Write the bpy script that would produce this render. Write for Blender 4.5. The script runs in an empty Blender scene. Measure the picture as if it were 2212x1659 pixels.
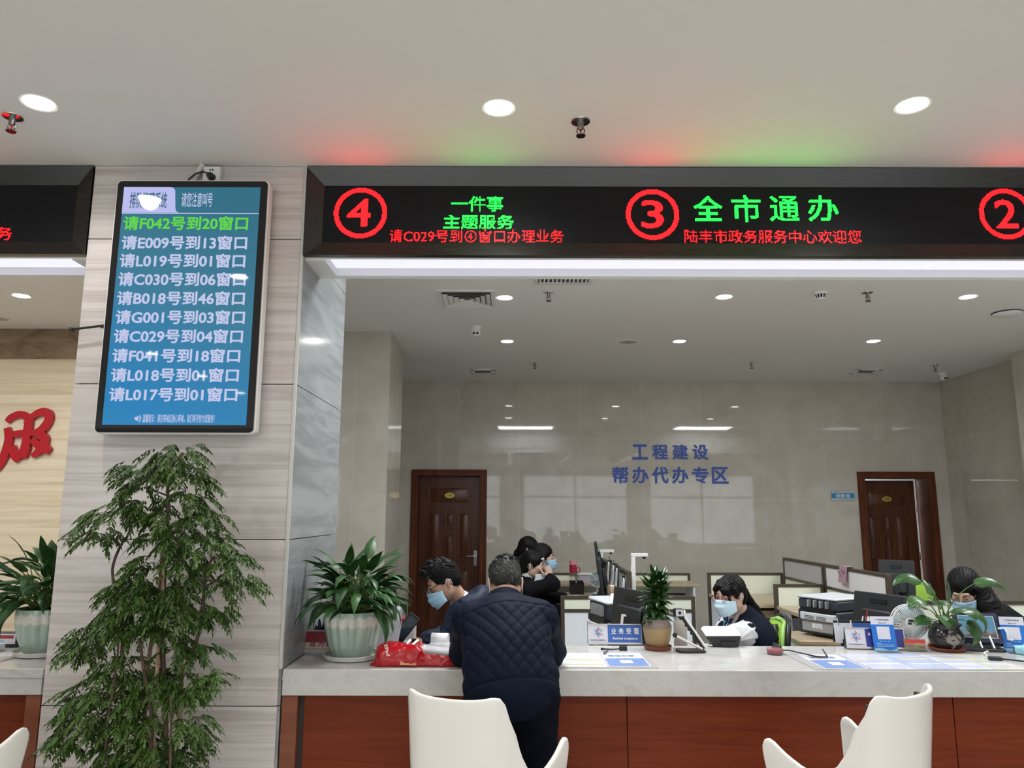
import bpy, bmesh, math, random
import numpy as np
from mathutils import Matrix, Vector, Euler
from mathutils.bvhtree import BVHTree

S = bpy.context.scene
COL = S.collection
PI = math.pi
R = math.radians

# ------------------------------------------------------------------ camera
F_PX, W_PX, H_PX = 1640.0, 2212.0, 1659.0
PITCH, ROLL = R(9.64), R(0.15)
CAM = Vector((0, 0, 1.6))
cd = bpy.data.cameras.new('camera')
cd.sensor_width = 36.0
cd.lens = F_PX / W_PX * 36.0
cam = bpy.data.objects.new('camera', cd)
COL.objects.link(cam)
CAM_M = Matrix.Rotation(PI / 2 + PITCH, 3, 'X') @ Matrix.Rotation(ROLL, 3, 'Z')
cam.matrix_world = Matrix.Translation(CAM) @ CAM_M.to_4x4()
S.camera = cam


def P(px, py, Y=None, Z=None):
    """where the sight line through photo pixel (px, py) meets the plane y=Y or z=Z"""
    d = CAM_M @ Vector(((px - W_PX / 2) / F_PX, -(py - H_PX / 2) / F_PX, -1))
    t = (Y - CAM.y) / d.y if Y is not None else (Z - CAM.z) / d.z
    return CAM + d * t


# ------------------------------------------------------------------ world, light, exposure
S.view_settings.view_transform = 'Standard'
S.view_settings.look = 'None'
S.view_settings.gamma = 1
S.view_settings.use_curve_mapping = False
S.view_settings.exposure = 0.0
wd = bpy.data.worlds.new('world')
S.world = wd
wd.use_nodes = True
wd.node_tree.nodes['Background'].inputs[0].default_value = (0.75, 0.85, 1.0, 1)
wd.node_tree.nodes['Background'].inputs[1].default_value = 0.35
S.cycles.adaptive_threshold = 0.02
S.cycles.max_bounces = 7
S.cycles.diffuse_bounces = 4
S.cycles.glossy_bounces = 4
S.cycles.transmission_bounces = 6
S.cycles.caustics_reflective = False
S.cycles.caustics_refractive = False
S.cycles.sample_clamp_indirect = 6


def area(name, loc, rot, sx, sy, power, col=(1, 1, 1)):
    l = bpy.data.lights.new(name, 'AREA')
    l.shape = 'RECTANGLE'
    l.size, l.size_y, l.energy, l.color = sx, sy, power, col
    o = bpy.data.objects.new(name, l)
    o.location, o.rotation_euler = loc, rot
    COL.objects.link(o)
    return o


# daylight through the entrance windows in the wall behind the camera
for wx in (-7.2, -2.4, 2.4, 7.2):
    area('daylight', (wx, -9.3, 1.75), (R(90), 0, 0), 4.0, 2.6, 85, (0.93, 0.97, 1.0))

# ------------------------------------------------------------------ materials
MATS = {}


def nt(m):
    return m.node_tree.nodes, m.node_tree.links


def mat(name, col, rough=0.5, metal=0.0, emit=None, estr=1.0, spec=0.5, alpha=None, trans=0.0, coat=0.0, ior=1.45, sss=0.0):
    m = bpy.data.materials.new(name)
    m.use_nodes = True
    b = m.node_tree.nodes['Principled BSDF']
    b.inputs['Base Color'].default_value = (*col, 1)
    b.inputs['Roughness'].default_value = rough
    b.inputs['Metallic'].default_value = metal
    b.inputs['Specular IOR Level'].default_value = spec
    b.inputs['IOR'].default_value = ior
    b.inputs['Transmission Weight'].default_value = trans
    b.inputs['Coat Weight'].default_value = coat
    b.inputs['Coat Roughness'].default_value = 0.05
    if alpha is not None:
        b.inputs['Alpha'].default_value = alpha
    if emit is not None:
        b.inputs['Emission Color'].default_value = (*emit, 1)
        b.inputs['Emission Strength'].default_value = estr
    if sss:
        b.inputs['Subsurface Weight'].default_value = sss
        b.inputs['Subsurface Radius'].default_value = (0.012, 0.005, 0.003)
    return m


def _math(m, op, a, b=None, c=None):
    N, L = nt(m)
    n = N.new('ShaderNodeMath')
    n.operation = op
    for i, x in enumerate((a, b, c)):
        if x is None:
            continue
        if isinstance(x, (int, float)):
            n.inputs[i].default_value = x
        else:
            L.new(x, n.inputs[i])
    return n.outputs[0]


def coords(m):
    N, L = nt(m)
    t = N.new('ShaderNodeTexCoord')
    return t.outputs['Object']


def mapping(m, src, scale=(1, 1, 1), rot=(0, 0, 0), loc=(0, 0, 0)):
    N, L = nt(m)
    n = N.new('ShaderNodeMapping')
    n.inputs['Scale'].default_value = scale
    n.inputs['Rotation'].default_value = rot
    n.inputs['Location'].default_value = loc
    L.new(src, n.inputs['Vector'])
    return n.outputs[0]


def noise(m, vec, scale=5, detail=4, rough=0.55, dist=0.0):
    N, L = nt(m)
    n = N.new('ShaderNodeTexNoise')
    n.inputs['Scale'].default_value = scale
    n.inputs['Detail'].default_value = detail
    n.inputs['Roughness'].default_value = rough
    n.inputs['Distortion'].default_value = dist
    L.new(vec, n.inputs['Vector'])
    return n.outputs['Fac']


def ramp(m, fac, stops):
    N, L = nt(m)
    n = N.new('ShaderNodeValToRGB')
    e = n.color_ramp.elements
    while len(e) < len(stops):
        e.new(0.5)
    for i, (p, c) in enumerate(stops):
        e[i].position = p
        e[i].color = (*c, 1) if len(c) == 3 else c
    L.new(fac, n.inputs['Fac'])
    return n.outputs['Color']


def mixc(m, fac, a, b, mode='MIX'):
    N, L = nt(m)
    n = N.new('ShaderNodeMix')
    n.data_type = 'RGBA'
    n.blend_type = mode
    for sock, x in ((n.inputs[0], fac), (n.inputs[6], a), (n.inputs[7], b)):
        if isinstance(x, (int, float)):
            sock.default_value = x
        elif isinstance(x, (tuple, list)):
            sock.default_value = (*x, 1)
        else:
            L.new(x, sock)
    return n.outputs[2]


def bump(m, height, strength=0.2, dist=0.01):
    N, L = nt(m)
    n = N.new('ShaderNodeBump')
    n.inputs['Strength'].default_value = strength
    n.inputs['Distance'].default_value = dist
    L.new(height, n.inputs['Height'])
    L.new(n.outputs[0], N['Principled BSDF'].inputs['Normal'])


def setin(m, name, out):
    N, L = nt(m)
    L.new(out, N['Principled BSDF'].inputs[name])


def joints(m, vec, axes, size, off, w):
    """mask that is 1 on the joint lines of a tile grid; axes like 'XZ'"""
    N, L = nt(m)
    sep = N.new('ShaderNodeSeparateXYZ')
    L.new(vec, sep.inputs[0])
    out = None
    for a, s, o in zip(axes, size, off):
        f = _math(m, 'FRACT', _math(m, 'DIVIDE', _math(m, 'SUBTRACT', sep.outputs['XYZ'.index(a)], o), s))
        d = _math(m, 'ABSOLUTE', _math(m, 'SUBTRACT', f, 0.5))
        k = _math(m, 'GREATER_THAN', d, 0.5 - w / (2 * s))
        out = k if out is None else _math(m, 'MAXIMUM', out, k)
    return out


def cellrand(m, vec, axes, size, off):
    """one random grey per tile"""
    N, L = nt(m)
    sep = N.new('ShaderNodeSeparateXYZ')
    L.new(vec, sep.inputs[0])
    com = N.new('ShaderNodeCombineXYZ')
    for i, (a, s, o) in enumerate(zip(axes, size, off)):
        L.new(_math(m, 'FLOOR', _math(m, 'DIVIDE', _math(m, 'SUBTRACT', sep.outputs['XYZ'.index(a)], o), s)), com.inputs[i])
    wn = N.new('ShaderNodeTexWhiteNoise')
    L.new(com.outputs[0], wn.inputs['Vector'])
    return wn.outputs['Value']


# ------------------------------------------------------------------ mesh building
class MB:
    def __init__(s):
        s.v, s.f, s.mi = [], [], []
        s.cur = 0

    def add(s, verts, faces, M=None):
        o = len(s.v)
        for p in verts:
            p = Vector(p)
            s.v.append(M @ p if M is not None else p)
        for f in faces:
            s.f.append([o + i for i in f])
            s.mi.append(s.cur)
        return s

    def box(s, x0, x1, y0, y1, z0, z1, M=None):
        v = [(x0, y0, z0), (x1, y0, z0), (x1, y1, z0), (x0, y1, z0), (x0, y0, z1), (x1, y0, z1), (x1, y1, z1), (x0, y1, z1)]
        f = [(0, 3, 2, 1), (4, 5, 6, 7), (0, 1, 5, 4), (1, 2, 6, 5), (2, 3, 7, 6), (3, 0, 4, 7)]
        return s.add(v, f, M)

    def cbox(s, c, size, M=None):
        return s.box(c[0] - size[0] / 2, c[0] + size[0] / 2, c[1] - size[1] / 2, c[1] + size[1] / 2, c[2] - size[2] / 2, c[2] + size[2] / 2, M)

    def tube(s, pts, r, n=8, M=None, cap=True):
        pts = [Vector(p) for p in pts]
        if isinstance(r, (int, float)):
            r = [r] * len(pts)
        vs, fs = [], []
        prev = None
        for i, p in enumerate(pts):
            t = (pts[min(i + 1, len(pts) - 1)] - pts[max(i - 1, 0)])
            t = t.normalized() if t.length > 1e-9 else Vector((0, 0, 1))
            if prev is None:
                a = t.orthogonal().normalized()
            else:
                a = prev - t * prev.dot(t)
                a = a.normalized() if a.length > 1e-6 else t.orthogonal().normalized()
            prev = a
            b = t.cross(a)
            for k in range(n):
                an = 2 * PI * k / n
                vs.append(p + (a * math.cos(an) + b * math.sin(an)) * r[i])
        for i in range(len(pts) - 1):
            for k in range(n):
                k2 = (k + 1) % n
                fs.append((i * n + k, i * n + k2, (i + 1) * n + k2, (i + 1) * n + k))
        if cap:
            fs.append(tuple(range(n - 1, -1, -1)))
            fs.append(tuple(range((len(pts) - 1) * n, len(pts) * n)))
        return s.add(vs, fs, M)

    def cyl(s, p0, p1, r0, r1=None, n=20, M=None):
        return s.tube([p0, p1], [r0, r0 if r1 is None else r1], n, M)

    def lathe(s, prof, n=32, M=None, c=(0, 0, 0), mod=None, cap=True):
        """prof: (radius, z) from bottom to top; mod(angle, z) scales the radius"""
        vs, fs = [], []
        for (r, z) in prof:
            for k in range(n):
                a = 2 * PI * k / n
                rr = r * (mod(a, z) if mod else 1)
                vs.append((c[0] + rr * math.cos(a), c[1] + rr * math.sin(a), c[2] + z))
        for i in range(len(prof) - 1):
            for k in range(n):
                k2 = (k + 1) % n
                fs.append((i * n + k, i * n + k2, (i + 1) * n + k2, (i + 1) * n + k))
        if cap and prof[0][0] > 1e-5:
            fs.append(tuple(range(n - 1, -1, -1)))
        if cap and prof[-1][0] > 1e-5:
            fs.append(tuple(range((len(prof) - 1) * n, len(prof) * n)))
        return s.add(vs, fs, M)

    def prism(s, poly, z0, z1, M=None):
        n = len(poly)
        v = [(p[0], p[1], z0) for p in poly] + [(p[0], p[1], z1) for p in poly]
        f = [tuple(range(n - 1, -1, -1)), tuple(range(n, 2 * n))]
        f += [(i, (i + 1) % n, n + (i + 1) % n, n + i) for i in range(n)]
        return s.add(v, f, M)

    def sphere(s, c, r, nu=16, nv=10, M=None):
        rr = (r, r, r) if isinstance(r, (int, float)) else r
        vs, fs = [], []
        for j in range(nv + 1):
            th = PI * j / nv
            for i in range(nu):
                ph = 2 * PI * i / nu
                vs.append((c[0] + rr[0] * math.sin(th) * math.cos(ph), c[1] + rr[1] * math.sin(th) * math.sin(ph), c[2] - rr[2] * math.cos(th)))
        for j in range(nv):
            for i in range(nu):
                i2 = (i + 1) % nu
                fs.append((j * nu + i, j * nu + i2, (j + 1) * nu + i2, (j + 1) * nu + i))
        return s.add(vs, fs, M)

    def build(s, name, m=None, parent=None, smooth=None, bevel=0, seg=2, label=None):
        me = bpy.data.meshes.new(name)
        me.from_pydata([tuple(v) for v in s.v], [], s.f)
        ms = m if isinstance(m, (list, tuple)) else [m]
        for x in ms:
            if x is not None:
                me.materials.append(x)
        if len(ms) > 1:
            me.polygons.foreach_set('material_index', s.mi)
        return finish(name, me, parent, smooth, bevel, seg, label)


def finish(name, me, parent=None, smooth=None, bevel=0, seg=2, label=None, fix=True):
    if fix:
        bm = bmesh.new()
        bm.from_mesh(me)
        bmesh.ops.remove_doubles(bm, verts=bm.verts, dist=1e-6)
        bmesh.ops.recalc_face_normals(bm, faces=bm.faces)
        bm.to_mesh(me)
        bm.free()
    if smooth is not None:
        me.polygons.foreach_set('use_smooth', [True] * len(me.polygons))
        if smooth < 180:
            me.set_sharp_from_angle(angle=R(smooth))
    me.update()
    o = bpy.data.objects.new(name, me)
    COL.objects.link(o)
    if parent is not None:
        o.parent = parent
    if bevel:
        b = o.modifiers.new('bevel', 'BEVEL')
        b.width, b.segments, b.limit_method, b.angle_limit = bevel, seg, 'ANGLE', R(40)
        b.harden_normals = False
        if smooth is None:
            me.polygons.foreach_set('use_smooth', [True] * len(me.polygons))
            me.set_sharp_from_angle(angle=R(35))
    if label:
        o['label'] = label
    return o


def tag(o, label, cat, group=None, kind=None):
    o['label'] = label
    o['category'] = cat
    if group:
        o['group'] = group
    if kind:
        o['kind'] = kind
    return o


def thing(name, label, cat, loc=(0, 0, 0), rz=0.0, group=None):
    o = bpy.data.objects.new(name, None)
    o.empty_display_size = 0.1
    COL.objects.link(o)
    o.location = loc
    o.rotation_euler = (0, 0, rz)
    return tag(o, label, cat, group)


def struct(o, label, cat):
    return tag(o, label, cat, kind='structure')


def dup(root, loc=None, rz=None, label=None):
    r = root.copy()
    COL.objects.link(r)
    if loc is not None:
        r.location = loc
    if rz is not None:
        r.rotation_euler = (0, 0, rz)
    if label:
        r['label'] = label
    for ch in list(root.children):
        c = ch.copy()
        COL.objects.link(c)
        c.parent = r
        for g in list(ch.children):
            d = g.copy()
            COL.objects.link(d)
            d.parent = c
    return r


def text_geo(s, off=0.0, ext=0.0, res=3):
    c = bpy.data.curves.new('t', 'FONT')
    c.body, c.size, c.offset, c.extrude, c.resolution_u = s, 1.0, off, ext, res
    o = bpy.data.objects.new('t', c)
    COL.objects.link(o)
    dg = bpy.context.evaluated_depsgraph_get()
    dg.update()
    me = bpy.data.meshes.new_from_object(o.evaluated_get(dg))
    v = np.array([tuple(p.co) for p in me.vertices])
    f = [tuple(p.vertices) for p in me.polygons]
    bpy.data.objects.remove(o)
    bpy.data.curves.remove(c)
    bpy.data.meshes.remove(me)
    return v, f


def text_into(mb, s, M, x0, x1, y0, y1, off=0.0, ext=0.0, res=3, shear=0.0):
    """fit the text into the rectangle x0..x1, y0..y1 of the frame M (u right, v up, n out); off thickens the strokes"""
    v, f = text_geo(s, 0.0, 1.0 if ext else 0.0, res)
    if off > 0:
        vs, fs = [], []
        for k in range(9):
            a = 2 * PI * k / 8
            sh = np.array((off * math.cos(a), off * math.sin(a), 0)) if k < 8 else np.zeros(3)
            fs += [tuple(i + len(v) * k for i in q) for q in f]
            vs.append(v + sh + np.array((0, 0, k * (.0006 if ext else .00004))))
        v, f = np.concatenate(vs), fs
    lo, hi = v.min(0), v.max(0)
    sx, sy = (x1 - x0) / (hi[0] - lo[0]), (y1 - y0) / max(hi[1] - lo[1], 1e-6)
    w = np.empty_like(v)
    w[:, 1] = y0 + (v[:, 1] - lo[1]) * sy
    w[:, 0] = x0 + (v[:, 0] - lo[0]) * sx + shear * (w[:, 1] - y0)
    w[:, 2] = v[:, 2] * (ext if ext else 1.0)
    mb.add([tuple(p) for p in w], f, M)
    return mb


# frame whose u is +X, v is +Z and n is -Y (a wall face towards the camera), at y = Y
def FRONT(Y=0.0, x=0.0, z=0.0):
    return Matrix(((1, 0, 0, x), (0, 0, -1, Y), (0, 1, 0, z), (0, 0, 0, 1)))


# ------------------------------------------------------------------ smooth blended solids
class SDF:
    def __init__(s, lo, hi, h):
        s.lo, s.h = np.array(lo, float), h
        n = np.ceil((np.array(hi, float) - s.lo) / h).astype(int) + 1
        s.n = n
        s.D = np.full(n, 0.5, np.float32)
        s.ax = [s.lo[i] + h * np.arange(n[i]) for i in range(3)]

    def win(s, lo, hi, pad):
        i0 = np.clip(np.floor((np.array(lo) - pad - s.lo) / s.h).astype(int), 0, s.n)
        i1 = np.clip(np.ceil((np.array(hi) + pad - s.lo) / s.h).astype(int) + 1, 0, s.n)
        sl = tuple(slice(a, b) for a, b in zip(i0, i1))
        X, Y, Z = np.meshgrid(*[s.ax[i][sl[i]] for i in range(3)], indexing='ij')
        return sl, X, Y, Z

    def put(s, sl, d, k, op):
        a = s.D[sl]
        if op == 'add':
            r = np.minimum(a, d)
            if k > 0:
                r = r - np.maximum(k - np.abs(a - d), 0) ** 2 / (4 * k)
        else:
            d = -d
            r = np.maximum(a, d)
            if k > 0:
                r = r + np.maximum(k - np.abs(a - d), 0) ** 2 / (4 * k)
        s.D[sl] = r

    def cap(s, a, b, ra, rb=None, k=0.02, op='add'):
        rb = ra if rb is None else rb
        a, b = np.array(a, float), np.array(b, float)
        rm = max(ra, rb)
        sl, X, Y, Z = s.win(np.minimum(a, b) - rm, np.maximum(a, b) + rm, k + 3 * s.h)
        d = b - a
        L2 = max(d @ d, 1e-12)
        t = np.clip(((X - a[0]) * d[0] + (Y - a[1]) * d[1] + (Z - a[2]) * d[2]) / L2, 0, 1)
        q = np.sqrt((X - a[0] - t * d[0]) ** 2 + (Y - a[1] - t * d[1]) ** 2 + (Z - a[2] - t * d[2]) ** 2)
        s.put(sl, q - (ra + (rb - ra) * t), k, op)

    def chain(s, pts, rs, k=0.02):
        for i in range(len(pts) - 1):
            s.cap(pts[i], pts[i + 1], rs[i], rs[i + 1], k)

    def ell(s, c, r, Rm=None, k=0.02, op='add'):
        c, r = np.array(c, float), np.array(r, float)
        m = r.max()
        sl, X, Y, Z = s.win(c - m, c + m, k + 3 * s.h)
        p = np.stack([X - c[0], Y - c[1], Z - c[2]], -1)
        if Rm is not None:
            p = p @ np.array(Rm)          # local = R^T p
        k0 = np.sqrt(((p / r) ** 2).sum(-1))
        k1 = np.sqrt(((p / r ** 2) ** 2).sum(-1))
        s.put(sl, k0 * (k0 - 1) / np.maximum(k1, 1e-9), k, op)

    def rbox(s, c, half, rad, Rm=None, k=0.02, op='add'):
        c, half = np.array(c, float), np.array(half, float)
        m = np.linalg.norm(half) + rad
        sl, X, Y, Z = s.win(c - m, c + m, k + 3 * s.h)
        p = np.stack([X - c[0], Y - c[1], Z - c[2]], -1)
        if Rm is not None:
            p = p @ np.array(Rm)
        q = np.abs(p) - half
        d = np.sqrt((np.maximum(q, 0) ** 2).sum(-1)) + np.minimum(q.max(-1), 0) - rad
        s.put(sl, d, k, op)

    def plane(s, p, n, k=0.0):
        """cut away everything on the side n points to"""
        n = np.array(n, float)
        n /= np.linalg.norm(n)
        X, Y, Z = np.meshgrid(*s.ax, indexing='ij')
        d = (X - p[0]) * n[0] + (Y - p[1]) * n[1] + (Z - p[2]) * n[2]
        s.put((slice(None),) * 3, -d, k, 'sub')

    def grid(s):
        return np.meshgrid(*s.ax, indexing='ij')

    def mesh(s, name, m, parent=None, relax=1, label=None):
        D = s.D
        n = D.shape
        ins = D < 0
        ncell = (n[0] - 1, n[1] - 1, n[2] - 1)
        cnt = np.zeros(ncell, np.int8)
        for i in (0, 1):
            for j in (0, 1):
                for k in (0, 1):
                    cnt += ins[i:n[0] - 1 + i, j:n[1] - 1 + j, k:n[2] - 1 + k]
        act = (cnt > 0) & (cnt < 8)
        idx = np.full(ncell, -1, np.int64)
        cells = np.argwhere(act)
        idx[act] = np.arange(len(cells))
        acc = np.zeros((len(cells), 3))
        num = np.zeros(len(cells))
        cor = [(i, j, k) for i in (0, 1) for j in (0, 1) for k in (0, 1)]
        for a in cor:
            for ax in range(3):
                if a[ax]:
                    continue
                b = list(a)
                b[ax] = 1
                da = D[cells[:, 0] + a[0], cells[:, 1] + a[1], cells[:, 2] + a[2]].astype(float)
                db = D[cells[:, 0] + b[0], cells[:, 1] + b[1], cells[:, 2] + b[2]].astype(float)
                c = (da < 0) != (db < 0)
                t = np.where(c, da / np.where(c, da - db, 1), 0)
                pos = np.array(a, float)[None, :].repeat(len(cells), 0)
                pos[:, ax] += t
                acc[c] += pos[c]
                num[c] += 1
        V = s.lo + s.h * (cells + acc / num[:, None])
        Fs = []
        for ax in range(3):
            u, w = [(1, 2), (2, 0), (0, 1)][ax]
            s0 = [slice(None)] * 3
            s1 = [slice(None)] * 3
            s0[ax], s1[ax] = slice(0, n[ax] - 1), slice(1, n[ax])
            for q in (u, w):
                s0[q] = slice(1, n[q] - 1)
                s1[q] = slice(1, n[q] - 1)
            A, B = ins[tuple(s0)], ins[tuple(s1)]
            e = np.argwhere(A != B)
            fl = A[tuple(e.T)]
            base = e.copy()
            base[:, u] += 1
            base[:, w] += 1
            q = []
            for du, dw in ((-1, -1), (0, -1), (0, 0), (-1, 0)):
                cc = base.copy()
                cc[:, u] += du
                cc[:, w] += dw
                q.append(idx[cc[:, 0], cc[:, 1], cc[:, 2]])
            q = np.stack(q, 1)
            q[~fl] = q[~fl][:, ::-1]
            Fs.append(q)
        Fa = np.concatenate(Fs)
        for _ in range(relax):
            acc = np.zeros_like(V)
            c = np.zeros(len(V))
            for i in range(4):
                a, b = Fa[:, i], Fa[:, (i + 1) % 4]
                np.add.at(acc, a, V[b])
                np.add.at(acc, b, V[a])
                np.add.at(c, a, 1)
                np.add.at(c, b, 1)
            V = 0.5 * V + 0.5 * acc / np.maximum(c, 1)[:, None]
        me = bpy.data.meshes.new(name)
        me.vertices.add(len(V))
        me.vertices.foreach_set('co', V.astype(np.float32).ravel())
        me.loops.add(len(Fa) * 4)
        me.loops.foreach_set('vertex_index', Fa.astype(np.int32).ravel())
        me.polygons.add(len(Fa))
        me.polygons.foreach_set('loop_start', np.arange(0, len(Fa) * 4, 4, dtype=np.int32))
        me.update(calc_edges=True)
        me.validate()
        me.materials.append(m)
        return finish(name, me, parent, 180, label=label, fix=False)


def rotz(a):
    return np.array([[math.cos(a), -math.sin(a), 0], [math.sin(a), math.cos(a), 0], [0, 0, 1]])


def frame_to(fwd, up=(0, 0, 1)):
    """columns = right, forward, up"""
    f = np.array(fwd, float)
    f /= np.linalg.norm(f)
    r = np.cross(f, np.array(up, float))
    r /= np.linalg.norm(r)
    u = np.cross(r, f)
    return np.stack([r, f, u], 1)
# ------------------------------------------------------------------ stone, plaster, metal
def stone(name, stops, scale, nscale, rough=0.15, jt=None, jcol=(.4, .4, .38), rot=(0, 0, 0), dist=0.6, wav=0.0, detail=6, vary=0.0, spec=0.5):
    m = mat(name, (1, 1, 1), rough, spec=spec)
    c = coords(m)
    v = mapping(m, c, scale, rot)
    n = noise(m, v, nscale, detail, 0.6, dist)
    col = ramp(m, n, stops)
    hgt = None
    if jt:
        axes, size, off, w = jt
        if vary:
            rnd = cellrand(m, c, axes, size, off)
            k = _math(m, 'ADD', _math(m, 'MULTIPLY', rnd, vary), 1 - vary / 2)
            N, L = nt(m)
            com = N.new('ShaderNodeCombineColor')
            for i in range(3):
                L.new(k, com.inputs[i])
            col = mixc(m, 1.0, col, com.outputs[0], 'MULTIPLY')
        j = joints(m, c, axes, size, off, w)
        col = mixc(m, j, col, jcol)
    setin(m, 'Base Color', col)
    if wav:
        hgt = noise(m, mapping(m, c, (1, 1, 1)), 2.2, 2, 0.5)
        bump(m, hgt, wav, 0.02)
    MATS[name] = m
    return m


m_plaster = mat('ceiling_plaster', (.78, .775, .75), .85)
m_pillar = stone('veined_pillar_stone', [(0.28, (.42, .375, .352)), (.42, (.53, .485, .46)), (.55, (.625, .58, .555)), (.75, (.68, .64, .615))], (.45, .45, 15), 1.7, .13, wav=.02, dist=.9, detail=8)
m_reveal = stone('grey_marble', [(.25, (.19, .205, .21)), (.45, (.25, .265, .27)), (.55, (.31, .325, .325)), (.8, (.37, .385, .385))], (1, .6, 5), 2.2, .12, rot=(R(35), 0, 0), wav=.02)
m_tile = stone('beige_wall_tile', [(.3, (.50, .465, .40)), (.5, (.55, .515, .445)), (.7, (.60, .565, .50))], (1, 1, 1), 3.0, .03,
               jt=('XZ', (.8, .8), (.103, .167), .005), jcol=(.62, .60, .55), wav=.012, vary=.07)
m_tile_side = stone('beige_side_tile', [(.3, (.50, .465, .40)), (.5, (.55, .515, .445)), (.7, (.60, .565, .50))], (1, 1, 1), 3.0, .03,
                    jt=('YZ', (.8, .8), (.08, .167), .005), jcol=(.62, .60, .55), wav=.012, vary=.07)
m_trav = stone('cream_travertine', [(.25, (.62, .50, .34)), (.45, (.74, .63, .45)), (.6, (.80, .70, .53)), (.8, (.84, .75, .59))], (.5, .5, 12), 1.8, .2,
               jt=('XZ', (.9, .62), (-4.96 + .0, .205), .006), jcol=(.84, .78, .66))
m_band = stone('brown_marble', [(.3, (.16, .11, .07)), (.5, (.27, .19, .125)), (.7, (.36, .27, .19))], (1, 1, 2), 4.0, .15)
m_floor = stone('floor_stone', [(.3, (.52, .50, .46)), (.6, (.62, .60, .56))], (1, 1, 1), 3.0, .15, jt=('XY', (.8, .8), (0, 0), .004))
m_dsteel = mat('dark_brushed_steel', (.062, .062, .060), .32, 1.0)
_c = coords(m_dsteel)
_n = noise(m_dsteel, mapping(m_dsteel, _c, (3, 3, 160)), 2.0, 3)
setin(m_dsteel, 'Roughness', _math(m_dsteel, 'ADD', _math(m_dsteel, 'MULTIPLY', _n, .22), .18))
m_chrome = mat('chrome', (.75, .75, .75), .15, 1.0)
m_white = mat('white_plastic', (.80, .80, .78), .35)
m_black = mat('black_plastic', (.012, .012, .013), .35)
m_dgrey = mat('dark_grey_plastic', (.022, .023, .025), .45)
m_lamp = mat('lamp_glow', (1, 1, 1), .5, emit=(1.0, .97, .92), estr=30.0)
m_strip = mat('light_strip_glow', (.25, .25, .27), .5, emit=(.74, .74, .96), estr=1.06)
m_panel = mat('panel_glow', (.9, .9, .9), .5, emit=(.93, .97, 1.0), estr=5.0)
m_gap = mat('joint_shadow_gap', (.05, .047, .043), .8)

CZ = 3.335            # ceiling height
FY = 3.62             # plane of the service front
BY = 9.98             # back wall of the room
PX0, PX1 = -2.12, -1.045
BB = 2.861            # underside of the sign beam
BACK = 3.97           # back of the sign beam


def slab(name, x0, x1, y0, y1, z0, z1, m, label, cat):
    return struct(MB().box(x0, x1, y0, y1, z0, z1).build(name, m), label, cat)


slab('floor', -11, 11, -9.2, 10.4, -.1, 0, m_floor, 'pale stone tiled floor of the hall and the office behind', 'floor')
slab('ceiling', -11, 11, -9.2, 10.4, CZ, CZ + .1, m_plaster, 'plain white plaster ceiling with round downlights', 'ceiling')
# back wall with the two door openings
D3 = (-1.305 + .04, -.324 - .04, 2.155 - .04)
D2 = (4.508 + .04, 5.513 - .04, 2.14 - .04)
w = MB()
xs = [-2.5, D3[0], D3[1], D2[0], D2[1], 6.2]
for i, (a, b) in enumerate(zip(xs[:-1], xs[1:])):
    z0 = D3[2] if i == 1 else D2[2] if i == 3 else 0
    w.box(a, b, BY, BY + .30, z0, CZ)
struct(w.build('wall_back', m_tile), 'polished beige tiled back wall with blue lettering', 'wall')
slab('wall_right', 5.70, 5.9, 4.6, BY, 0, CZ, m_tile_side, 'polished beige tiled side wall right of the open brown door', 'wall')
slab('wall_pilaster', 5.44, 5.70, 6.2, 8.11, 0, CZ, m_tile_side, 'shallow tiled pilaster at the right edge of the photo', 'wall')
w = MB().box(-1.9, -1.176, 7.19, 8.04, 0, CZ)
struct(w.build('wall_column', m_tile), 'square beige tiled column left of door 103', 'wall')
slab('wall_left_office', -2.6, -2.5, 4.6, BY, 0, CZ, m_tile_side, 'tiled partition between the two service rooms', 'wall')
slab('wall_left_bay', -9, -2.6, 7.13, 7.25, 0, 3.04, m_trav, 'cream travertine wall with raised red lettering', 'wall')
slab('trim_1', -9, -2.6, 7.115, 7.25, 3.04, CZ, m_band, 'brown marble band along the top of the cream wall', 'trim')
slab('wall_far_left', -9.2, -9, 3.6, 7.2, 0, CZ, m_tile_side, 'side wall of the left service room', 'wall')
slab('wall_hall_left', -11.2, -11, -9.2, 10.4, 0, CZ, m_plaster, 'left wall of the hall', 'wall')
slab('wall_hall_right', 11, 11.2, -9.2, 10.4, 0, CZ, m_plaster, 'right wall of the hall', 'wall')
# entrance wall behind the camera with four big windows
w = MB()
w.box(-11, 11, -9.2, -9.0, 3.05, CZ).box(-11, 11, -9.2, -9.0, 0, .45)
edges = [-11] + [e for c in (-7.2, -2.4, 2.4, 7.2) for e in (c - 2, c + 2)] + [11]
for a, b in zip(edges[::2], edges[1::2]):
    w.box(a, b, -9.2, -9.0, .45, 3.05)
struct(w.build('wall_entrance', m_plaster), 'entrance wall of the hall with four large windows', 'wall')
for i, c in enumerate((-7.2, -2.4, 2.4, 7.2)):
    w = MB()
    for x in (c - 1.97, c, c + 1.97):
        w.box(x - .03, x + .03, -9.14, -9.06, .45, 3.05)
    for z in (.48, 2.2, 3.02):
        w.box(c - 2, c + 2, -9.14, -9.06, z - .03, z + .03)
    struct(w.build('window_%d' % (i + 1), m_dgrey), 'large entrance window with dark frame', 'window')

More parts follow.
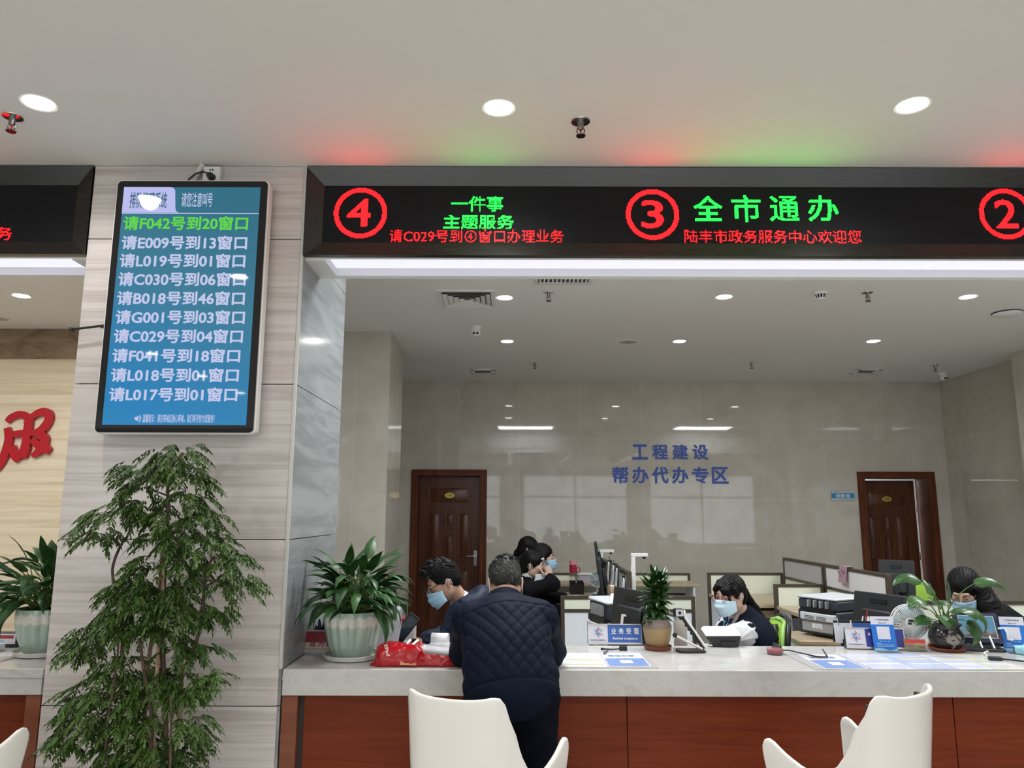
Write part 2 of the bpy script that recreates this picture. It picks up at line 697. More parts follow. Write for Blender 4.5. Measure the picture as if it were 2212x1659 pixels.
# the stone clad pillar: separate slabs with dark joints
w = MB()
w.cur = 1
w.box(PX0 + .015, PX1 - .03, FY + .015, 4.58, 0, CZ)
w.cur = 0
for a, b in zip((0, .737, 1.474, 2.211, 2.945), (.737, 1.474, 2.211, 2.945, CZ)):
    w.box(PX0, PX1 - .012, FY, FY + .02, a + .002, b - .002)
    w.box(PX0, PX0 + .02, FY + .021, 4.6, a + .002, b - .002)
struct(w.build('wall_pillar', [m_pillar, m_gap], bevel=.002), 'broad pillar clad in grey brown veined stone', 'pillar')
w = MB()
for a, b in zip((0, .737, 1.474, 2.211, 2.945), (.737, 1.474, 2.211, 2.945, CZ)):
    w.box(PX1 - .02, PX1, FY + .01, 4.6, a + .002, b - .002)
struct(w.build('wall_reveal', m_reveal), 'grey marble side of the pillar facing the office', 'wall')
struct(MB().box(PX1 - .01, PX1 + .004, FY - .006, FY + .008, .9, CZ).build('trim_2', mat('edge_strip', (.55, .54, .52), .3)), 'thin metal edge strip on the corner of the pillar', 'trim')
slab('wall_pillar_right', 5.95, 7.0, FY, 4.6, 0, CZ, m_pillar, 'stone pillar beyond the right edge of the photo', 'pillar')


# ------------------------------------------------------------------ sign beams
def beam(idx, x0, x1, label):
    w = MB()
    w.box(x0, x1, FY + .03, BACK, BB + .075, CZ)
    # plaster frame of the lit underside
    w.box(x0, x1, FY + .031, FY + .05, BB - .002, BB + .06)
    w.box(x0, x1, BACK - .05, BACK, BB - .008, BB + .06)
    w.box(x0, x0 + .1, FY + .05, BACK - .05, BB - .008, BB + .06)
    w.box(x1 - .1, x1, FY + .05, BACK - .05, BB - .008, BB + .06)
    struct(w.build('wall_beam_%s' % idx, m_plaster), label, 'beam')


beam('main', PX1, 5.95, 'plaster beam over the main service opening')
beam('left', -9, PX0, 'plaster beam over the left service opening')


def strip_light(x0, x1, segs, label):
    t = thing('strip_light', label, 'light', ((x0 + x1) / 2, (FY + BACK) / 2, BB + .03), group='light strips under the sign beams')
    n = len(segs)
    for a, b in segs:
        MB().box(a - t.location.x, b - t.location.x, -.125, .122, .004, .03).build('diffuser', m_strip, t)
    return t


strip_light(PX1 + .1, 5.85, [(PX1 + .1, .555), (.561, 2.2), (2.206, 4.0), (4.006, 5.85)], 'long lit white strip under the sign with the number 4')
strip_light(-8.9, PX0 - .1, [(-8.9, -5.8), (-5.794, PX0 - .1)], 'lit white strip under the sign at the left edge')

# ------------------------------------------------------------------ LED signs
m_led_bg = mat('led_matrix_black', (.006, .006, .007), .55, spec=.15)
_v = coords(m_led_bg)
_j = joints(m_led_bg, _v, 'XZ', (.00478, .00478), (0, 0), .0022)
setin(m_led_bg, 'Base Color', mixc(m_led_bg, _j, (.003, .003, .004), (.013, .013, .015)))
m_red = mat('led_red', (.05, 0, 0), .5, emit=(1.0, .0020, .0030), estr=18)
m_green = mat('led_green', (0, .05, .02), .5, emit=(.0035, 1.0, .018), estr=14)
PITCH_LED = .00478


def led_geo(s, x0, x1, z0, z1, off=0.0, Y=0.0, ox=0.0, oz=0.0, ring=None, pitch=None):
    """light up the dots of the LED grid that lie inside the lettering; returns a MB of small dots"""
    g = pitch or PITCH_LED
    mb = MB()
    tm = MB()
    if s:
        text_into(tm, s, None, x0, x1, z0, z1, off)
        tree = BVHTree.FromPolygons([tuple(v) for v in tm.v], tm.f)
    for i in range(int(math.floor(x0 / g)), int(math.ceil(x1 / g)) + 1):
        for j in range(int(math.floor(z0 / g)), int(math.ceil(z1 / g)) + 1):
            x, z = (i + .5) * g, (j + .5) * g
            if s:
                on = tree.ray_cast(Vector((x, z, 1)), Vector((0, 0, -1)))[0] is not None
            else:
                on = ring[3] < math.hypot(x - ring[0], z - ring[1]) < ring[2]
            if on:
                e = g * .39
                mb.add([(x - e - ox, Y, z - e - oz), (x + e - ox, Y, z - e - oz), (x + e - ox, Y, z + e - oz), (x - e - ox, Y, z + e - oz)], [(0, 1, 2, 3)])
    return mb


def led_sign(x0, x1, label, items, left_open=False, right_open=False):
    """dark steel frame with mitred, inward sloping border around a black LED matrix"""
    t = thing('led_sign', label, 'sign', ((x0 + x1) / 2, FY, BB))
    ox, oz = t.location.x, t.location.z
    zt, zb = CZ - .008, BB
    ix0, ix1, iz0, iz1 = x0 + .085, x1 - .085, 2.936, 3.238
    fr = MB()
    y0, y1 = -.012, .018
    O = [(x0 - ox, y0, zb - oz), (x1 - ox, y0, zb - oz), (x1 - ox, y0, zt - oz), (x0 - ox, y0, zt - oz)]
    I = [(ix0 - ox, y1, iz0 - oz), (ix1 - ox, y1, iz0 - oz), (ix1 - ox, y1, iz1 - oz), (ix0 - ox, y1, iz1 - oz)]
    B = [(p[0], .03, p[2]) for p in O]
    for i in range(4):
        k = (i + 1) % 4
        fr.add([O[i], O[k], I[k], I[i]], [(0, 1, 2, 3)])
        fr.add([O[i], B[i], B[k], O[k]], [(0, 1, 2, 3)])
    fr.build('frame', m_dsteel, t)
    sc = MB().box(ix0 - ox, ix1 - ox, .02, .03, iz0 - oz, iz1 - oz).build('screen', m_led_bg, t)
    for it in items:
        kind, s, rect, col, off = it
        if kind == 'ring':
            cx, cz, ro, ri = rect
            mb = led_geo(None, cx - ro, cx + ro, cz - ro, cz + ro, ring=rect, Y=.0185, ox=ox, oz=oz)
            mb.build('number_ring', col, sc)
        else:
            mb = led_geo(s, *rect, off=off, Y=.0185, ox=ox, oz=oz)
            mb.build('lettering' if len(s) > 1 else 'number', col, sc)
    return t


RO, RI = .134, .111
led_sign(PX1 + .004, 5.945, 'long black LED sign with red numbers 4, 3 and 2 above the main counter', [
    ('ring', None, (-.768, 3.093, RO, RI), m_red, 0),
    ('t', '4', (-.838, -.715, 3.022, 3.170), m_red, .012),
    ('t', '一件事', (-.309, -.046, 3.103, 3.185), m_green, .012),
    ('t', '主题服务', (-.348, .006, 3.009, 3.085), m_green, .012),
    ('t', '请C029号到④窗口办理业务', (-.619, .257, 2.938, 3.006), m_red, -.004),
    ('ring', None, (.708, 3.089, RO, RI), m_red, 0),
    ('t', '3', (.652, .764, 3.016, 3.165), m_red, .012),
    ('t', '全', (.917, 1.062, 3.055, 3.190), m_green, .012),
    ('t', '市', (1.110, 1.258, 3.052, 3.194), m_green, .012),
    ('t', '通', (1.302, 1.450, 3.055, 3.190), m_green, .012),
    ('t', '办', (1.495, 1.650, 3.055, 3.194), m_green, .012),
    ('t', '陆丰市政务服务中心欢迎您', (.866, 1.754, 2.940, 3.008), m_red, -.004),
    ('ring', None, (2.494, 3.097, RO, RI), m_red, 0),
    ('t', '2', (2.440, 2.552, 3.020, 3.172), m_red, .012),
])
led_sign(-6.0, PX0 - .004, 'black LED sign with dim red text at the left edge of the photo', [
    ('t', '办理业务', (-2.895, -2.515, 2.945, 3.012), m_red, -.004),
])


# ------------------------------------------------------------------ downlights and ceiling fittings
def downlight_proto():
    t = thing('downlight', 'round recessed downlight', 'ceiling light', group='round recessed downlights')
    m = MB()
    m.lathe([(.060, 0), (.062, -.002), (.074, -.004), (.076, 0)], 32, cap=False)
    m.build('trim_ring', m_white, t, 60)
    MB().cyl((0, 0, -.002), (0, 0, -.0005), .0605, n=32).build('lamp_disc', m_lamp, t)
    return t


DLP = None
hall = [(-2.04, 3.02), (-.06, 3.05), (1.72, 3.02), (3.7, 3.02), (-4.0, 3.02)]
names = {(-2.04, 3.02): 'round downlight in the hall ceiling above the left pillar', (-.06, 3.05): 'round downlight in the hall ceiling over the number 4 sign',
         (1.72, 3.02): 'round downlight in the hall ceiling at the right of the photo',
         (-.06, 6.0): 'round office downlight right beside the square air vent', (1.72, 5.96): 'office downlight left of the smoke detector, front row',
         (3.69, 5.94): 'rightmost office downlight of the front row, near the white access point', (-.05, 7.6): 'office downlight behind the dome camera, back row',
         (1.71, 7.58): 'office downlight right of the flat round speaker, back row', (3.68, 7.55): 'rightmost office downlight of the back row',
         (-4.0, 5.98): 'round downlight in the left room above the red lettering'}
pos = list(hall)
for y in (1.6, .2, -1.2, -2.6, -4.0, -5.4, -6.8):
    pos += [(x, y) for x in (-4.0, -2.04, -.06, 1.72, 3.7)]
pos += [(-.06, 6.0), (1.72, 5.96), (3.69, 5.94), (-.05, 7.6), (1.71, 7.58), (3.68, 7.55), (-4.0, 5.98)]
_dl = bpy.data.lights.new('downlight_beam', 'SPOT')
_dl.energy, _dl.color, _dl.spot_size, _dl.spot_blend, _dl.shadow_soft_size = 38, (1.0, .98, .95), R(150), .7, .05
_dr = bpy.data.lights.new('downlight_beam_office', 'SPOT')
_dr.energy, _dr.color, _dr.spot_size, _dr.spot_blend, _dr.shadow_soft_size = 33, (.92, .97, 1.0), R(150), .7, .05
for p in pos:
    if DLP is None:
        DLP = t = downlight_proto()
        t.location = (*p, CZ)
    else:
        t = dup(DLP, (*p, CZ))
    t['label'] = names.get(p, 'round recessed downlight in the hall ceiling behind the viewer')
    l = bpy.data.objects.new('downlight_beam', _dr if p[1] > 4 else _dl)
    l.location = (p[0], p[1], CZ - .012)
    COL.objects.link(l)

# square light panels in the office ceiling, close behind the beam
for i, x in enumerate((.28, 3.9)):
    t = thing('panel_light', ('flat rectangular ceiling light behind the beam, above the left desks', 'flat rectangular ceiling light behind the beam, above the right desks')[i], 'ceiling light', (x, 4.5, CZ), group='flat panel lights behind the beam')
    MB().box(-.6, .6, -.3, -.27, -.012, 0).box(-.6, .6, .27, .3, -.012, 0).box(-.6, -.57, -.27, .27, -.012, 0).box(.57, .6, -.27, .27, -.012, 0).build('frame', m_white, t)
    MB().box(-.57, .57, -.27, .27, -.006, -.001).build('diffuser', m_panel, t)
area('panel_and_fill_beam', (-4.6, 4.6, CZ - .02), (0, 0, 0), 1.1, .5, 60, (1, .97, .93))  # fill lamp added to brighten the left room; no panel fitting there
area('panel_and_fill_beam', (.28, 4.5, CZ - .02), (0, 0, 0), 1.1, .5, 55, (.92, .96, 1))
area('panel_and_fill_beam', (3.9, 4.5, CZ - .02), (0, 0, 0), 1.1, .5, 55, (.92, .96, 1))


def sprinkler(p, label, red=True):
    t = thing('sprinkler', label, 'sprinkler', (p[0], p[1], CZ), group='ceiling sprinklers')
    MB().lathe([(.020, -.006), (.042, -.004), (.044, 0)], 24).build('collar', m_chrome, t, 50)
    m = MB().lathe([(.009, -.042), (.013, -.03), (.014, -.006)], 12)
    for s in (-1, 1):
        m.tube([(s * .011, 0, -.03), (s * .018, 0, -.045), (s * .014, 0, -.06), (0, 0, -.068)], .003, 6)
    m.build('body', mat('sprinkler_brass', (.22, .20, .19), .35, 1.0), t, 50)
    MB().cyl((0, 0, -.041), (0, 0, -.066), .0035, n=8).build('bulb', mat('sprinkler_bulb', (.55, .02, .02), .1), t)
    MB().lathe([(.020, -.073), (.022, -.070), (.004, -.067)], 12).build('deflector', m_dsteel, t)
    return t


for p, l in (((-2.227, 3.136), 'sprinkler head in the hall ceiling beside the leftmost downlight'), ((.305, 3.164), 'sprinkler head in the hall ceiling right of the middle downlight'),
             ((.29, 5.85), 'office sprinkler under the slotted air grille'), ((2.825, 5.83), 'office sprinkler right of the smoke detector'),
             ((.265, 8.708), 'far office sprinkler near the left exhaust vent'), ((2.787, 8.674), 'far office sprinkler in the middle of the ceiling'),
             ((5.003, 8.812), 'far office sprinkler beside the corner camera')):
    sprinkler(p, l)


m_vent = mat('vent_grey', (.74, .74, .72), .5)
m_vent_in = mat('vent_inside', (.10, .10, .10), .7)
m_ex_in = mat('exhaust_inside', (.12, .115, .10), .6)
m_ex_sl = mat('exhaust_slat', (.25, .25, .23), .5)


def diffuser(x0, x1, y0, y1, label, rings=4):
    t = thing('air_vent', label, 'air vent', ((x0 + x1) / 2, (y0 + y1) / 2, CZ))
    a, b = (x1 - x0) / 2, (y1 - y0) / 2
    MB().box(-a + .02, a - .02, -b + .02, b - .02, -.002, -.0005).build('backing', m_vent_in, t)
    for k in range(rings + 1):
        s = 1 - k / (rings + 1) * .92
        m = MB()
        st = a / (rings + 1)
        o, i = (a * s, b * s), (max(a * s - st * .80, .004), max(b * s - st * .80 * b / a, .004))
        zo, zi = (-.012, -.010) if k == 0 else (-.024, -.008)
        q = [(-o[0], -o[1], zo), (o[0], -o[1], zo), (o[0], o[1], zo), (-o[0], o[1], zo)]
        r = [(-i[0], -i[1], zi), (i[0], -i[1], zi), (i[0], i[1], zi), (-i[0], i[1], zi)]
        for e in range(4):
            g = (e + 1) % 4
            m.add([q[e], q[g], r[g], r[e]], [(0, 1, 2, 3)])
        if k == 0:
            tp = [(p[0], p[1], 0) for p in q]
            for e in range(4):
                g = (e + 1) % 4
                m.add([tp[e], tp[g], q[g], q[e]], [(0, 1, 2, 3)])
        m.build('louvre' if k else 'frame', m_vent, t)
    return t


diffuser(-.60, -.135, 5.78, 6.26, 'large square ceiling air vent with stepped louvres, left of a downlight')
diffuser(4.42, 4.9, 5.8, 6.28, 'square air vent at the right edge above the access point')
t = thing('air_grille', 'slotted air grille in the office ceiling just behind the lit strip', 'air vent', (.385, 5.4, CZ))
MB().box(-.22, .22, -.2, -.17, -.014, 0).box(-.22, .22, .17, .2, -.014, 0).box(-.22, -.19, -.17, .17, -.014, 0).box(.19, .22, -.17, .17, -.014, 0).build('frame', mat('vent_grey_slot', (.60, .60, .58), .5), t)
MB().box(-.19, .19, -.17, .17, -.002, -.001).build('backing', m_black, t)
for k in range(12):
    x = -.174 + k * .0316
    MB().box(x - .005, x + .005, -.17, .17, -.011, -.002).build('slat', m_white, t)


def exhaust(x0, x1, y0, y1, label):
    t = thing('exhaust_vent', label, 'air vent', ((x0 + x1) / 2, (y0 + y1) / 2, CZ), group='square exhaust vents near the back wall')
    a, b = (x1 - x0) / 2, (y1 - y0) / 2
    MB().box(-a, a, -b, -b + .05, -.016, 0).box(-a, a, b - .05, b, -.016, 0).box(-a, -a + .05, -b, b, -.016, 0).box(a - .05, a, -b, b, -.016, 0).build('frame', m_white, t, bevel=.004)
    MB().box(-a + .04, a - .04, -b + .04, b - .04, -.003, -.001).build('backing', m_ex_in, t)
    m = MB()
    for k in range(7):
        y = -b + .06 + k * (2 * b - .12) / 6
        m.box(-a + .05, a - .05, y - .003, y + .003, -.011, -.003)
    m.build('slats', m_ex_sl, t)


exhaust(-.515, -.21, 9.1, 9.4, 'square exhaust vent in front of the back wall, above door 103')
exhaust(4.2, 4.5, 9.03, 9.33, 'square exhaust vent in front of the back wall, above the blue plate')


def dome_camera(p, label, aim):
    t = thing('dome_camera', label, 'security camera', (p[0], p[1], CZ), aim, group='white dome cameras')
    MB().lathe([(.046, -.035), (.055, -.012), (.056, 0)], 28).build('base', m_white, t, 50)
    MB().sphere((0, -.008, -.052), .045, 24, 16).build('housing', m_white, t, 180)
    m = MB()
    for s in (-1, 1):
        m.cyl((s * .016, -.040, -.068), (s * .016, -.050, -.072), .0115, n=16)
    m.build('lens', m_black, t)


dome_camera((-.343, 6.99), 'white dome camera under the square air vent', 0)
dome_camera((5.375, 9.32), 'white dome camera in the far right corner', R(20))
t = thing('smoke_detector', 'white round smoke detector between two office downlights', 'smoke detector', (2.451, 5.83, CZ))
MB().lathe([(.05, -.02), (.054, -.016), (.055, 0)], 28).build('base', m_white, t, 50)
MB().lathe([(.0, -.058), (.028, -.057), (.038, -.048)], 28).build('cap', m_white, t, 50)
MB().lathe([(.036, -.048), (.034, -.03), (.046, -.02)], 28).build('grille', m_dgrey, t, 50)
m = MB()
for k in range(12):
    a = 2 * PI * k / 12
    m.tube([(.038 * math.cos(a), .038 * math.sin(a), -.05), (.044 * math.cos(a), .044 * math.sin(a), -.03), (.047 * math.cos(a), .047 * math.sin(a), -.018)], .004, 5)
m.build('rib', m_white, t)
t = thing('access_point', 'flat white wireless access point on the ceiling at the right edge', 'access point', (4.315, 6.42, CZ), R(10))
MB().lathe([(.0, -.032), (.09, -.03), (.115, -.018), (.118, -.008), (.10, 0)], 40).build('shell', m_white, t, 50)
MB().lathe([(.119, -.012), (.119, -.006)], 40).build('seam', m_dgrey, t)
for p, l in (((1.19, 7.6), 'flat round ceiling speaker in the middle of the office'), ((-4.68, 6.7), 'flat round ceiling speaker in the left room')):
    t = thing('ceiling_speaker', l, 'speaker', (*p, CZ), group='flat ceiling speakers')
    MB().lathe([(.088, -.004), (.090, -.008), (.098, -.005), (.10, 0)], 36, cap=False).build('ring', m_white, t, 50)
    MB().lathe([(.0, -.0055), (.089, -.005), (.089, -.001)], 36, cap=False).build('mesh_cover', mat('speaker_mesh', (.42, .42, .41), .7), t)
    MB().cyl((0, 0, -.009), (0, 0, -.006), .009, n=12).build('badge', m_dgrey, t)

# ------------------------------------------------------------------ lettering on the back wall
m_blue_let = mat('blue_acrylic', (.026, .085, .44), .4)
for s, x0, x1, z0, z1, cat in (('工程建设', 1.58, 2.576, 2.295, 2.493, 'upper'), ('帮办代办专区', 1.312, 2.829, 1.983, 2.201, 'lower')):
    n = len(s)
    wdt = .205 if cat == 'upper' else .213
    for i, ch in enumerate(s):
        cx = x0 + wdt / 2 + i * (x1 - x0 - wdt) / (n - 1)
        o = MB()
        text_into(o, ch, FRONT(BY - .006), cx - wdt / 2, cx + wdt / 2, z0, z1, .022, .006)
        ob = o.build('wall_letter', m_blue_let)
        tag(ob, 'blue raised Chinese character %s in the %s line on the tiled wall%s' % (ch, cat, '' if s.count(ch) == 1 else (', after 帮' if i == 1 else ', after 代')), 'letter', 'blue characters on the back wall')
# ------------------------------------------------------------------ counters
def wood(name, c1, c2, c3, scale, rough=.35, nsc=2.0, spec=.4):
    m = mat(name, (1, 1, 1), rough, spec=spec)
    c = coords(m)
    n = noise(m, mapping(m, c, scale), nsc, 6, .62, 1.2)
    setin(m, 'Base Color', ramp(m, n, [(.3, c1), (.5, c2), (.68, c3)]))
    return m


m_ctop = stone('counter_stone', [(.3, (.47, .46, .43)), (.46, (.535, .525, .50)), (.56, (.57, .56, .545)), (.62, (.52, .505, .475)), (.66, (.575, .565, .55))], (1, 1, 1.6), 3.2, .16, dist=2.2, detail=7)
m_cwood = wood('red_brown_wood', (.120, .018, .004), (.160, .026, .006), (.195, .035, .009), (.7, .7, 11), .45, 2.0, .22)
m_cwood_l = wood('red_brown_wood_edge', (.17, .05, .025), (.21, .065, .033), (.25, .085, .045), (.7, .7, 6), .38)
CT, CB = .897, .782      # top and underside of the stone
CYB = 4.27               # back edge of the stone


def counter(x0, x1, panels, post, label, wlabel):
    t = thing('stone_worktop', wlabel, 'counter', ((x0 + x1) / 2, FY, CB), group='stone worktops')
    ox = t.location.x
    m = MB().box(x0 - ox, x1 - ox, 0, CYB - FY, .072, CT - CB)
    m.box(x0 - ox, x1 - ox, 0, .03, 0, .072)
    m.build('stone_slab', m_ctop, t, bevel=.004)
    b = thing('counter', label, 'counter', (ox, FY, 0), group='service counters')
    for a, c in panels:
        MB().box(a - ox + .002, c - ox - .002, .035, .055, .09, CB - .004).build('front_panel', m_cwood, b, bevel=.0015)
    MB().box(x0 - ox, x1 - ox, .05, .06, .09, CB - .004).build('backing_board', m_gap, b)
    MB().box(x0 - ox, x1 - ox, .07, .09, 0, .1).build('kick_board', m_dgrey, b)
    MB().box(post[0] - ox, post[1] - ox, .004, .045, 0, CB - .002).build('end_post', m_cwood_l, b, bevel=.002)
    for k in range(3):
        xx = x0 - ox + .03 + k * (x1 - x0 - .08) / 2
        MB().box(xx, xx + .03, .06, CYB - FY - .05, .0, CB - .002 + .07).build('support_panel', m_cwood, b)
    return t


counter(PX1 + .006, 5.9, [(-.945, .527), (.527, 2.014), (2.014, 3.5), (3.5, 4.95), (4.95, 5.88)], (-1.037, -.966),
        'red brown wood panelled counter front right of the pillar', 'long white stone worktop of the main counter')
counter(-6.2, PX0 - .006, [(-6.18, -4.6), (-4.6, -3.1), (-3.1, -2.2)], (-2.195, PX0 - .008),
        'red brown wood panelled counter left of the pillar', 'white stone worktop at the left edge of the photo')

# ------------------------------------------------------------------ queue display on the pillar
TX0, TX1, TZ0, TZ1, TY = -1.955, -1.200, 1.958, 3.22, 3.53
t = thing('queue_display', 'tall portrait screen with blue queue list mounted on the pillar', 'screen', (0, FY, 0))
tcx, tcz = (TX0 + TX1) / 2, (TZ0 + TZ1) / 2
t.location = (tcx, FY, tcz)
hw, hh = (TX1 - TX0) / 2, (TZ1 - TZ0) / 2


def rrect(w, h, r, n=6):
    p = []
    for cx, cy, a0 in ((w - r, h - r, 0), (-w + r, h - r, 90), (-w + r, -h + r, 180), (w - r, -h + r, 270)):
        for k in range(n + 1):
            a = R(a0 + 90 * k / n)
            p.append((cx + r * math.cos(a), cy + r * math.sin(a)))
    return p


XZ = Matrix(((1, 0, 0, 0), (0, 0, -1, 0), (0, 1, 0, 0), (0, 0, 0, 1)))
MB().prism(rrect(hw, hh, .028), .03, .084, XZ).build('casing', mat('silver_rim', (.80, .79, .77), .35), t, 40, bevel=.004)
m_glass_black = mat('black_display_glass', (.008, .008, .009), .03, spec=.6)
MB().prism(rrect(hw - .008, hh - .008, .022), .080, .090, XZ).build('bezel', m_glass_black, t, 40)
MB().box(-.2, .2, -.03, -.0005, -.25, .25).build('wall_bracket', m_dgrey, t)
m_scr = mat('screen_blue', (.005, .005, .006), .03, spec=.6)
N_, L_ = nt(m_scr)
_c = coords(m_scr)
sp = N_.new('ShaderNodeSeparateXYZ')
L_.new(_c, sp.inputs[0])
vert = _math(m_scr, 'ADD', _math(m_scr, 'MULTIPLY', sp.outputs[2], .85), .5)
horz = _math(m_scr, 'MULTIPLY', sp.outputs[0], .35)
g = _math(m_scr, 'ADD', vert, horz)
ec = ramp(m_scr, g, [(0, (.012, .25, .57)), (.28, (.024, .24, .48)), (.55, (.040, .225, .35)), (1, (.026, .175, .27))])
setin(m_scr, 'Emission Color', ec)
N_['Principled BSDF'].inputs['Emission Strength'].default_value = .82
sx0, sx1, sz0, sz1 = -1.915 - tcx, -1.242 - tcx, 2.001 - tcz, 3.18 - tcz
scr = MB().box(sx0, sx1, -.0912, -.089, sz0, sz1).build('screen', m_scr, t)


def glow(name, col, s=.8):
    m = mat(name, (.005, .005, .006), .03, emit=col, estr=s, spec=.6)
    return m


m_tl = glow('screen_text_lavender', (.58, .62, .88), .9)
m_tg = glow('screen_text_green', (.12, .72, .06), .9)
m_td = glow('screen_text_dark', (.03, .12, .20), .9)
m_hd = glow('screen_header_lavender', (.50, .52, .88), .95)
SF = Matrix(((1, 0, 0, -tcx), (0, 0, -1, -.0914), (0, 1, 0, -tcz), (0, 0, 0, 1)))
SF2 = Matrix(((1, 0, 0, -tcx), (0, 0, -1, -.0920), (0, 1, 0, -tcz), (0, 0, 0, 1)))


def spx(x, y):
    p = P(x, y, Y=3.528)
    return p.x, p.z


hx0, hz0 = -1.915, spx(300, 459)[1]
a = spx(376, 405)[0]
b = spx(387, 459)[0]
poly = [(hx0, hz0), (b, hz0), (b - .012, hz0 + .004), (b - .02, hz0 + .02), (a + .006, 3.165), (a - .004, 3.176), (a - .02, 3.18), (hx0, 3.18)]
MB().add([(*p, 0) for p in poly], [tuple(range(len(poly)))], SF).build('header_panel', m_hd, scr)
MB().add([(hx0, hz0 - .006, 0), (-1.243, hz0 - .006, 0), (-1.243, hz0 - .001, 0), (hx0, hz0 - .001, 0)], [(0, 1, 2, 3)], SF).build('header_line', m_tl, scr)


def stext(s, x0, y0, x1, y1, m, off=.02, name='text_line'):
    p, q = spx(x0, y1), spx(x1, y0)
    mb = MB()
    text_into(mb, s, SF2, p[0], q[0], p[1], q[1], off)
    return mb.build(name, m, scr)


stext('排队管理系统', 279, 415, 362, 450, m_td, .014, 'title')
stext('请您注意叫号', 391, 416, 460, 447, m_tl, .008, 'title')
rows = [('请F042号到20窗口', 265, 537, 482), ('请E009号到13窗口', 261, 535, 524), ('请L019号到01窗口', 257, 531, 563), ('请C030号到06窗口', 254, 532, 603), ('请B018号到46窗口', 251, 530, 644),
        ('请G001号到03窗口', 248, 530, 685), ('请C029号到04窗口', 244, 526, 726), ('请F041号到18窗口', 241, 520, 768), ('请L018号到01窗口', 238, 517, 810), ('请L017号到01窗口', 234, 514, 852)]
for i, (s, x0, x1, y) in enumerate(rows):
    o = stext(s, x0, y - 15, x1, y + 15, m_tg if i == 0 else m_tl, .028)
    if i == 0:
        o['label'] = 'bright green line of queue text'
stext('温馨提示：请在等候区耐心等候，我们将尽快为您服务！', 307, 895, 464, 913, m_tl, .01, 'footer_text')
mb = MB()
p = spx(297, 904)
for r0 in (.010, .016):
    pts = [(p[0] + r0 * math.cos(R(k)), p[1] + r0 * math.sin(R(k)) * 1.3, 0) for k in range(-60, 61, 20)]
    for u, v in zip(pts[:-1], pts[1:]):
        d = Vector((v[1] - u[1], u[0] - v[0], 0)).normalized() * .0014
        mb.add([Vector(u) - d, Vector(u) + d, Vector(v) + d, Vector(v) - d], [(0, 1, 2, 3)], SF2)
mb.add([(p[0] - .014, p[1] - .006, 0), (p[0] - .006, p[1] - .006, 0), (p[0] + .003, p[1] - .014, 0), (p[0] + .003, p[1] + .014, 0), (p[0] - .006, p[1] + .006, 0), (p[0] - .014, p[1] + .006, 0)], [(0, 1, 2, 3, 4, 5)], SF2)
mb.build('speaker_icon', m_tl, scr)

# socket and cables above the display
p = P(460, 377, Y=FY - .02)
t = thing('wall_socket', 'white wall socket above the queue display', 'socket', (p.x, FY, p.z - .005))
MB().box(-.043, .043, -.04, 0, -.045, .04).build('box', m_white, t, bevel=.004)
MB().box(-.016, -.010, -.0412, -.039, .012, .022, Matrix.Rotation(R(20), 4, 'Y')).build('slot', m_black, t)
MB().box(.010, .016, -.0412, -.039, .012, .022, Matrix.Rotation(R(-20), 4, 'Y')).build('slot', m_black, t)
t = thing('power_plug', 'black plug in the socket with a cable behind the display', 'plug', (p.x, FY - .041, p.z - .025))
MB().cyl((.004, -.028, 0), (.004, -.0003, 0), .016, .02, 16).build('plug_body', m_black, t, 40)
MB().tube([(.0, -.022, .008), (-.03, -.022, .020), (-.07, -.015, .014), (-.11, 0, -.01), (-.125, .008, -.05)], .0045, 8).build('cable', m_black, t, 180)
o = MB().tube([(P(437, 354, Y=FY - .03).x, FY - .02, CZ - .002), (P(434, 365, Y=FY).x, FY - .022, CZ - .035), (P(424, 384, Y=FY).x, FY - .022, CZ - .085), (P(420, 392, Y=FY).x, FY - .02, CZ - .12)], .014, 10).build('cable_conduit', mat('conduit_white', (.66, .64, .61), .5), None, 60)
tag(o, 'short white cable conduit coming out of the ceiling above the display', 'conduit')
t = thing('stay_bar', 'thin black bar sticking out left of the queue display', 'bar', P(196, 708, Y=3.57))
q0, q1 = P(153, 712, Y=3.57) - t.location, P(226, 703, Y=3.57) - t.location
MB().tube([q0, q1], .006, 8).build('rod', m_black, t, 60)
MB().cyl(q0 + Vector((-.005, 0, 0)), q0 + Vector((.012, 0, -.001)), .011, n=10).build('end_clamp', m_dgrey, t)
MB().cyl(q0 * .15 + q1 * .85, Vector((q1.x * .85 + q0.x * .15, FY - t.location.y, q1.z)), .006, n=8).build('wall_fixing', m_black, t)

# ------------------------------------------------------------------ white tub chairs
m_shell = mat('white_chair_shell', (.80, .79, .75), .16, coat=.4)
m_cush = mat('black_leatherette', (.014, .014, .015), .45)


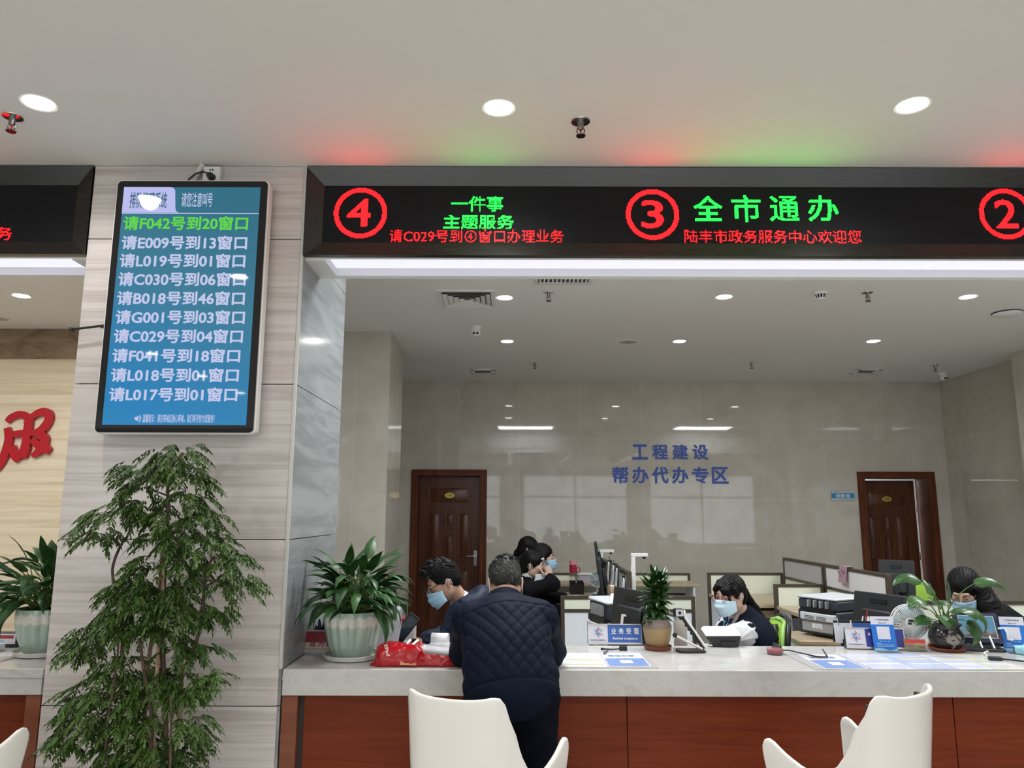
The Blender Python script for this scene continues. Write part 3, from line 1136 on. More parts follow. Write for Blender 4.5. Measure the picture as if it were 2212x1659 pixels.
def tub_chair(loc, rz, label, proto=None):
    if proto:
        return dup(proto, loc, rz, label)
    t = thing('tub_chair', label, 'chair', loc, rz, 'white tub chairs at the counter')
    ctrl = [(-.262, .36), (-.258, .30), (-.245, .22), (-.228, .14), (-.208, .06), (-.182, -.01), (-.14, -.048), (-.08, -.068), (0, -.074)]
    ctrl += [(-x, y) for x, y in ctrl[-2::-1]]
    # resample
    pts = [Vector((*c, 0)) for c in ctrl]
    L = [0]
    for a, b in zip(pts[:-1], pts[1:]):
        L.append(L[-1] + (b - a).length)
    n = 72
    plan = []
    for i in range(n + 1):
        d = L[-1] * i / n
        k = max(j for j in range(len(L)) if L[j] <= d + 1e-9)
        k = min(k, len(pts) - 2)
        u = (d - L[k]) / (L[k + 1] - L[k])
        p0, p1, p2, p3 = pts[max(k - 1, 0)], pts[k], pts[k + 1], pts[min(k + 2, len(pts) - 1)]
        plan.append(.5 * ((2 * p1) + (p2 - p0) * u + (2 * p0 - 5 * p1 + 4 * p2 - p3) * u * u + (3 * p1 - p0 - 3 * p2 + p3) * u ** 3))

    def top(p):
        y = p.y
        keys = [(-.08, .972), (-.035, .985), (-.014, .980), (-.004, .965), (.008, .925), (.026, .855), (.052, .785), (.09, .727), (.13, .697), (.165, .690), (.21, .70), (.27, .735), (.325, .775), (.348, .772), (.362, .74)]
        if y <= keys[0][0]:
            return keys[0][1]
        for (a, za), (b, zb) in zip(keys[:-1], keys[1:]):
            if a <= y <= b:
                return za + (zb - za) * (y - a) / (b - a)
        return keys[-1][1]
    rows_ = 15
    V, Fc = [], []
    for i, p in enumerate(plan):
        zt = top(p)
        for j in range(rows_ + 1):
            u = j / rows_
            z = .42 + (zt - .42) * u
            sc = .80 + .20 * min((z - .42) / .30, 1) ** .7
            lean = -.030 * max(0, (z - .7)) / .28 if p.y < .02 else 0
            V.append((p.x * sc, (p.y - .12) * (sc if p.y > .12 else .9 + .1 * sc) + .12 + lean, z))
    for i in range(n):
        for j in range(rows_):
            a = i * (rows_ + 1) + j
            Fc.append((a, a + rows_ + 1, a + rows_ + 2, a + 1))
    # seat pan closing the bottom
    c0 = len(V)
    V.append((0, .14, .41))
    for i in range(n):
        Fc.append((c0, (i + 1) * (rows_ + 1), i * (rows_ + 1)))
    Fc.append((c0, 0, n * (rows_ + 1)))
    o = MB().add(V, Fc).build('shell', m_shell, t, 180)
    s = o.modifiers.new('solid', 'SOLIDIFY')
    s.thickness, s.offset = .02, 0
    b = o.modifiers.new('bev', 'BEVEL')
    b.width, b.segments, b.limit_method, b.angle_limit = .008, 3, 'ANGLE', R(50)
    # cushions
    m = MB()
    m.prism([(x * .78, (y - .12) * .82 + .12) for x, y in ctrl], .44, .50)
    m.build('seat_cushion', m_cush, t, 40, bevel=.015)
    bk = [p for p in plan if p.y < .0]
    V, Fc = [], []
    for p in bk:
        for z in (.52, .66, .80, .90, .945):
            lean = -.030 * max(0, (z - .7)) / .28
            sc = .80 + .20 * min((z - .42) / .30, 1) ** .7
            V.append((p.x * sc * .93, (p.y - .12) * (.9 + .1 * sc) + .12 + lean + .022, z))
    for i in range(len(bk) - 1):
        for j in range(4):
            a = i * 5 + j
            Fc.append((a, a + 5, a + 6, a + 1))
    o = MB().add(V, Fc).build('back_cushion', m_cush, t, 180)
    s = o.modifiers.new('solid', 'SOLIDIFY')
    s.thickness, s.offset = .014, 0
    MB().cyl((0, .14, .03), (0, .14, .415), .028, n=20).build('pedestal', m_chrome, t, 40)
    MB().lathe([(.23, 0), (.235, .012), (.20, .022), (.04, .035), (.03, .05)], 40, c=(0, .14, 0)).build('base', m_chrome, t, 40)
    return t


def chair_at(cx, cy, rz):
    """centre of the back stands at cx, cy"""
    d = Matrix.Rotation(rz, 3, 'Z') @ Vector((0, -.06, 0))
    return (cx - d.x, cy - d.y, 0)


ch = tub_chair(chair_at(-.205, 2.775, R(-25)), R(-25), 'white tub chair seen from behind, in front of the standing man')
tub_chair(chair_at(1.405, 2.85, R(36)), R(36), 'white tub chair turned to the left at the right of the photo', ch)
tub_chair(chair_at(-2.30, 2.885, R(-25)), R(-25), 'white tub chair at the left edge showing only its arm', ch)
# ------------------------------------------------------------------ plants
random.seed(7)


def leafmat(name, c1, c2, rough=.35, trans=.0, nsc=9):
    m = mat(name, (1, 1, 1), rough, spec=.45)
    n = noise(m, coords(m), nsc, 3)
    setin(m, 'Base Color', ramp(m, n, [(.3, c1), (.7, c2)]))
    return m


m_fern = leafmat('aralia_leaf', (.024, .058, .008), (.068, .135, .020), .5, nsc=7)
m_bark = leafmat('pale_bark', (.20, .125, .075), (.42, .30, .20), .8, nsc=22)
m_bark_d = leafmat('dark_bark', (.045, .030, .022), (.13, .085, .06), .8, nsc=22)
m_soil = leafmat('potting_soil', (.03, .02, .012), (.09, .06, .035), .9, nsc=40)


def leaflet(mb, p, d, up, L, Wd, fold=.25, lobes=3):
    """a jagged folded leaflet from p along d"""
    d = d.normalized()
    s = d.cross(up)
    s = s.normalized() if s.length > 1e-4 else d.orthogonal().normalized()
    nrm = s.cross(d)
    mid, lf, rt = [], [], []
    steps = lobes * 2 + 1
    for i in range(steps + 1):
        u = i / steps
        w = Wd * math.sin(PI * min(u * .9 + .12, 1)) ** .8 * (1.0 if i % 2 else .45)
        if i == steps:
            w = 0
        c = p + d * L * u - Vector((0, 0, 1)) * L * .18 * u * u
        mid.append(c)
        q = d * L * (.12 if i % 2 else 0)
        lf.append(c + s * w + nrm * w * fold + q)
        rt.append(c - s * w + nrm * w * fold + q)
    vs = []
    for a, b, c in zip(lf, mid, rt):
        vs += [a, b, c]
    fs = []
    for i in range(steps):
        k = i * 3
        fs.append((k, k + 1, k + 4, k + 3))
        fs.append((k + 1, k + 2, k + 5, k + 4))
    mb.add(vs, fs)


def aralia():
    Y0 = 3.24
    px = lambda x, y, dy=0.0: P(x * .4394, 930 + y * .4394, Y=Y0 + dy)
    base = P(322, 1659, Y=Y0)
    t = thing('aralia_tree', 'tall feathery potted shrub with several stems in front of the pillar', 'plant', (base.x, Y0, 0))
    o = t.location
    # pot (below the picture's lower edge)
    MB().lathe([(.15, 0), (.17, .02), (.215, .30), (.225, .36), (.205, .36), (.195, .31), (0, .31)], 36).build('pot', mat('ceramic_pot', (.55, .56, .54), .25), t, 50)
    MB().lathe([(0, .335), (.198, .335)], 24).build('soil', m_soil, t)
    stems = [
        ([(855, 1655), (870, 1500), (888, 1380), (893, 1150), (897, 1000), (893, 880), (872, 690), (880, 600), (885, 520)], .013, m_bark, .05),
        ([(735, 1660), (745, 1500), (748, 1400), (722, 1260), (705, 1170), (695, 1100), (690, 1030)], .010, m_bark_d, -.05),
        ([(755, 1655), (752, 1420), (735, 1320), (765, 1240), (775, 1150), (778, 1060), (800, 900), (805, 640)], .012, m_bark, -.03),
        ([(810, 1655), (818, 1400), (800, 1150), (800, 1000), (800, 830), (820, 560), (826, 400), (824, 250), (840, 180), (900, 110)], .012, m_bark_d, .0),
        ([(700, 1655), (715, 1300), (728, 1150), (745, 1030), (780, 830), (795, 640), (800, 520)], .012, m_bark, .06),
        ([(595, 1655), (600, 1350), (600, 1120), (605, 1010), (590, 880), (568, 790), (550, 700), (560, 640), (595, 560), (635, 510), (643, 450), (600, 400)], .009, m_bark_d, .03),
        ([(520, 1600), (523, 1460), (560, 1250), (585, 1050), (575, 990)], .007, m_bark_d, -.08),
        ([(888, 1230), (920, 1160), (955, 1060), (985, 980), (1000, 850), (1005, 740), (1015, 680), (1050, 620)], .009, m_bark_d, .0),
        ([(840, 1640), (838, 1500), (845, 1400), (835, 1300)], .006, m_bark_d, -.1),
        ([(590, 560), (560, 530), (520, 500)], .004, m_bark_d, .03),
        ([(1010, 740), (1040, 735), (1100, 745)], .004, m_bark_d, .0),
        ([(770, 460), (700, 400), (640, 350)], .004, m_bark_d, -.05),
        ([(822, 320), (770, 300), (720, 270)], .004, m_bark_d, .0),
        ([(830, 300), (900, 250), (950, 220)], .004, m_bark_d, .0),
        ([(1005, 730), (1000, 660), (960, 600)], .004, m_bark_d, .03),
    ]
    for pts, r, m, dy in stems:
        w = [px(*p, dy) for p in pts]
        if pts[0][1] > 1590:
            f = w[0]
            k = Vector((o.x + (f.x - o.x) * .5, o.y + dy * .5, .335))
            w = [k, (k + f) * .5 + Vector((random.uniform(-.02, .02), 0, 0))] + w
        # smooth a little
        w2 = [w[0]]
        for a, b in zip(w[:-1], w[1:]):
            w2 += [a * .75 + b * .25, a * .25 + b * .75]
        w2.append(w[-1])
        n = len(w2)
        MB().tube([p - o for p in w2], [r * (1 - .45 * i / n) * random.uniform(.9, 1.12) for i in range(n)], 8).build('stem', m, t, 180)
    cl = [(900, 95, 90, 40), (700, 190, 110, 50), (850, 190, 130, 65), (940, 230, 60, 60), (690, 270, 70, 45), (930, 320, 85, 55),
          (560, 400, 110, 50), (480, 490, 85, 50), (700, 360, 100, 55), (850, 410, 115, 55), (1000, 400, 85, 40), (1040, 500, 55, 45), (800, 110, 30, 30),
          (780, 500, 100, 55), (900, 510, 110, 55), (1010, 570, 130, 50), (1130, 620, 90, 60), (1190, 730, 45, 70), (900, 630, 95, 45), (1100, 740, 45, 40),
          (730, 650, 80, 55), (640, 800, 120, 75), (760, 820, 130, 100), (860, 830, 95, 80), (960, 880, 110, 50), (1060, 890, 65, 45),
          (560, 880, 100, 60), (500, 960, 95, 50), (640, 960, 130, 60), (450, 1040, 80, 45), (800, 960, 120, 55), (390, 1090, 50, 32),
          (920, 1060, 90, 40), (1000, 1050, 45, 35), (930, 740, 60, 60), (680, 730, 60, 60),
          (600, 1120, 70, 50), (560, 1200, 70, 55), (700, 1200, 75, 55), (850, 1190, 70, 45), (960, 1210, 90, 50), (1050, 1200, 40, 40),
          (440, 1280, 100, 45), (580, 1290, 100, 55), (380, 1350, 50, 45), (700, 1300, 90, 55), (820, 1270, 70, 45), (900, 1290, 80, 40),
          (500, 1380, 110, 55), (400, 1470, 90, 50), (330, 1520, 45, 45), (620, 1420, 110, 65), (740, 1400, 90, 50),
          (950, 1430, 70, 45), (920, 1520, 80, 60), (640, 1540, 130, 80), (760, 1560, 110, 80), (700, 1640, 180, 60), (560, 1630, 70, 40), (860, 1590, 80, 50)]
    mb = MB()
    rnd = random.Random(3)
    for (cx, cy, rx, ry) in cl:
        c = px(cx, cy)
        s = (px(cx + 1, cy) - c).length
        ax, az = rx * s, ry * s
        ay = min(max(ax, az) * .9, .16)
        n = int(7 + 34 * (ax * az) / .0032 * .5)
        n = int(min(n, 46) * .84)
        for _ in range(n):
            while True:
                u = Vector((rnd.uniform(-1, 1), rnd.uniform(-1, 1), rnd.uniform(-1, 1)))
                if u.length < 1:
                    break
            p = c + Vector((u.x * ax * .85, u.y * ay + rnd.uniform(-.04, .04), u.z * az * .85)) - o
            out = Vector((u.x + rnd.uniform(-.5, .5) + (.25 if cx > 850 else -.2), u.y + rnd.uniform(-.6, .5) - .1, rnd.uniform(-.35, .3))).normalized()
            L = rnd.uniform(.06, .10)
            prev = p
            k = rnd.randint(5, 7)
            for i in range(k):
                f = i / (k - 1)
                dr = (out + Vector((0, 0, -1)) * (.15 + f * .85)).normalized()
                q = prev + dr * L / k
                side = dr.cross(Vector((0, 0, 1)))
                side = side.normalized() if side.length > .01 else Vector((1, 0, 0))
                for sg in (-1, 1):
                    dd = (side * sg * rnd.uniform(.6, 1.1) + dr * .8 + Vector((0, 0, rnd.uniform(-.75, -.05)))).normalized()
                    leaflet(mb, q, dd, Vector((rnd.uniform(-.4, .4), rnd.uniform(-.4, .4), 1)), rnd.uniform(.026, .046) * (1 - .3 * f), rnd.uniform(.0048, .0072), .3, 2)
                prev = q
            leaflet(mb, prev, dr, Vector((0, .3, 1)), .042, .0065, .3, 2)
    me = bpy.data.meshes.new('foliage')
    me.from_pydata([tuple(v) for v in mb.v], [], mb.f)
    me.materials.append(m_fern)
    finish('foliage', me, t, 180, fix=False)


aralia()


def blade(mb, sm, base, az, tilt, petiole, L, Wd, droop, roll=0.0, cup=.2, nseg=10, shape='lance', curve=0.0):
    """an arching leaf: petiole tube into sm, blade into mb"""
    h = Vector((math.cos(az), math.sin(az), 0))
    p = Vector(base)
    a = tilt
    pts = [p.copy()]
    for i in range(6):
        d = h * math.cos(a) + Vector((0, 0, 1)) * math.sin(a)
        p = p + d * petiole / 6
        a -= droop * .12
        pts.append(p.copy())
    sm.tube(pts, [.0042 - .0004 * i for i in range(7)], 6)
    vs, fs = [], []
    side0 = Vector((-h.y, h.x, 0))
    for i in range(nseg + 1):
        u = i / nseg
        if shape == 'lance':
            w = Wd * (math.sin(PI * u ** .75) ** .9) * (1 - .25 * u)
        elif shape == 'arrow':
            w = Wd * ((1 - u) ** .62) * (min(u * 9, 1) ** .5) * 1.25
        else:
            w = Wd * (1 - u ** 2.2) ** .9 * (min(u * 5 + .35, 1))
        if i == nseg:
            w = 0.0004
        d = h * math.cos(a) + Vector((0, 0, 1)) * math.sin(a)
        nrm = (Vector((0, 0, 1)) * math.cos(a) - h * math.sin(a))
        s = (side0 * math.cos(roll) + nrm * math.sin(roll))
        n2 = s.cross(d) * -1
        wav = .03 * Wd * math.sin(u * 17)
        vs += [p + s * w + n2 * (-cup * w + wav), p + s * w * .5 - n2 * cup * .25 * w, p - n2 * .0, p - s * w * .5 - n2 * cup * .25 * w, p - s * w + n2 * (-cup * w - wav)]
        p = p + d * L / nseg
        a -= droop * (1.0 / nseg) * (1 + u)
        h = Matrix.Rotation(curve / nseg, 3, 'Z') @ h
    for i in range(nseg):
        for j in range(4):
            k = i * 5 + j
            fs.append((k, k + 1, k + 6, k + 5))
    mb.add(vs, fs)


m_lily = mat('lily_leaf', (1, 1, 1), .38, spec=.4)
_n = noise(m_lily, coords(m_lily), 14, 3)
setin(m_lily, 'Base Color', ramp(m_lily, _n, [(.3, (.014, .050, .012)), (.55, (.028, .085, .022)), (.75, (.055, .135, .03))]))
m_stemg = leafmat('green_stalk', (.05, .12, .02), (.12, .20, .05), .5)
m_dry = leafmat('dry_stalk', (.16, .12, .05), (.30, .22, .10), .7)
m_celadon = mat('celadon_glaze', (1, 1, 1), .12, coat=.5)
_c = coords(m_celadon)
N_, L_ = nt(m_celadon)
sp = N_.new('ShaderNodeSeparateXYZ')
L_.new(_c, sp.inputs[0])
ang = _math(m_celadon, 'ARCTAN2', sp.outputs[1], sp.outputs[0])
wob = _math(m_celadon, 'MULTIPLY', _math(m_celadon, 'ABSOLUTE', _math(m_celadon, 'SINE', _math(m_celadon, 'MULTIPLY', ang, 8.0))), .012)
zz = _math(m_celadon, 'ADD', sp.outputs[2], wob)
setin(m_celadon, 'Base Color', ramp(m_celadon, _math(m_celadon, 'MULTIPLY', zz, 4.2), [(0, (.33, .42, .35)), (.62, (.37, .47, .40)), (.69, (.42, .50, .43)), (.72, (.68, .66, .58)), (.87, (.66, .66, .59)), (.90, (.36, .47, .39)), (1, (.30, .42, .33))]))


def lily(loc, seed, label, n=66, sc=1.0, xmin=-99, xmax=99, group='bushy plants in ribbed green pots'):
    t = thing('potted_lily', label, 'plant', loc, 0, group)
    rnd = random.Random(seed)

    def ribs(a, z):
        return 1 + .085 * (abs(math.sin(a * 8 + .4)) - .5) * max(0, min(1, (z - .01) * 12)) * (1 if z < .195 else max(0, 1 - (z - .195) * 50))
    MB().lathe([(.088, .012), (.098, .02), (.118, .08), (.131, .14), (.1375, .19), (.139, .212), (.139, .226), (.128, .228), (.126, .20), (0, .20)], 128, mod=ribs).build('pot', m_celadon, t, 60)
    MB().lathe([(.115, 0), (.132, .004), (.142, .024), (.137, .026), (.126, .009), (0, .009)], 48).build('saucer', mat('cream_saucer', (.66, .65, .60), .3), t, 50)
    MB().lathe([(0, .214), (.126, .214)], 24).build('soil', m_soil, t)
    lf, sm, dr = MB(), MB(), MB()
    done = 0
    while done < n:
        az = rnd.uniform(0, 2 * PI)
        k = rnd.random()
        tilt = R(88 - 55 * k ** .8) + rnd.uniform(-.08, .08)
        pet = rnd.uniform(.12, .24) * (1 - .2 * k) * sc
        L = rnd.uniform(.115, .185) * sc
        b = (rnd.uniform(-.06, .06), rnd.uniform(-.06, .06), .214)
        n0, n1 = len(lf.v), len(sm.v)
        f0, f1 = len(lf.f), len(sm.f)
        blade(lf, sm, b, az, tilt, pet, L, L * rnd.uniform(.125, .185), rnd.uniform(.4, 1.35), rnd.uniform(-.5, .5), rnd.uniform(.1, .4))
        xs_ = [v.x + loc[0] for v in lf.v[n0:]]
        if min(xs_) < xmin or max(xs_) > xmax or min(v.z for v in lf.v[n0:]) < .02:
            del lf.v[n0:], lf.f[f0:], lf.mi[f0:], sm.v[n1:], sm.f[f1:], sm.mi[f1:]
            continue
        done += 1
    for i in range(26):
        az = rnd.uniform(0, 2 * PI)
        r0 = rnd.uniform(.02, .08)
        L = rnd.uniform(.06, .13)
        dr.tube([(r0 * math.cos(az), r0 * math.sin(az), .213), ((r0 + L * .5) * math.cos(az), (r0 + L * .5) * math.sin(az), .213 + L * .45), ((r0 + L) * math.cos(az + .2), (r0 + L) * math.sin(az + .2), .213 + L * .5)], .0016, 5)
    lf.build('leaves', m_lily, t, 180)
    sm.build('stalks', m_stemg, t, 180)
    dr.build('dry_stalks', m_dry, t, 180)
    return t


p = P(760, 1430, Z=CT)
LILY = lily((p.x * (p.y + .10) / p.y, p.y + .10, CT), 11, 'bushy leafy plant in ribbed green pot on the counter beside the pillar', 150, 1.14, PX1 + .01, -.475)
p = P(83, 1418, Z=CT)
lily((p.x - .01, p.y + .06, CT), 29, 'bushy leafy plant in ribbed green pot left of the pillar', 110, 1.15, -99, PX0 - .01)

# compact dracaena
p = P(1421, 1407, Z=CT)
t = thing('potted_dracaena', 'compact upright dark green plant in tan pot on red saucer', 'plant', (p.x * (p.y + .06) / p.y, p.y + .06, CT))
m_tan = mat('tan_stoneware', (1, 1, 1), .38)
_c = coords(m_tan)
sp = nt(m_tan)[0].new('ShaderNodeSeparateXYZ')
nt(m_tan)[1].new(_c, sp.inputs[0])
setin(m_tan, 'Base Color', ramp(m_tan, _math(m_tan, 'MULTIPLY', sp.outputs[2], 5.5), [(0, (.30, .20, .09)), (.58, (.34, .235, .11)), (.62, (.22, .165, .14)), (.75, (.235, .18, .155)), (1, (.20, .15, .13))]))
MB().lathe([(.05, .012), (.054, .016), (.066, .05), (.075, .10), (.076, .122), (.068, .136), (.066, .146), (.072, .154), (.066, .157), (.060, .15), (0, .14)], 48).build('pot', m_tan, t, 60)
m_terra = mat('terracotta_plastic', (.20, .050, .028), .4)
MB().lathe([(.058, 0), (.068, .003), (.075, .02), (.071, .021), (.062, .008), (0, .008)], 40).build('saucer', m_terra, t, 50)
MB().lathe([(.052, .13), (.057, .165), (.053, .165), (.05, .15), (0, .15)], 40).build('inner_pot', mat('green_nursery_pot', (.03, .10, .065), .4), t, 50)
lf, sm = MB(), MB()
rnd = random.Random(5)
for st, (sx, sy, h0, h1, rr) in enumerate(((0, 0, .15, .36, 1.0), (.012, -.02, .15, .30, .8), (-.03, .0, .15, .33, .9), (.03, .02, .15, .34, .9))):
    nl = 34
    sm.cyl((sx * .6, sy * .6, .145), (sx, sy, h1), .007, .005, 8)
    for i in range(nl):
        f = i / nl
        z = h0 + .02 + (h1 - h0) * f
        az = i * 2.399 + st
        blade(lf, sm, (sx, sy, z), az, R(2 + 70 * f ** 1.5), .004, rnd.uniform(.085, .115) * rr * (1 - .15 * f), .0195, rnd.uniform(.3, 1.0) * (1 - .6 * f), 0, .35, 6)
m_drac = mat('dracaena_leaf', (1, 1, 1), .25, spec=.5)
_n = noise(m_drac, coords(m_drac), 20, 3)
setin(m_drac, 'Base Color', ramp(m_drac, _n, [(.3, (.008, .036, .008)), (.6, (.02, .07, .012)), (.8, (.06, .15, .02))]))
lf.build('leaves', m_drac, t, 180)
sm.build('stems', m_stemg, t, 180)

# arrowhead plant in the dark pot with pale patches
p = P(2047, 1411, Z=CT)
t = thing('potted_arrowhead', 'loose broad leaved plant in dark round pot with pale map pattern', 'plant', (p.x * (p.y + .075) / p.y, p.y + .075, CT))
m_dpot = mat('dark_glazed_pot', (.024, .023, .022), .16, coat=.4)
prof = [(.05, .01), (.060, .014), (.078, .035), (.086, .062), (.083, .088), (.070, .110), (.064, .120), (.078, .132), (.080, .138), (.070, .139), (.058, .125), (0, .122)]
MB().lathe(prof, 56).build('pot', m_dpot, t, 180)
MB().lathe([(.066, 0), (.080, .003), (.092, .018), (.088, .020), (.074, .008), (0, .008)], 44).build('saucer', m_terra, t, 50)


def prof_r(z):
    for (r0, z0), (r1, z1) in zip(prof[:-1], prof[1:]):
        if z0 <= z <= z1 and z1 > z0:
            return r0 + (r1 - r0) * (z - z0) / (z1 - z0)
    return .08


patch = MB()
shapes = [[(-.036, .064), (-.030, .080), (-.018, .090), (-.006, .091), (.000, .086), (.012, .086), (.018, .074), (.024, .062), (.034, .058), (.032, .050), (.022, .044), (.014, .030), (.006, .016), (-.004, .015), (-.010, .026), (-.010, .040), (-.016, .048), (-.028, .048)],
          [(.016, .088), (.022, .096), (.034, .090), (.046, .078), (.044, .068), (.032, .070), (.022, .078)],
          [(-.024, .100), (-.016, .096), (-.008, .098), (-.002, .103), (.008, .103), (.006, .110), (-.010, .112), (-.022, .108)],
          [(.030, .024), (.036, .034), (.040, .030), (.034, .020)], [(.056, .062), (.066, .070), (.070, .056), (.062, .044)]]
for poly in shapes:
    c = np.mean(np.array(poly), 0)
    ring = []
    for s in (1.0, .5):
        ring.append([(c[0] + (x - c[0]) * s, c[1] + (z - c[1]) * s) for x, z in poly])
    pts = ring[0] + ring[1] + [tuple(c)]
    V = []
    for x, z in pts:
        r = prof_r(z) + .0008
        a = x / .084 - PI / 2 - .1
        V.append((r * math.cos(a), r * math.sin(a), z))
    n = len(poly)
    Fc = [(i, (i + 1) % n, n + (i + 1) % n, n + i) for i in range(n)] + [(n + i, n + (i + 1) % n, 2 * n) for i in range(n)]
    patch.add(V, Fc)
patch.build('pale_pattern', mat('pale_glaze', (.26, .235, .205), .4), t, 180)
MB().lathe([(0, .128), (.06, .128)], 24).build('soil', m_soil, t)
lf, sm = MB(), MB()
# azimuth (0 = right, -90 = to the viewer), tilt, petiole, length, half width, droop, roll, cup, shape
for (az, tilt, pet, L, wd, dr, rl, cup, cv) in [
        (-15, 74, .28, .175, .032, 1.2, .9, .35, 0), (176, 84, .255, .17, .036, 1.25, -.9, .3, 0), (200, 75, .16, .145, .048, 1.2, -.5, .25, 0), (-165, 80, .10, .10, .042, .7, -.6, .2, 0),
        (-20, 62, .16, .16, .042, 1.7, .5, .3, 0), (-70, 75, .125, .145, .066, 1.3, .1, .15, 0), (-35, 50, .10, .17, .066, 1.9, .4, .2, 0), (185, 40, .07, .11, .048, .8, -.5, .2, 0),
        (110, 82, .15, .11, .030, .4, 0, .3, 0), (-100, 86, .13, .11, .028, .1, .9, .3, 0), (60, 75, .12, .11, .034, 1.0, 0, .2, 0), (150, 70, .10, .11, .045, 1.0, 0, .2, 0), (-110, 60, .09, .12, .055, 1.2, -.2, .2, 0), (-50, 70, .10, .12, .05, 1.1, .3, .2, 0)]:
    b = (random.uniform(-.022, .022), random.uniform(-.022, .022), .127)
    blade(lf, sm, b, R(az), R(tilt), pet, L, wd, dr, rl, cup, 12, 'heart', cv)
m_arrow = mat('arrowhead_leaf', (1, 1, 1), .3, spec=.5)
_n = noise(m_arrow, coords(m_arrow), 12, 3)
setin(m_arrow, 'Base Color', ramp(m_arrow, _n, [(.3, (.018, .060, .014)), (.6, (.04, .11, .028)), (.8, (.10, .20, .05))]))
lf.build('leaves', m_arrow, t, 180)
sm.build('stalks', m_stemg, t, 180)
# ------------------------------------------------------------------ people
m_skin = mat('skin', (.50, .30, .21), .5, sss=.12)
m_skin2 = mat('skin_fair', (.56, .36, .275), .5, sss=.12)
m_hair = mat('black_hair', (.004, .0038, .0038), .45, spec=.18)
_n = noise(m_hair, mapping(m_hair, coords(m_hair), (1, 1, .15)), 260, 2)
bump(m_hair, _n, .5, .002)
m_hair_g = mat('greying_hair', (1, 1, 1), .5, spec=.3)
_n = noise(m_hair_g, mapping(m_hair_g, coords(m_hair_g), (1, .4, .4)), 190, 3)
setin(m_hair_g, 'Base Color', ramp(m_hair_g, _n, [(.45, (.010, .010, .010)), (.6, (.03, .03, .03)), (.72, (.22, .215, .21))]))
bump(m_hair_g, _n, .5, .002)
m_mask = mat('mask_blue', (.36, .60, .78), .7)
m_mask_w = mat('mask_white', (.74, .78, .80), .7)
m_loop = mat('elastic_white', (.80, .80, .80), .6)
m_eye = mat('eye_white', (.75, .73, .70), .3)
m_iris = mat('eye_dark', (.012, .009, .008), .2)
m_brow = mat('eyebrow', (.02, .015, .013), .7)


def cloth(name, col, rough=.7, bs=.25, sc=55, spec=.3):
    m = mat(name, col, rough, spec=spec)
    n = noise(m, coords(m), sc, 4)
    bump(m, n, bs, .004)
    return m


m_navy = cloth('navy_shell_fabric', (.0045, .0078, .0190), .7, .15, 30, .12)
m_navy2 = cloth('navy_puffer_fabric', (.009, .015, .036), .5, .2, 24, .25)
m_trous = cloth('dark_trousers', (.003, .004, .008), .85, spec=.1)
m_blackc = cloth('black_cloth', (.004, .004, .006), .8, spec=.15)
m_shirt = cloth('white_shirt', (.62, .62, .64), .65, .2, 18)
m_shoe = mat('black_leather', (.01, .01, .01), .35)


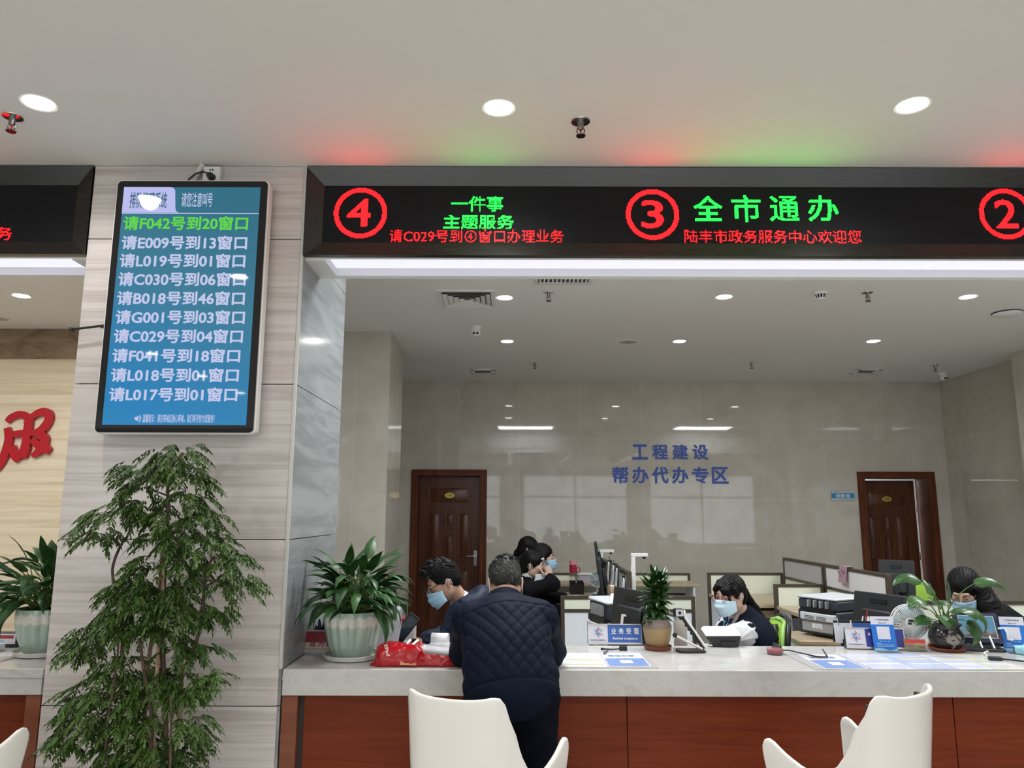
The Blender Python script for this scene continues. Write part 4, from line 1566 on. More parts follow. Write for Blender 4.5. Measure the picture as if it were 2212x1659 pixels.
class Fig:
    def __init__(s, name, label, loc, hc, fwd, scale=1.0, up=(0, 0, 1), group=None):
        s.t = thing(name, label, 'person', (loc[0], loc[1], 0), 0, group)
        s.o = Vector((loc[0], loc[1], 0))
        s.c = np.array(Vector(hc) - s.o)
        s.R = frame_to(fwd, up)
        s.s = scale

    def w(s, p):
        """head space to figure space"""
        return s.c + s.s * (s.R @ np.array(p, float))

    def l(s, p):
        return np.array(Vector(p) - s.o)

    def Mh(s):
        M = Matrix.Identity(4)
        for i in range(3):
            for j in range(3):
                M[i][j] = s.R[i][j] * s.s
            M[i][3] = s.c[i]
        return M

    def bounds(s, pts, pad):
        a = np.array(pts)
        return a.min(0) - pad, a.max(0) + pad

    def head(s, d):
        w, S_, Rm = s.w, s.s, s.R
        e = lambda c, r, k=.02, op='add': d.ell(w(c), np.array(r) * S_, Rm, k, op)
        c_ = lambda a, b, ra, rb, k=.015: d.cap(w(a), w(b), ra * S_, rb * S_, k)
        e((0, -.015, .03), (.073, .093, .085))
        e((0, .022, -.03), (.058, .068, .083), .03)
        for g in (-1, 1):
            c_((g * .048, .0, -.062), (0, .066, -.100), .020, .016, .03)
            e((g * .035, .056, -.030), (.026, .024, .026), .02)
            d.ell(w((g * .033, .104, .004)), np.array((.017, .017, .011)) * S_, Rm, .012, 'sub')
            e((g * .032, .077, .003), (.0125, .0125, .0115), .004)
            e((g * .012, .101, -.031), (.008, .010, .007), .006)
            # ears
            A = Rm @ rotz(g * .35)
            d.ell(w((g * .079, -.012, -.006)), np.array((.006, .016, .026)) * S_, A, .006)
            d.ell(w((g * .074, -.008, -.034)), np.array((.006, .010, .012)) * S_, A, .006)
            d.ell(w((g * .087, -.008, -.004)), np.array((.006, .010, .018)) * S_, A, .004, 'sub')
        c_((-.036, .080, .021), (.036, .080, .021), .010, .010, .018)
        c_((0, .090, .010), (0, .112, -.026), .0065, .0105, .010)
        e((0, .076, -.098), (.018, .014, .014), .02)
        e((0, .086, -.060), (.022, .010, .0055), .006)
        e((0, .084, -.070), (.019, .010, .0065), .006)

    def hand(s, d, wr, dirn, palm, sgn, curl=.5, sc=1.0):
        """palm with five separate fingers; dirn = pointing direction, palm = palm normal, sgn = +1 if the thumb is on the right of dirn x palm"""
        f = np.array(dirn, float)
        f /= np.linalg.norm(f)
        n = np.array(palm, float)
        n -= f * (n @ f)
        n /= np.linalg.norm(n)
        r = np.cross(f, n) * sgn          # towards the thumb
        Rm = np.stack([r, f, n], 1)
        wr = np.array(wr, float)
        d.cap(wr - f * .02, wr + f * .02, .025 * sc, .026 * sc, .02)
        d.rbox(wr + f * .055 * sc, np.array((.028, .034, .005)) * sc, .010 * sc, Rm, .015)
        for i, (off, L, ra) in enumerate(((.030, .070, .0088), (.010, .080, .0090), (-.011, .074, .0086), (-.031, .058, .0078))):
            p = wr + f * .092 * sc + r * off * sc
            a = 0.0
            rr = ra * sc
            for q in (.45, .32, .23):
                a += curl * (1.1 + .12 * i)
                dv = f * math.cos(a) + n * math.sin(a)
                p2 = p + dv * L * q * sc
                d.cap(p, p2, rr, rr * .93, .004)
                p, rr = p2, rr * .93
        p = wr + f * .030 * sc + r * .030 * sc
        for dv, L in ((r * .75 + f * .6 + n * .3, .042), (f * .85 + r * .25 + n * .5, .032), (f * .9 + n * .45, .024)):
            dv = dv / np.linalg.norm(dv)
            p2 = p + dv * L * sc
            d.cap(p, p2, .0105 * sc, .0095 * sc, .005)
            p = p2

    def eyes(s, closed=False):
        M = s.Mh()
        for g in (-1, 1):
            e = MB().sphere((g * .032, .0795, .002), (.0118, .0118, .0095), 14, 10, M).build('eye', m_eye, s.t, 180)
            MB().sphere((g * .032, .0865, .0), (.0058, .0056, .0058), 12, 8, M).build('iris', m_iris, e, 180)
            MB().tube([(g * .014, .0945, .019), (g * .030, .0935, .0245), (g * .050, .080, .020)], [.0022, .003, .0014], 6, M).build('eyebrow', m_brow, s.t, 180)

    def mask(s, m, drop=0.0):
        M = s.Mh()
        nu, nv = 22, 14
        V, Fc = [], []
        for j in range(nv + 1):
            t = j / nv
            for i in range(nu + 1):
                u = -1 + 2 * i / nu
                zc = -.012 - .116 * t
                zs = -.026 - .066 * t
                z = zc + (zs - zc) * abs(u) ** 1.5
                front = .1145 + .013 * math.sin(PI * min(t * 1.15, 1)) - .014 * max(0, t - .6) / .4
                if t < .2:
                    front += .006 * (1 - abs(u)) * 0
                side = .024 - .004 * t
                x = .0725 * math.sin(u * 1.45) / math.sin(1.45)
                y = side + (front - side) * max(math.cos(u * 1.5), 0) ** .72
                y += .0030 * math.sin(t * PI * 6) * (1 - u * u)
                V.append((x, y + .002, z - drop))
        for j in range(nv):
            for i in range(nu):
                a = j * (nu + 1) + i
                Fc.append((a, a + 1, a + nu + 2, a + nu + 1))
        o = MB().add(V, Fc, M).build('mask', m, s.t, 180)
        k = o.modifiers.new('solid', 'SOLIDIFY')
        k.thickness, k.offset = .0022, 0
        lp = MB()
        for g in (-1, 1):
            top, bot = (g * .0725, .026, -.027 - drop), (g * .0725, .022, -.090 - drop)
            lp.tube([top, (g * .078, .006, -.002), (g * .082, -.012, .020), (g * .082, -.030, .006), (g * .079, -.032, -.018), (g * .078, -.014, -.046), bot], .0014, 6, M)
        lp.build('ear_loops', m_loop, o, 180)
        return o

    def glasses(s, m, ry=.018, thick=.0016, low=0.0):
        M = s.Mh()
        mb = MB()
        for g in (-1, 1):
            c = (g * .034, .117, -.002 - low)
            ring = []
            for k in range(25):
                a = 2 * PI * k / 24
                ca, sa = math.cos(a), math.sin(a)
                ring.append((c[0] + .0265 * abs(ca) ** .7 * (1 if ca > 0 else -1), c[1] - .05 * abs(c[0] + .0265 * ca) ** 1.3, c[2] + ry * abs(sa) ** .7 * (1 if sa > 0 else -1)))
            mb.tube(ring, thick, 6, M, cap=False)
            mb.tube([(g * .059, .108, .004 - low), (g * .0735, .07, .008 - low), (g * .080, .02, .012), (g * .080, -.012, .018), (g * .078, -.028, .004)], thick, 6, M)
        mb.tube([(-.009, .116, .002 - low), (0, .119, .005 - low), (.009, .116, .002 - low)], thick, 6, M)
        o = mb.build('glasses', m, s.t, 180)
        ln = MB()
        for g in (-1, 1):
            c = (g * .034, .1155, -.002 - low)
            V = [c]
            for k in range(24):
                a = 2 * PI * k / 24
                ca, sa = math.cos(a), math.sin(a)
                V.append((c[0] + .026 * abs(ca) ** .7 * (1 if ca > 0 else -1), c[1] + .0015 - .05 * abs(c[0] + .0265 * ca) ** 1.3, c[2] + ry * .97 * abs(sa) ** .7 * (1 if sa > 0 else -1)))
            ln.add(V, [(0, 1 + k, 1 + (k + 1) % 24) for k in range(24)], M)
        ln.build('lenses', m_lens, o, 180)

    def hair(s, m, style, h=.004, seed=1):
        w, S_, Rm = s.w, s.s, s.R
        rnd = random.Random(seed)
        lo, hi = s.c - .24 * S_, s.c + .24 * S_
        ex = {'long': [s.tail[-1]] if hasattr(s, 'tail') else [], }
        if hasattr(s, 'tail'):
            T = np.array(s.tail)
            lo, hi = np.minimum(lo, T.min(0) - .12), np.maximum(hi, T.max(0) + .12)
        d = SDF(lo, hi, h)
        e = lambda c, r, k=.02, op='add': d.ell(w(c), np.array(r) * S_, Rm, k, op)
        c_ = lambda a, b, ra, rb, k=.01: d.cap(w(a), w(b), ra * S_, rb * S_, k)
        if style == 'short_top':
            e((0, -.015, .036), (.080, .102, .094))
            e((0, .02, .085), (.062, .085, .045), .03)
            e((0, -.06, -.01), (.068, .052, .06), .02)
            # open face, ears, nape
            d.ell(w((0, .128, -.008)), np.array((.12, .078, .098)) * S_, Rm, .010, 'sub')
            for g in (-1, 1):
                d.ell(w((g * .095, .0, -.035)), np.array((.030, .040, .050)) * S_, Rm, .008, 'sub')
            d.ell(w((0, -.02, -.14)), np.array((.14, .14, .085)) * S_, Rm, .01, 'sub')
            for _ in range(330):
                a = rnd.uniform(-1.2, 1.2)
                y = rnd.uniform(-.085, .085)
                x = .066 * math.sin(a)
                z = .045 + .082 * math.cos(a) * math.sqrt(max(0, 1 - (y / .115) ** 2))
                b = (x, y, z)
                L = rnd.uniform(.024, .048)
                v = (x * 3 + rnd.uniform(-.3, .3), .75 + rnd.uniform(-.3, .5), .55 + rnd.uniform(-.3, .6) - (.5 if y > .05 else 0))
                n = math.sqrt(sum(q * q for q in v))
                c_(b, tuple(b[i] + v[i] / n * L for i in range(3)), .0066, .0018, .005)
        elif style == 'cropped':
            e((0, -.015, .034), (.078, .100, .091))
            e((0, -.06, -.015), (.066, .052, .062), .02)
            d.ell(w((0, .125, -.030)), np.array((.12, .085, .105)) * S_, Rm, .012, 'sub')
            for g in (-1, 1):
                d.ell(w((g * .095, .0, -.035)), np.array((.030, .036, .045)) * S_, Rm, .008, 'sub')
            d.ell(w((0, -.02, -.145)), np.array((.14, .14, .085)) * S_, Rm, .01, 'sub')
            for _ in range(240):
                th, ph = rnd.uniform(0, 2 * PI), rnd.uniform(0, 1.25)
                v = np.array((math.sin(ph) * math.cos(th), math.sin(ph) * math.sin(th), math.cos(ph)))
                b = np.array((0, -.015, .034)) + v * np.array((.076, .098, .089))
                t = np.array((v[0] * .3 + rnd.uniform(-.2, .2), v[1] * .3 - .8, -.35 + v[2] * .15))
                t /= np.linalg.norm(t)
                c_(tuple(b), tuple(b + t * rnd.uniform(.012, .024)), .006, .0025, .005)
        else:
            e((0, -.018, .034), (.084, .104, .096))
            e((0, -.055, -.02), (.076, .062, .075), .02)
            for g in (-1, 1):
                c_((g * .074, .035, .045), (g * .079, .012, -.02), .014, .012 if style != 'long' else .016, .015)
            d.ell(w((0, .128, -.045)), np.array((.085, .075, .085 if style != 'bangs' else .112)) * S_, Rm, .01, 'sub')
            if style == 'bangs':
                for k in range(15):
                    x = -.062 + .124 * k / 14
                    y0 = .072 * math.sqrt(max(0, 1 - (x / .095) ** 2))
                    gap = 5 < k < 12
                    c_((x * .8, y0 * .75, .09), (x, y0 + (.014 if gap else .022), .068 if gap else .045), .009 if gap else .011, .008 if gap else .011, .01)
                    if k in (0, 1, 2, 3, 4, 5, 12, 13, 14):
                        c_((x, y0 + .022, .045), (x * 1.05, y0 + .022, .014 - (.035 if k in (0, 1, 13, 14) else 0)), .009, .004, .006)
                    else:
                        c_((x, y0 + .014, .068), (x + (.014 if k > 8 else -.014), y0 + .022, .050), .006, .003, .006)
            if style == 'long':
                for g in (-1, 1):
                    e((g * .070, -.022, -.02), (.024, .05, .075), .02)
            if style in ('bangs', 'pony'):
                for g in (-1, 1):
                    d.ell(w((g * .100, .0, -.035)), np.array((.030, .042, .042)) * S_, Rm, .008, 'sub')
                d.ell(w((0, .0, -.15)), np.array((.14, .10, .085)) * S_, Rm, .01, 'sub')
            if hasattr(s, 'tail'):
                T = s.tail
                n = len(T)
                for i in range(n - 1):
                    r0 = s.tail_r[i]
                    r1 = s.tail_r[i + 1]
                    d.cap(T[i], T[i + 1], r0, r1, .02)
        # strand like ridges
        X, Y, Z = d.grid()
        q = np.stack([X - s.c[0], Y - s.c[1], Z - s.c[2]], -1) @ Rm
        ang = np.arctan2(q[..., 0], q[..., 2] + .02)
        amp = .0016 if style != 'cropped' else .001
        d.D += amp * (np.sin(ang * 46 + 3 * np.sin(q[..., 1] * 40)) + .7 * np.sin(ang * 83 + 90 * q[..., 1])).astype(np.float32)
        return d.mesh('hair', m, s.t, 1)


m_lens = mat('lens_glass', (1, 1, 1), .02, trans=1.0, ior=1.05, alpha=.25)


def folds(d, amp, f=38, seed=0):
    rnd = np.random.RandomState(seed)
    X, Y, Z = d.grid()
    acc = np.zeros_like(d.D)
    for i in range(5):
        v = rnd.normal(size=3)
        v /= np.linalg.norm(v)
        ff = f * rnd.uniform(.5, 1.4)
        ph = ff * (X * v[0] + Y * v[1] + Z * v[2]) + 2.0 * np.sin(9 * (X + Y * v[0]) + i)
        acc += (1 - np.abs(np.sin(ph))).astype(np.float32) ** 3
    d.D -= amp * acc


# -------- standing man in the quilted jacket, leaning on the counter
def standing_man():
    hc = P(1091, 1258, Y=3.73)
    f = Fig('person', 'man in navy quilted jacket seen from behind, leaning on the counter', (-.01, 3.30), hc, (-.10, .80, -.62), 1.0)
    l = f.l
    pel, wai, che = l((0, 3.31, .86)), l((-.015, 3.37, 1.00)), l((-.03, 3.465, 1.09))
    shL, shR = l((-.190, 3.520, 1.130)), l((.135, 3.510, 1.135))
    elL, elR = l((-.222, 3.69, .962)), l((.188, 3.69, .962))
    wrL, wrR = l((-.115, 3.90, .935)), l((.085, 3.90, .935))
    nb = l((-.03, 3.60, 1.185))
    hips = [(l((g * .092, 3.31, .83)), l((g * .10, 3.25, .47)), l((g * .105, 3.30, .075))) for g in (-1, 1)]
    lo, hi = f.bounds([pel, elL, elR, wrL, wrR, f.c] + [h[2] for h in hips], .2)
    lo[2] = -.01
    d = SDF(lo, hi, .006)
    d.ell(pel, (.165, .115, .13), None, .05)
    d.chain([pel, wai, che], [.12, .115, .12], .05)
    d.cap(shL, shR, .06, .06, .06)
    d.cap(che, nb, .09, .055, .05)
    d.cap(nb, f.w((0, -.03, -.05)), .054, .052, .03)
    for sh, el, wr, sg in ((shL, elL, wrL, 1), (shR, elR, wrR, -1)):
        d.cap(sh, el, .048, .040, .03)
        d.cap(el, wr, .038, .028, .02)
        f.hand(d, wr, (.35 * sg, .9, -.1), (0, 0, -1), -sg, .35)
    for h, kn, an in hips:
        d.cap(h, kn, .085, .058, .03)
        d.cap(kn, an, .055, .038, .02)
        d.cap(an, an + np.array((0, .16, -.03)), .04, .03, .02)
    f.head(d)
    d.mesh('body', m_skin, f.t, 1)
    # trousers
    d = SDF((-.28, -.22, .02), (.28, .30, 1.0), .007)
    d.ell(pel + np.array((0, -.005, -.01)), (.182, .128, .14), None, .03)
    for h, kn, an in hips:
        d.cap(h, kn, .104, .078, .03)
        d.cap(kn, an + np.array((0, 0, .02)), .076, .066, .02)
    d.plane((0, 0, .93), (0, 0, 1))
    folds(d, .005, 26, 4)
    d.mesh('trousers', m_trous, f.t, 1)
    for h, kn, an in hips:
        d = SDF(an - .16, an + .24, .006)
        d.cap(an + np.array((0, -.03, -.03)), an + np.array((0, .15, -.04)), .042, .036, .02)
        d.plane((0, 0, .002), (0, 0, -1))
        d.mesh('shoe', m_shoe, f.t, 1)
    # jacket
    lo, hi = f.bounds([pel, elL, elR, wrL, wrR, nb], .17)
    d = SDF(lo, hi, .005)
    ax = (che - pel) / np.linalg.norm(che - pel)
    Rt = frame_to(np.cross((1, 0, 0), ax) * -1, (0, 0, 1))
    Rt = np.stack([np.array((1, 0, 0)), np.cross(ax, (1, 0, 0)), ax], 1)
    d.ell(pel + np.array((.005, -.012, .03)), (.200, .142, .17), Rt, .04)
    d.ell(wai + np.array((.0, -.012, .0)), (.196, .140, .20), Rt, .05)
    d.ell(che + np.array((.0, -.005, -.01)), (.196, .130, .17), Rt, .05)
    d.cap(shL + np.array((.03, -.01, -.01)), shR + np.array((-.03, -.01, -.01)), .074, .074, .06)
    d.cap(che + np.array((0, .0, .03)), nb + np.array((0, -.005, -.005)), .10, .066, .06)
    d.cap(shL, nb, .066, .05, .05)
    d.cap(shR, nb, .066, .05, .05)
    for sh, el, wr in ((shL, elL, wrL), (shR, elR, wrR)):
        d.cap(sh, el, .071, .064, .035)
        d.cap(el, wr, .062, .045, .03)
    d.plane(pel + np.array((0, 0, -.055)), (0, .12, -1))
    X, Y, Z = d.grid()
    q = np.stack([X - pel[0], Y - pel[1], Z - pel[2]], -1)
    wv = q @ ax                       # height along the spine
    lat = q[..., 0]
    dep = q @ Rt[:, 1]
    sidebnd = .168 + .02 * np.clip(wv / .3, 0, 1)
    yoke = .352 - .35 * (lat + .02) ** 2
    msk = 1 / (1 + np.exp(-(yoke - wv) / .006)) * 1 / (1 + np.exp(-(sidebnd - np.abs(lat + .015)) / .006)) * 1 / (1 + np.exp(-(-dep + .02) / .01)) * 1 / (1 + np.exp(-(wv - .0) / .006))
    s1, s2 = (lat * 1.0 + wv * .80) / .054, (lat * 1.0 - wv * .80) / .054
    t1, t2 = np.abs(s1 - np.round(s1)) * .054, np.abs(s2 - np.round(s2)) * .054
    seam = np.exp(-(t1 / .0075) ** 2) + np.exp(-(t2 / .0075) ** 2)
    d.D += (msk * .0044 * np.minimum(seam, 1.2)).astype(np.float32)
    d.D -= (msk * .002).astype(np.float32)
    # yoke seam, hem band seam, sleeve seams
    d.D += (.005 * np.exp(-((wv - yoke) / .005) ** 2) * (dep < .03)).astype(np.float32)
    d.D += (.006 * np.exp(-((wv + .002) / .005) ** 2) * (np.abs(lat) < .25)).astype(np.float32)
    sl = np.exp(-((np.abs(lat + .02) - .186 - .012 * np.clip(wv / .3, 0, 1)) / .006) ** 2) * (wv > .05)
    d.D += (.004 * sl).astype(np.float32)
    # creases on the sleeves
    arm = (np.abs(lat + .02) > .17)
    rn = (np.abs(np.sin(34 * Z + 14 * Y + 9 * X)) ** 4).astype(np.float32)
    d.D += np.where(arm & (wv < .28), .007 * rn, .0015 * rn * (1 - msk).astype(np.float32)).astype(np.float32)
    ja = d.mesh('jacket', m_navy, f.t, 1)
    # stand collar around the neck
    d = SDF(nb - .16, nb + .16, .004)
    up = f.w((0, -.03, -.05)) - nb
    up /= np.linalg.norm(up)
    Rn = frame_to(np.cross((1, 0, 0), up) * -1, up)
    a = np.array((1., 0, 0))
    b = np.cross(up, a)
    ctr = nb + np.array((.0, -.008, .012))
    for k in range(28):
        t0, t1 = 2 * PI * k / 28, 2 * PI * (k + 1) / 28
        p0 = ctr + a * .072 * math.cos(t0) + b * .066 * math.sin(t0)
        p1 = ctr + a * .072 * math.cos(t1) + b * .066 * math.sin(t1)
        for hgt in (-.012, .004, .020):
            d.cap(p0 + up * hgt, p1 + up * hgt, .0085, .0085, .008)
    d.mesh('collar', m_navy, ja, 1)
    f.hair(m_hair_g, 'cropped')
    f.mask(m_mask_w)
    f.eyes()


standing_man()


# -------- seated figures share one builder
def seated(f, pel, che, nb, sh, el, wr, hands, knee_dir, cell=.006, skin=m_skin):
    """sh, el, wr: (far, near) pairs; knee_dir: where the thighs point"""
    d_ = np.array(knee_dir, float)
    d_ /= np.linalg.norm(d_)
    side = np.array((-d_[1], d_[0], 0))
    legs = []
    for g in (-1, 1):
        h = pel + side * g * .09
        k = h + d_ * .40 + np.array((0, 0, .02))
        a = np.array((k[0] - d_[0] * .02, k[1] - d_[1] * .02, .075))
        legs.append((h, k, a))
    lo, hi = f.bounds([pel, che, nb, f.c] + list(el) + list(wr) + [x for lg in legs for x in lg], .21)
    lo[2] = -.01
    d = SDF(lo, hi, cell)
    d.ell(pel, (.16, .15, .12), None, .05)
    d.cap(pel, che, .125, .125, .05)
    d.cap(sh[0], sh[1], .058, .058, .06)
    d.cap(che, nb, .09, .052, .05)
    d.cap(nb, f.w((0, -.03, -.05)), .050, .047, .03)
    for i in (0, 1):
        d.cap(sh[i], el[i], .046, .037, .03)
        d.cap(el[i], wr[i], .036, .026, .02)
        hd, pn, sg, cu = hands[i]
        f.hand(d, wr[i], hd, pn, sg, cu, .92)
    for h, k, a in legs:
        d.cap(h, k, .085, .060, .03)
        d.cap(k, a, .055, .038, .02)
        d.cap(a, a + d_ * .15 + np.array((0, 0, -.03)), .038, .028, .02)
    f.head(d)
    b = d.mesh('body', skin, f.t, 1)
    f.legs, f.dir = legs, d_
    return b


def trousers(f, pel, m, cell=.01):
    lo, hi = f.bounds([pel] + [x for lg in f.legs for x in lg], .16)
    lo[2] = .03
    d = SDF(lo, hi, cell)
    d.ell(pel, (.175, .165, .13), None, .03)
    for h, k, a in f.legs:
        d.cap(h, k, .10, .075, .03)
        d.cap(k, a, .072, .058, .02)
    d.mesh('trousers', m, f.t, 1)
    for h, k, a in f.legs:
        d = SDF(a - .12, a + .28, .01)
        d = SDF(np.minimum(a, a + f.dir * .15) - .08, np.maximum(a, a + f.dir * .15) + .08, .008)
        d.cap(a + np.array((0, 0, -.03)), a + f.dir * .15 + np.array((0, 0, -.04)), .043, .036, .02)
        d.plane((0, 0, .002), (0, 0, -1))
        d.mesh('shoe', m_shoe, f.t, 1)


def top(f, name, m, pel, che, nb, sh, el, wr, r, sl, low=-.05, amp=.006, cell=.006, neck=.06, seed=1, nosleeve=False, ff=30, open_neck=True):
    """upper garment: r = torso radius, sl = sleeve radii"""
    pts = [pel, che, nb] + list(sh)
    if not nosleeve:
        pts += list(el) + list(wr)
    lo, hi = f.bounds(pts, .19)
    d = SDF(lo, hi, cell)
    ax = (che - pel) / np.linalg.norm(che - pel)
    sd = sh[1] - sh[0]
    sd = sd - ax * (sd @ ax)
    sd /= np.linalg.norm(sd)
    Rt = np.stack([sd, np.cross(ax, sd), ax], 1)
    d.ell(pel * .75 + che * .25, (r, r * .82, .20), Rt, .05)
    d.ell(che, (r * .98, r * .76, .19), Rt, .05)
    d.cap(sh[0], sh[1], sl[0] * 1.08, sl[0] * 1.08, .06)
    d.cap(che + ax * .03, nb, r * .6, neck, .06)
    for i in (0, 1):
        d.cap(sh[i], nb, sl[0] * .9, neck * .75, .05)
        if not nosleeve:
            d.cap(sh[i], el[i], sl[0], sl[1], .035)
            d.cap(el[i], wr[i], sl[1], sl[2], .03)
    d.plane(pel + ax * low, -ax)
    if open_neck:
        up = f.w((0, -.02, -.05)) - nb
        up /= np.linalg.norm(up)
        d.cap(nb + up * .03, nb + up * .20, neck * .80, neck * .85, .01, 'sub')
    if amp:
        folds(d, amp, ff, seed)
    return d


# -------- seated clerk with glasses and blue mask, left
def clerk_man():
    hc = P(958, 1256, Y=4.52)
    f = Fig('person', 'man with black hair, glasses and blue mask looking down behind the counter', (-.30, 4.62), hc, (-.86, -.26, -.42), .95)
    l = f.l
    nb = l(P(1002, 1306, Y=4.60))
    che = l(P(1006, 1375, Y=4.62))
    pel = np.array((che[0] + .10, che[1] + .0, .53))
    sh = (l(P(1014, 1316, Y=4.78)), l(P(1006, 1328, Y=4.45)))
    el = (l((-.36, 4.90, .86)), l((-.35, 4.42, .86)))
    wr = (l(P(925, 1384, Y=4.74)), l(P(930, 1388, Y=4.46)))
    hands = (((-.9, -.25, .05), (0, 0, -1), -1, .45), ((-.9, .15, .05), (0, 0, -1), 1, .45))
    seated(f, pel, che, nb, sh, el, wr, hands, (-1, 0, 0))
    trousers(f, pel, m_trous)
    d = top(f, 'shirt', m_shirt, pel, che, nb, sh, el, wr, .15, (.055, .05, .04), nosleeve=True, neck=.060, amp=0, cell=.005)
    up = f.w((0, -.03, -.06)) - nb
    up /= np.linalg.norm(up)
    d.cap(nb, nb + up * .035, .062, .060, .01)
    d.mesh('shirt', m_shirt, f.t, 1)
    d = top(f, 'puffer_jacket', m_navy2, pel, che, nb, sh, el, wr, .19, (.078, .070, .052), amp=.004, neck=.066, seed=3, open_neck=False, ff=22)
    # quilted channels of the puffer and the hood roll behind the neck
    X, Y, Z = d.grid()
    d.D += (.007 * np.exp(-((((Z + X * .35) / .085 - np.round((Z + X * .35) / .085)) * .085) / .008) ** 2)).astype(np.float32)
    back = nb - np.array((-.055, 0, -.01))
    d.cap(back + np.array((.0, -.10, -.005)), back + np.array((.05, 0, .03)), .048, .066, .03)
    d.cap(back + np.array((.05, 0, .03)), back + np.array((.0, .10, .01)), .066, .048, .03)
    # front opening and neck
    fw = np.array((-1, -.15, 0))
    d.cap(nb + np.array((-.10, -.0, .02)), nb + np.array((-.16, -.01, -.22)), .055, .030, .02, 'sub')
    d.cap(nb + up * .01, nb + up * .2, .062, .066, .01, 'sub')
    d.mesh('puffer_jacket', m_navy2, f.t, 1)
    f.hair(m_hair, 'short_top', .004)
    f.mask(m_mask, .007)
    f.glasses(mat('dark_wire', (.02, .02, .02), .3, .6), .015, .0021)
    f.eyes()


clerk_man()


# -------- seated clerk with ponytail, red glasses, white blouse and dark waistcoat
def clerk_woman():
    hc = P(1578, 1284, Y=4.54)
    f = Fig('person', 'woman with ponytail, red glasses and blue mask in white blouse and dark waistcoat', (1.48, 4.62), hc, (-.83, -.52, -.14), .875)
    l = f.l
    nb = l(P(1607, 1336, Y=4.60))
    che = l(P(1630, 1402, Y=4.62))
    pel = np.array((che[0] + .07, che[1], .53))
    sh = (l(P(1574, 1358, Y=4.74)), l(P(1608, 1370, Y=4.46)))
    el = (l(P(1556, 1416, Y=4.70)), l(P(1576, 1410, Y=4.40)))
    wr = (l(P(1500, 1410, Y=4.56)), l(P(1520, 1412, Y=4.42)))
    hands = (((-.9, -.1, .1), (0, 0, -1), -1, .4), ((-.9, .2, .05), (0, 0, -1), 1, .5))
    seated(f, pel, che, nb, sh, el, wr, hands, (-.98, -.1, 0), skin=m_skin2)
    trousers(f, pel, m_trous)
    d = top(f, 'blouse', m_shirt, pel, che, nb, sh, el, wr, .15, (.054, .052, .040), amp=.0, neck=.056, seed=5, ff=34, cell=.005)
    d.ell(l(P(1594, 1376, Y=4.42)), (.080, .070, .070), None, .02)
    up = f.w((0, -.02, -.06)) - nb
    up /= np.linalg.norm(up)
    fw = np.array((-.9, -.42, 0))
    # collar wings
    rt = np.cross(fw, (0, 0, 1))
    for g in (-1, 1):
        d.cap(nb + up * .035 - fw * .045 + rt * g * .03, nb + up * .005 + fw * .062 + rt * g * .028, .014, .012, .015)
        d.cap(nb + up * .005 + fw * .062 + rt * g * .028, nb - np.array((0, 0, .05)) + fw * .10 + rt * g * .035, .012, .006, .01)
    folds(d, .0045, 34, 5)
    d.mesh('blouse', m_shirt, f.t, 1)
    d = top(f, 'waistcoat', m_blackc, pel, che, nb, sh, el, wr, .172, (.060, .05, .04), amp=.0, neck=.068, nosleeve=True, cell=.005)
    for i, g in ((0, -1), (1, 1)):
        pass
    d.cap(nb, l(P(1630, 1360, Y=4.56)), .070, .085, .04)
    d.ell(l(P(1632, 1395, Y=4.58)), (.13, .15, .16), None, .04)
    d.cap(l(P(1592, 1376, Y=4.36)), l(P(1588, 1384, Y=4.44)), .085, .09, .01, 'sub')
    d.cap(nb + fw * .10 + up * .04, nb + fw * .19 + np.array((0, 0, -.21)), .062, .012, .01, 'sub')
    d.mesh('waistcoat', m_navy, f.t, 1)
    # patterned scarf tie, lanyard
    m_tie = mat('patterned_tie', (1, 1, 1), .6)
    n = noise(m_tie, coords(m_tie), 75, 2)
    setin(m_tie, 'Base Color', ramp(m_tie, n, [(.5, (.008, .012, .05)), (.56, (.012, .02, .08)), (.6, (.55, .58, .65))]))
    d = SDF(nb - .32, nb + .2, .005)
    a = nb + fw * .088 + np.array((0, 0, -.012))
    d.cap(a, a + fw * .035 + np.array((0, 0, -.075)), .022, .020, .01)
    d.cap(a + fw * .035 + np.array((0, 0, -.075)), a + fw * .11 + rt * .05 + np.array((0, 0, -.13)), .019, .006, .01)
    d.cap(a + fw * .035 + np.array((0, 0, -.075)), a + fw * .07 + rt * -.02 + np.array((0, 0, -.15)), .019, .008, .01)
    d.mesh('scarf_tie', m_tie, f.t, 1)
    m_lan = mat('turquoise_lanyard', (.02, .26, .42), .45)
    mb = MB()
    for g in (-1, 1):
        q = [nb - fw * .056 + up * .022 + rt * g * .03, nb + rt * g * .072 + np.array((0, 0, .012)) - fw * .01, nb + fw * .085 + rt * g * .068 + np.array((0, 0, -.03)), nb + fw * .150 + rt * g * .042 + np.array((0, 0, -.115)), nb + fw * .19 + np.array((0, 0, -.20))]
        V = []
        for p in q:
            V += [p + np.array((0, 0, .010)) + fw * .004, p - np.array((0, 0, .010)) - fw * .004]
        mb.add([tuple(v) for v in V], [(2 * i, 2 * i + 1, 2 * i + 3, 2 * i + 2) for i in range(4)])
    o = mb.build('lanyard', m_lan, f.t, 180)
    k = o.modifiers.new('s', 'SOLIDIFY')
    k.thickness = .003
    f.tail = [f.w((0, -.10, .015)), f.w((0.0, -.125, -.005)), l(P(1627, 1318, Y=4.66)), l(P(1637, 1340, Y=4.68)), l(P(1643, 1362, Y=4.68)), l(P(1640, 1384, Y=4.68))]
    f.tail_r = [.030, .024, .036, .044, .036, .008]
    f.hair(m_hair, 'bangs', .004)
    mb = MB()
    M = f.Mh()
    mb.sphere((.006, -.115, -.0), (.022, .020, .026), 14, 10, M)
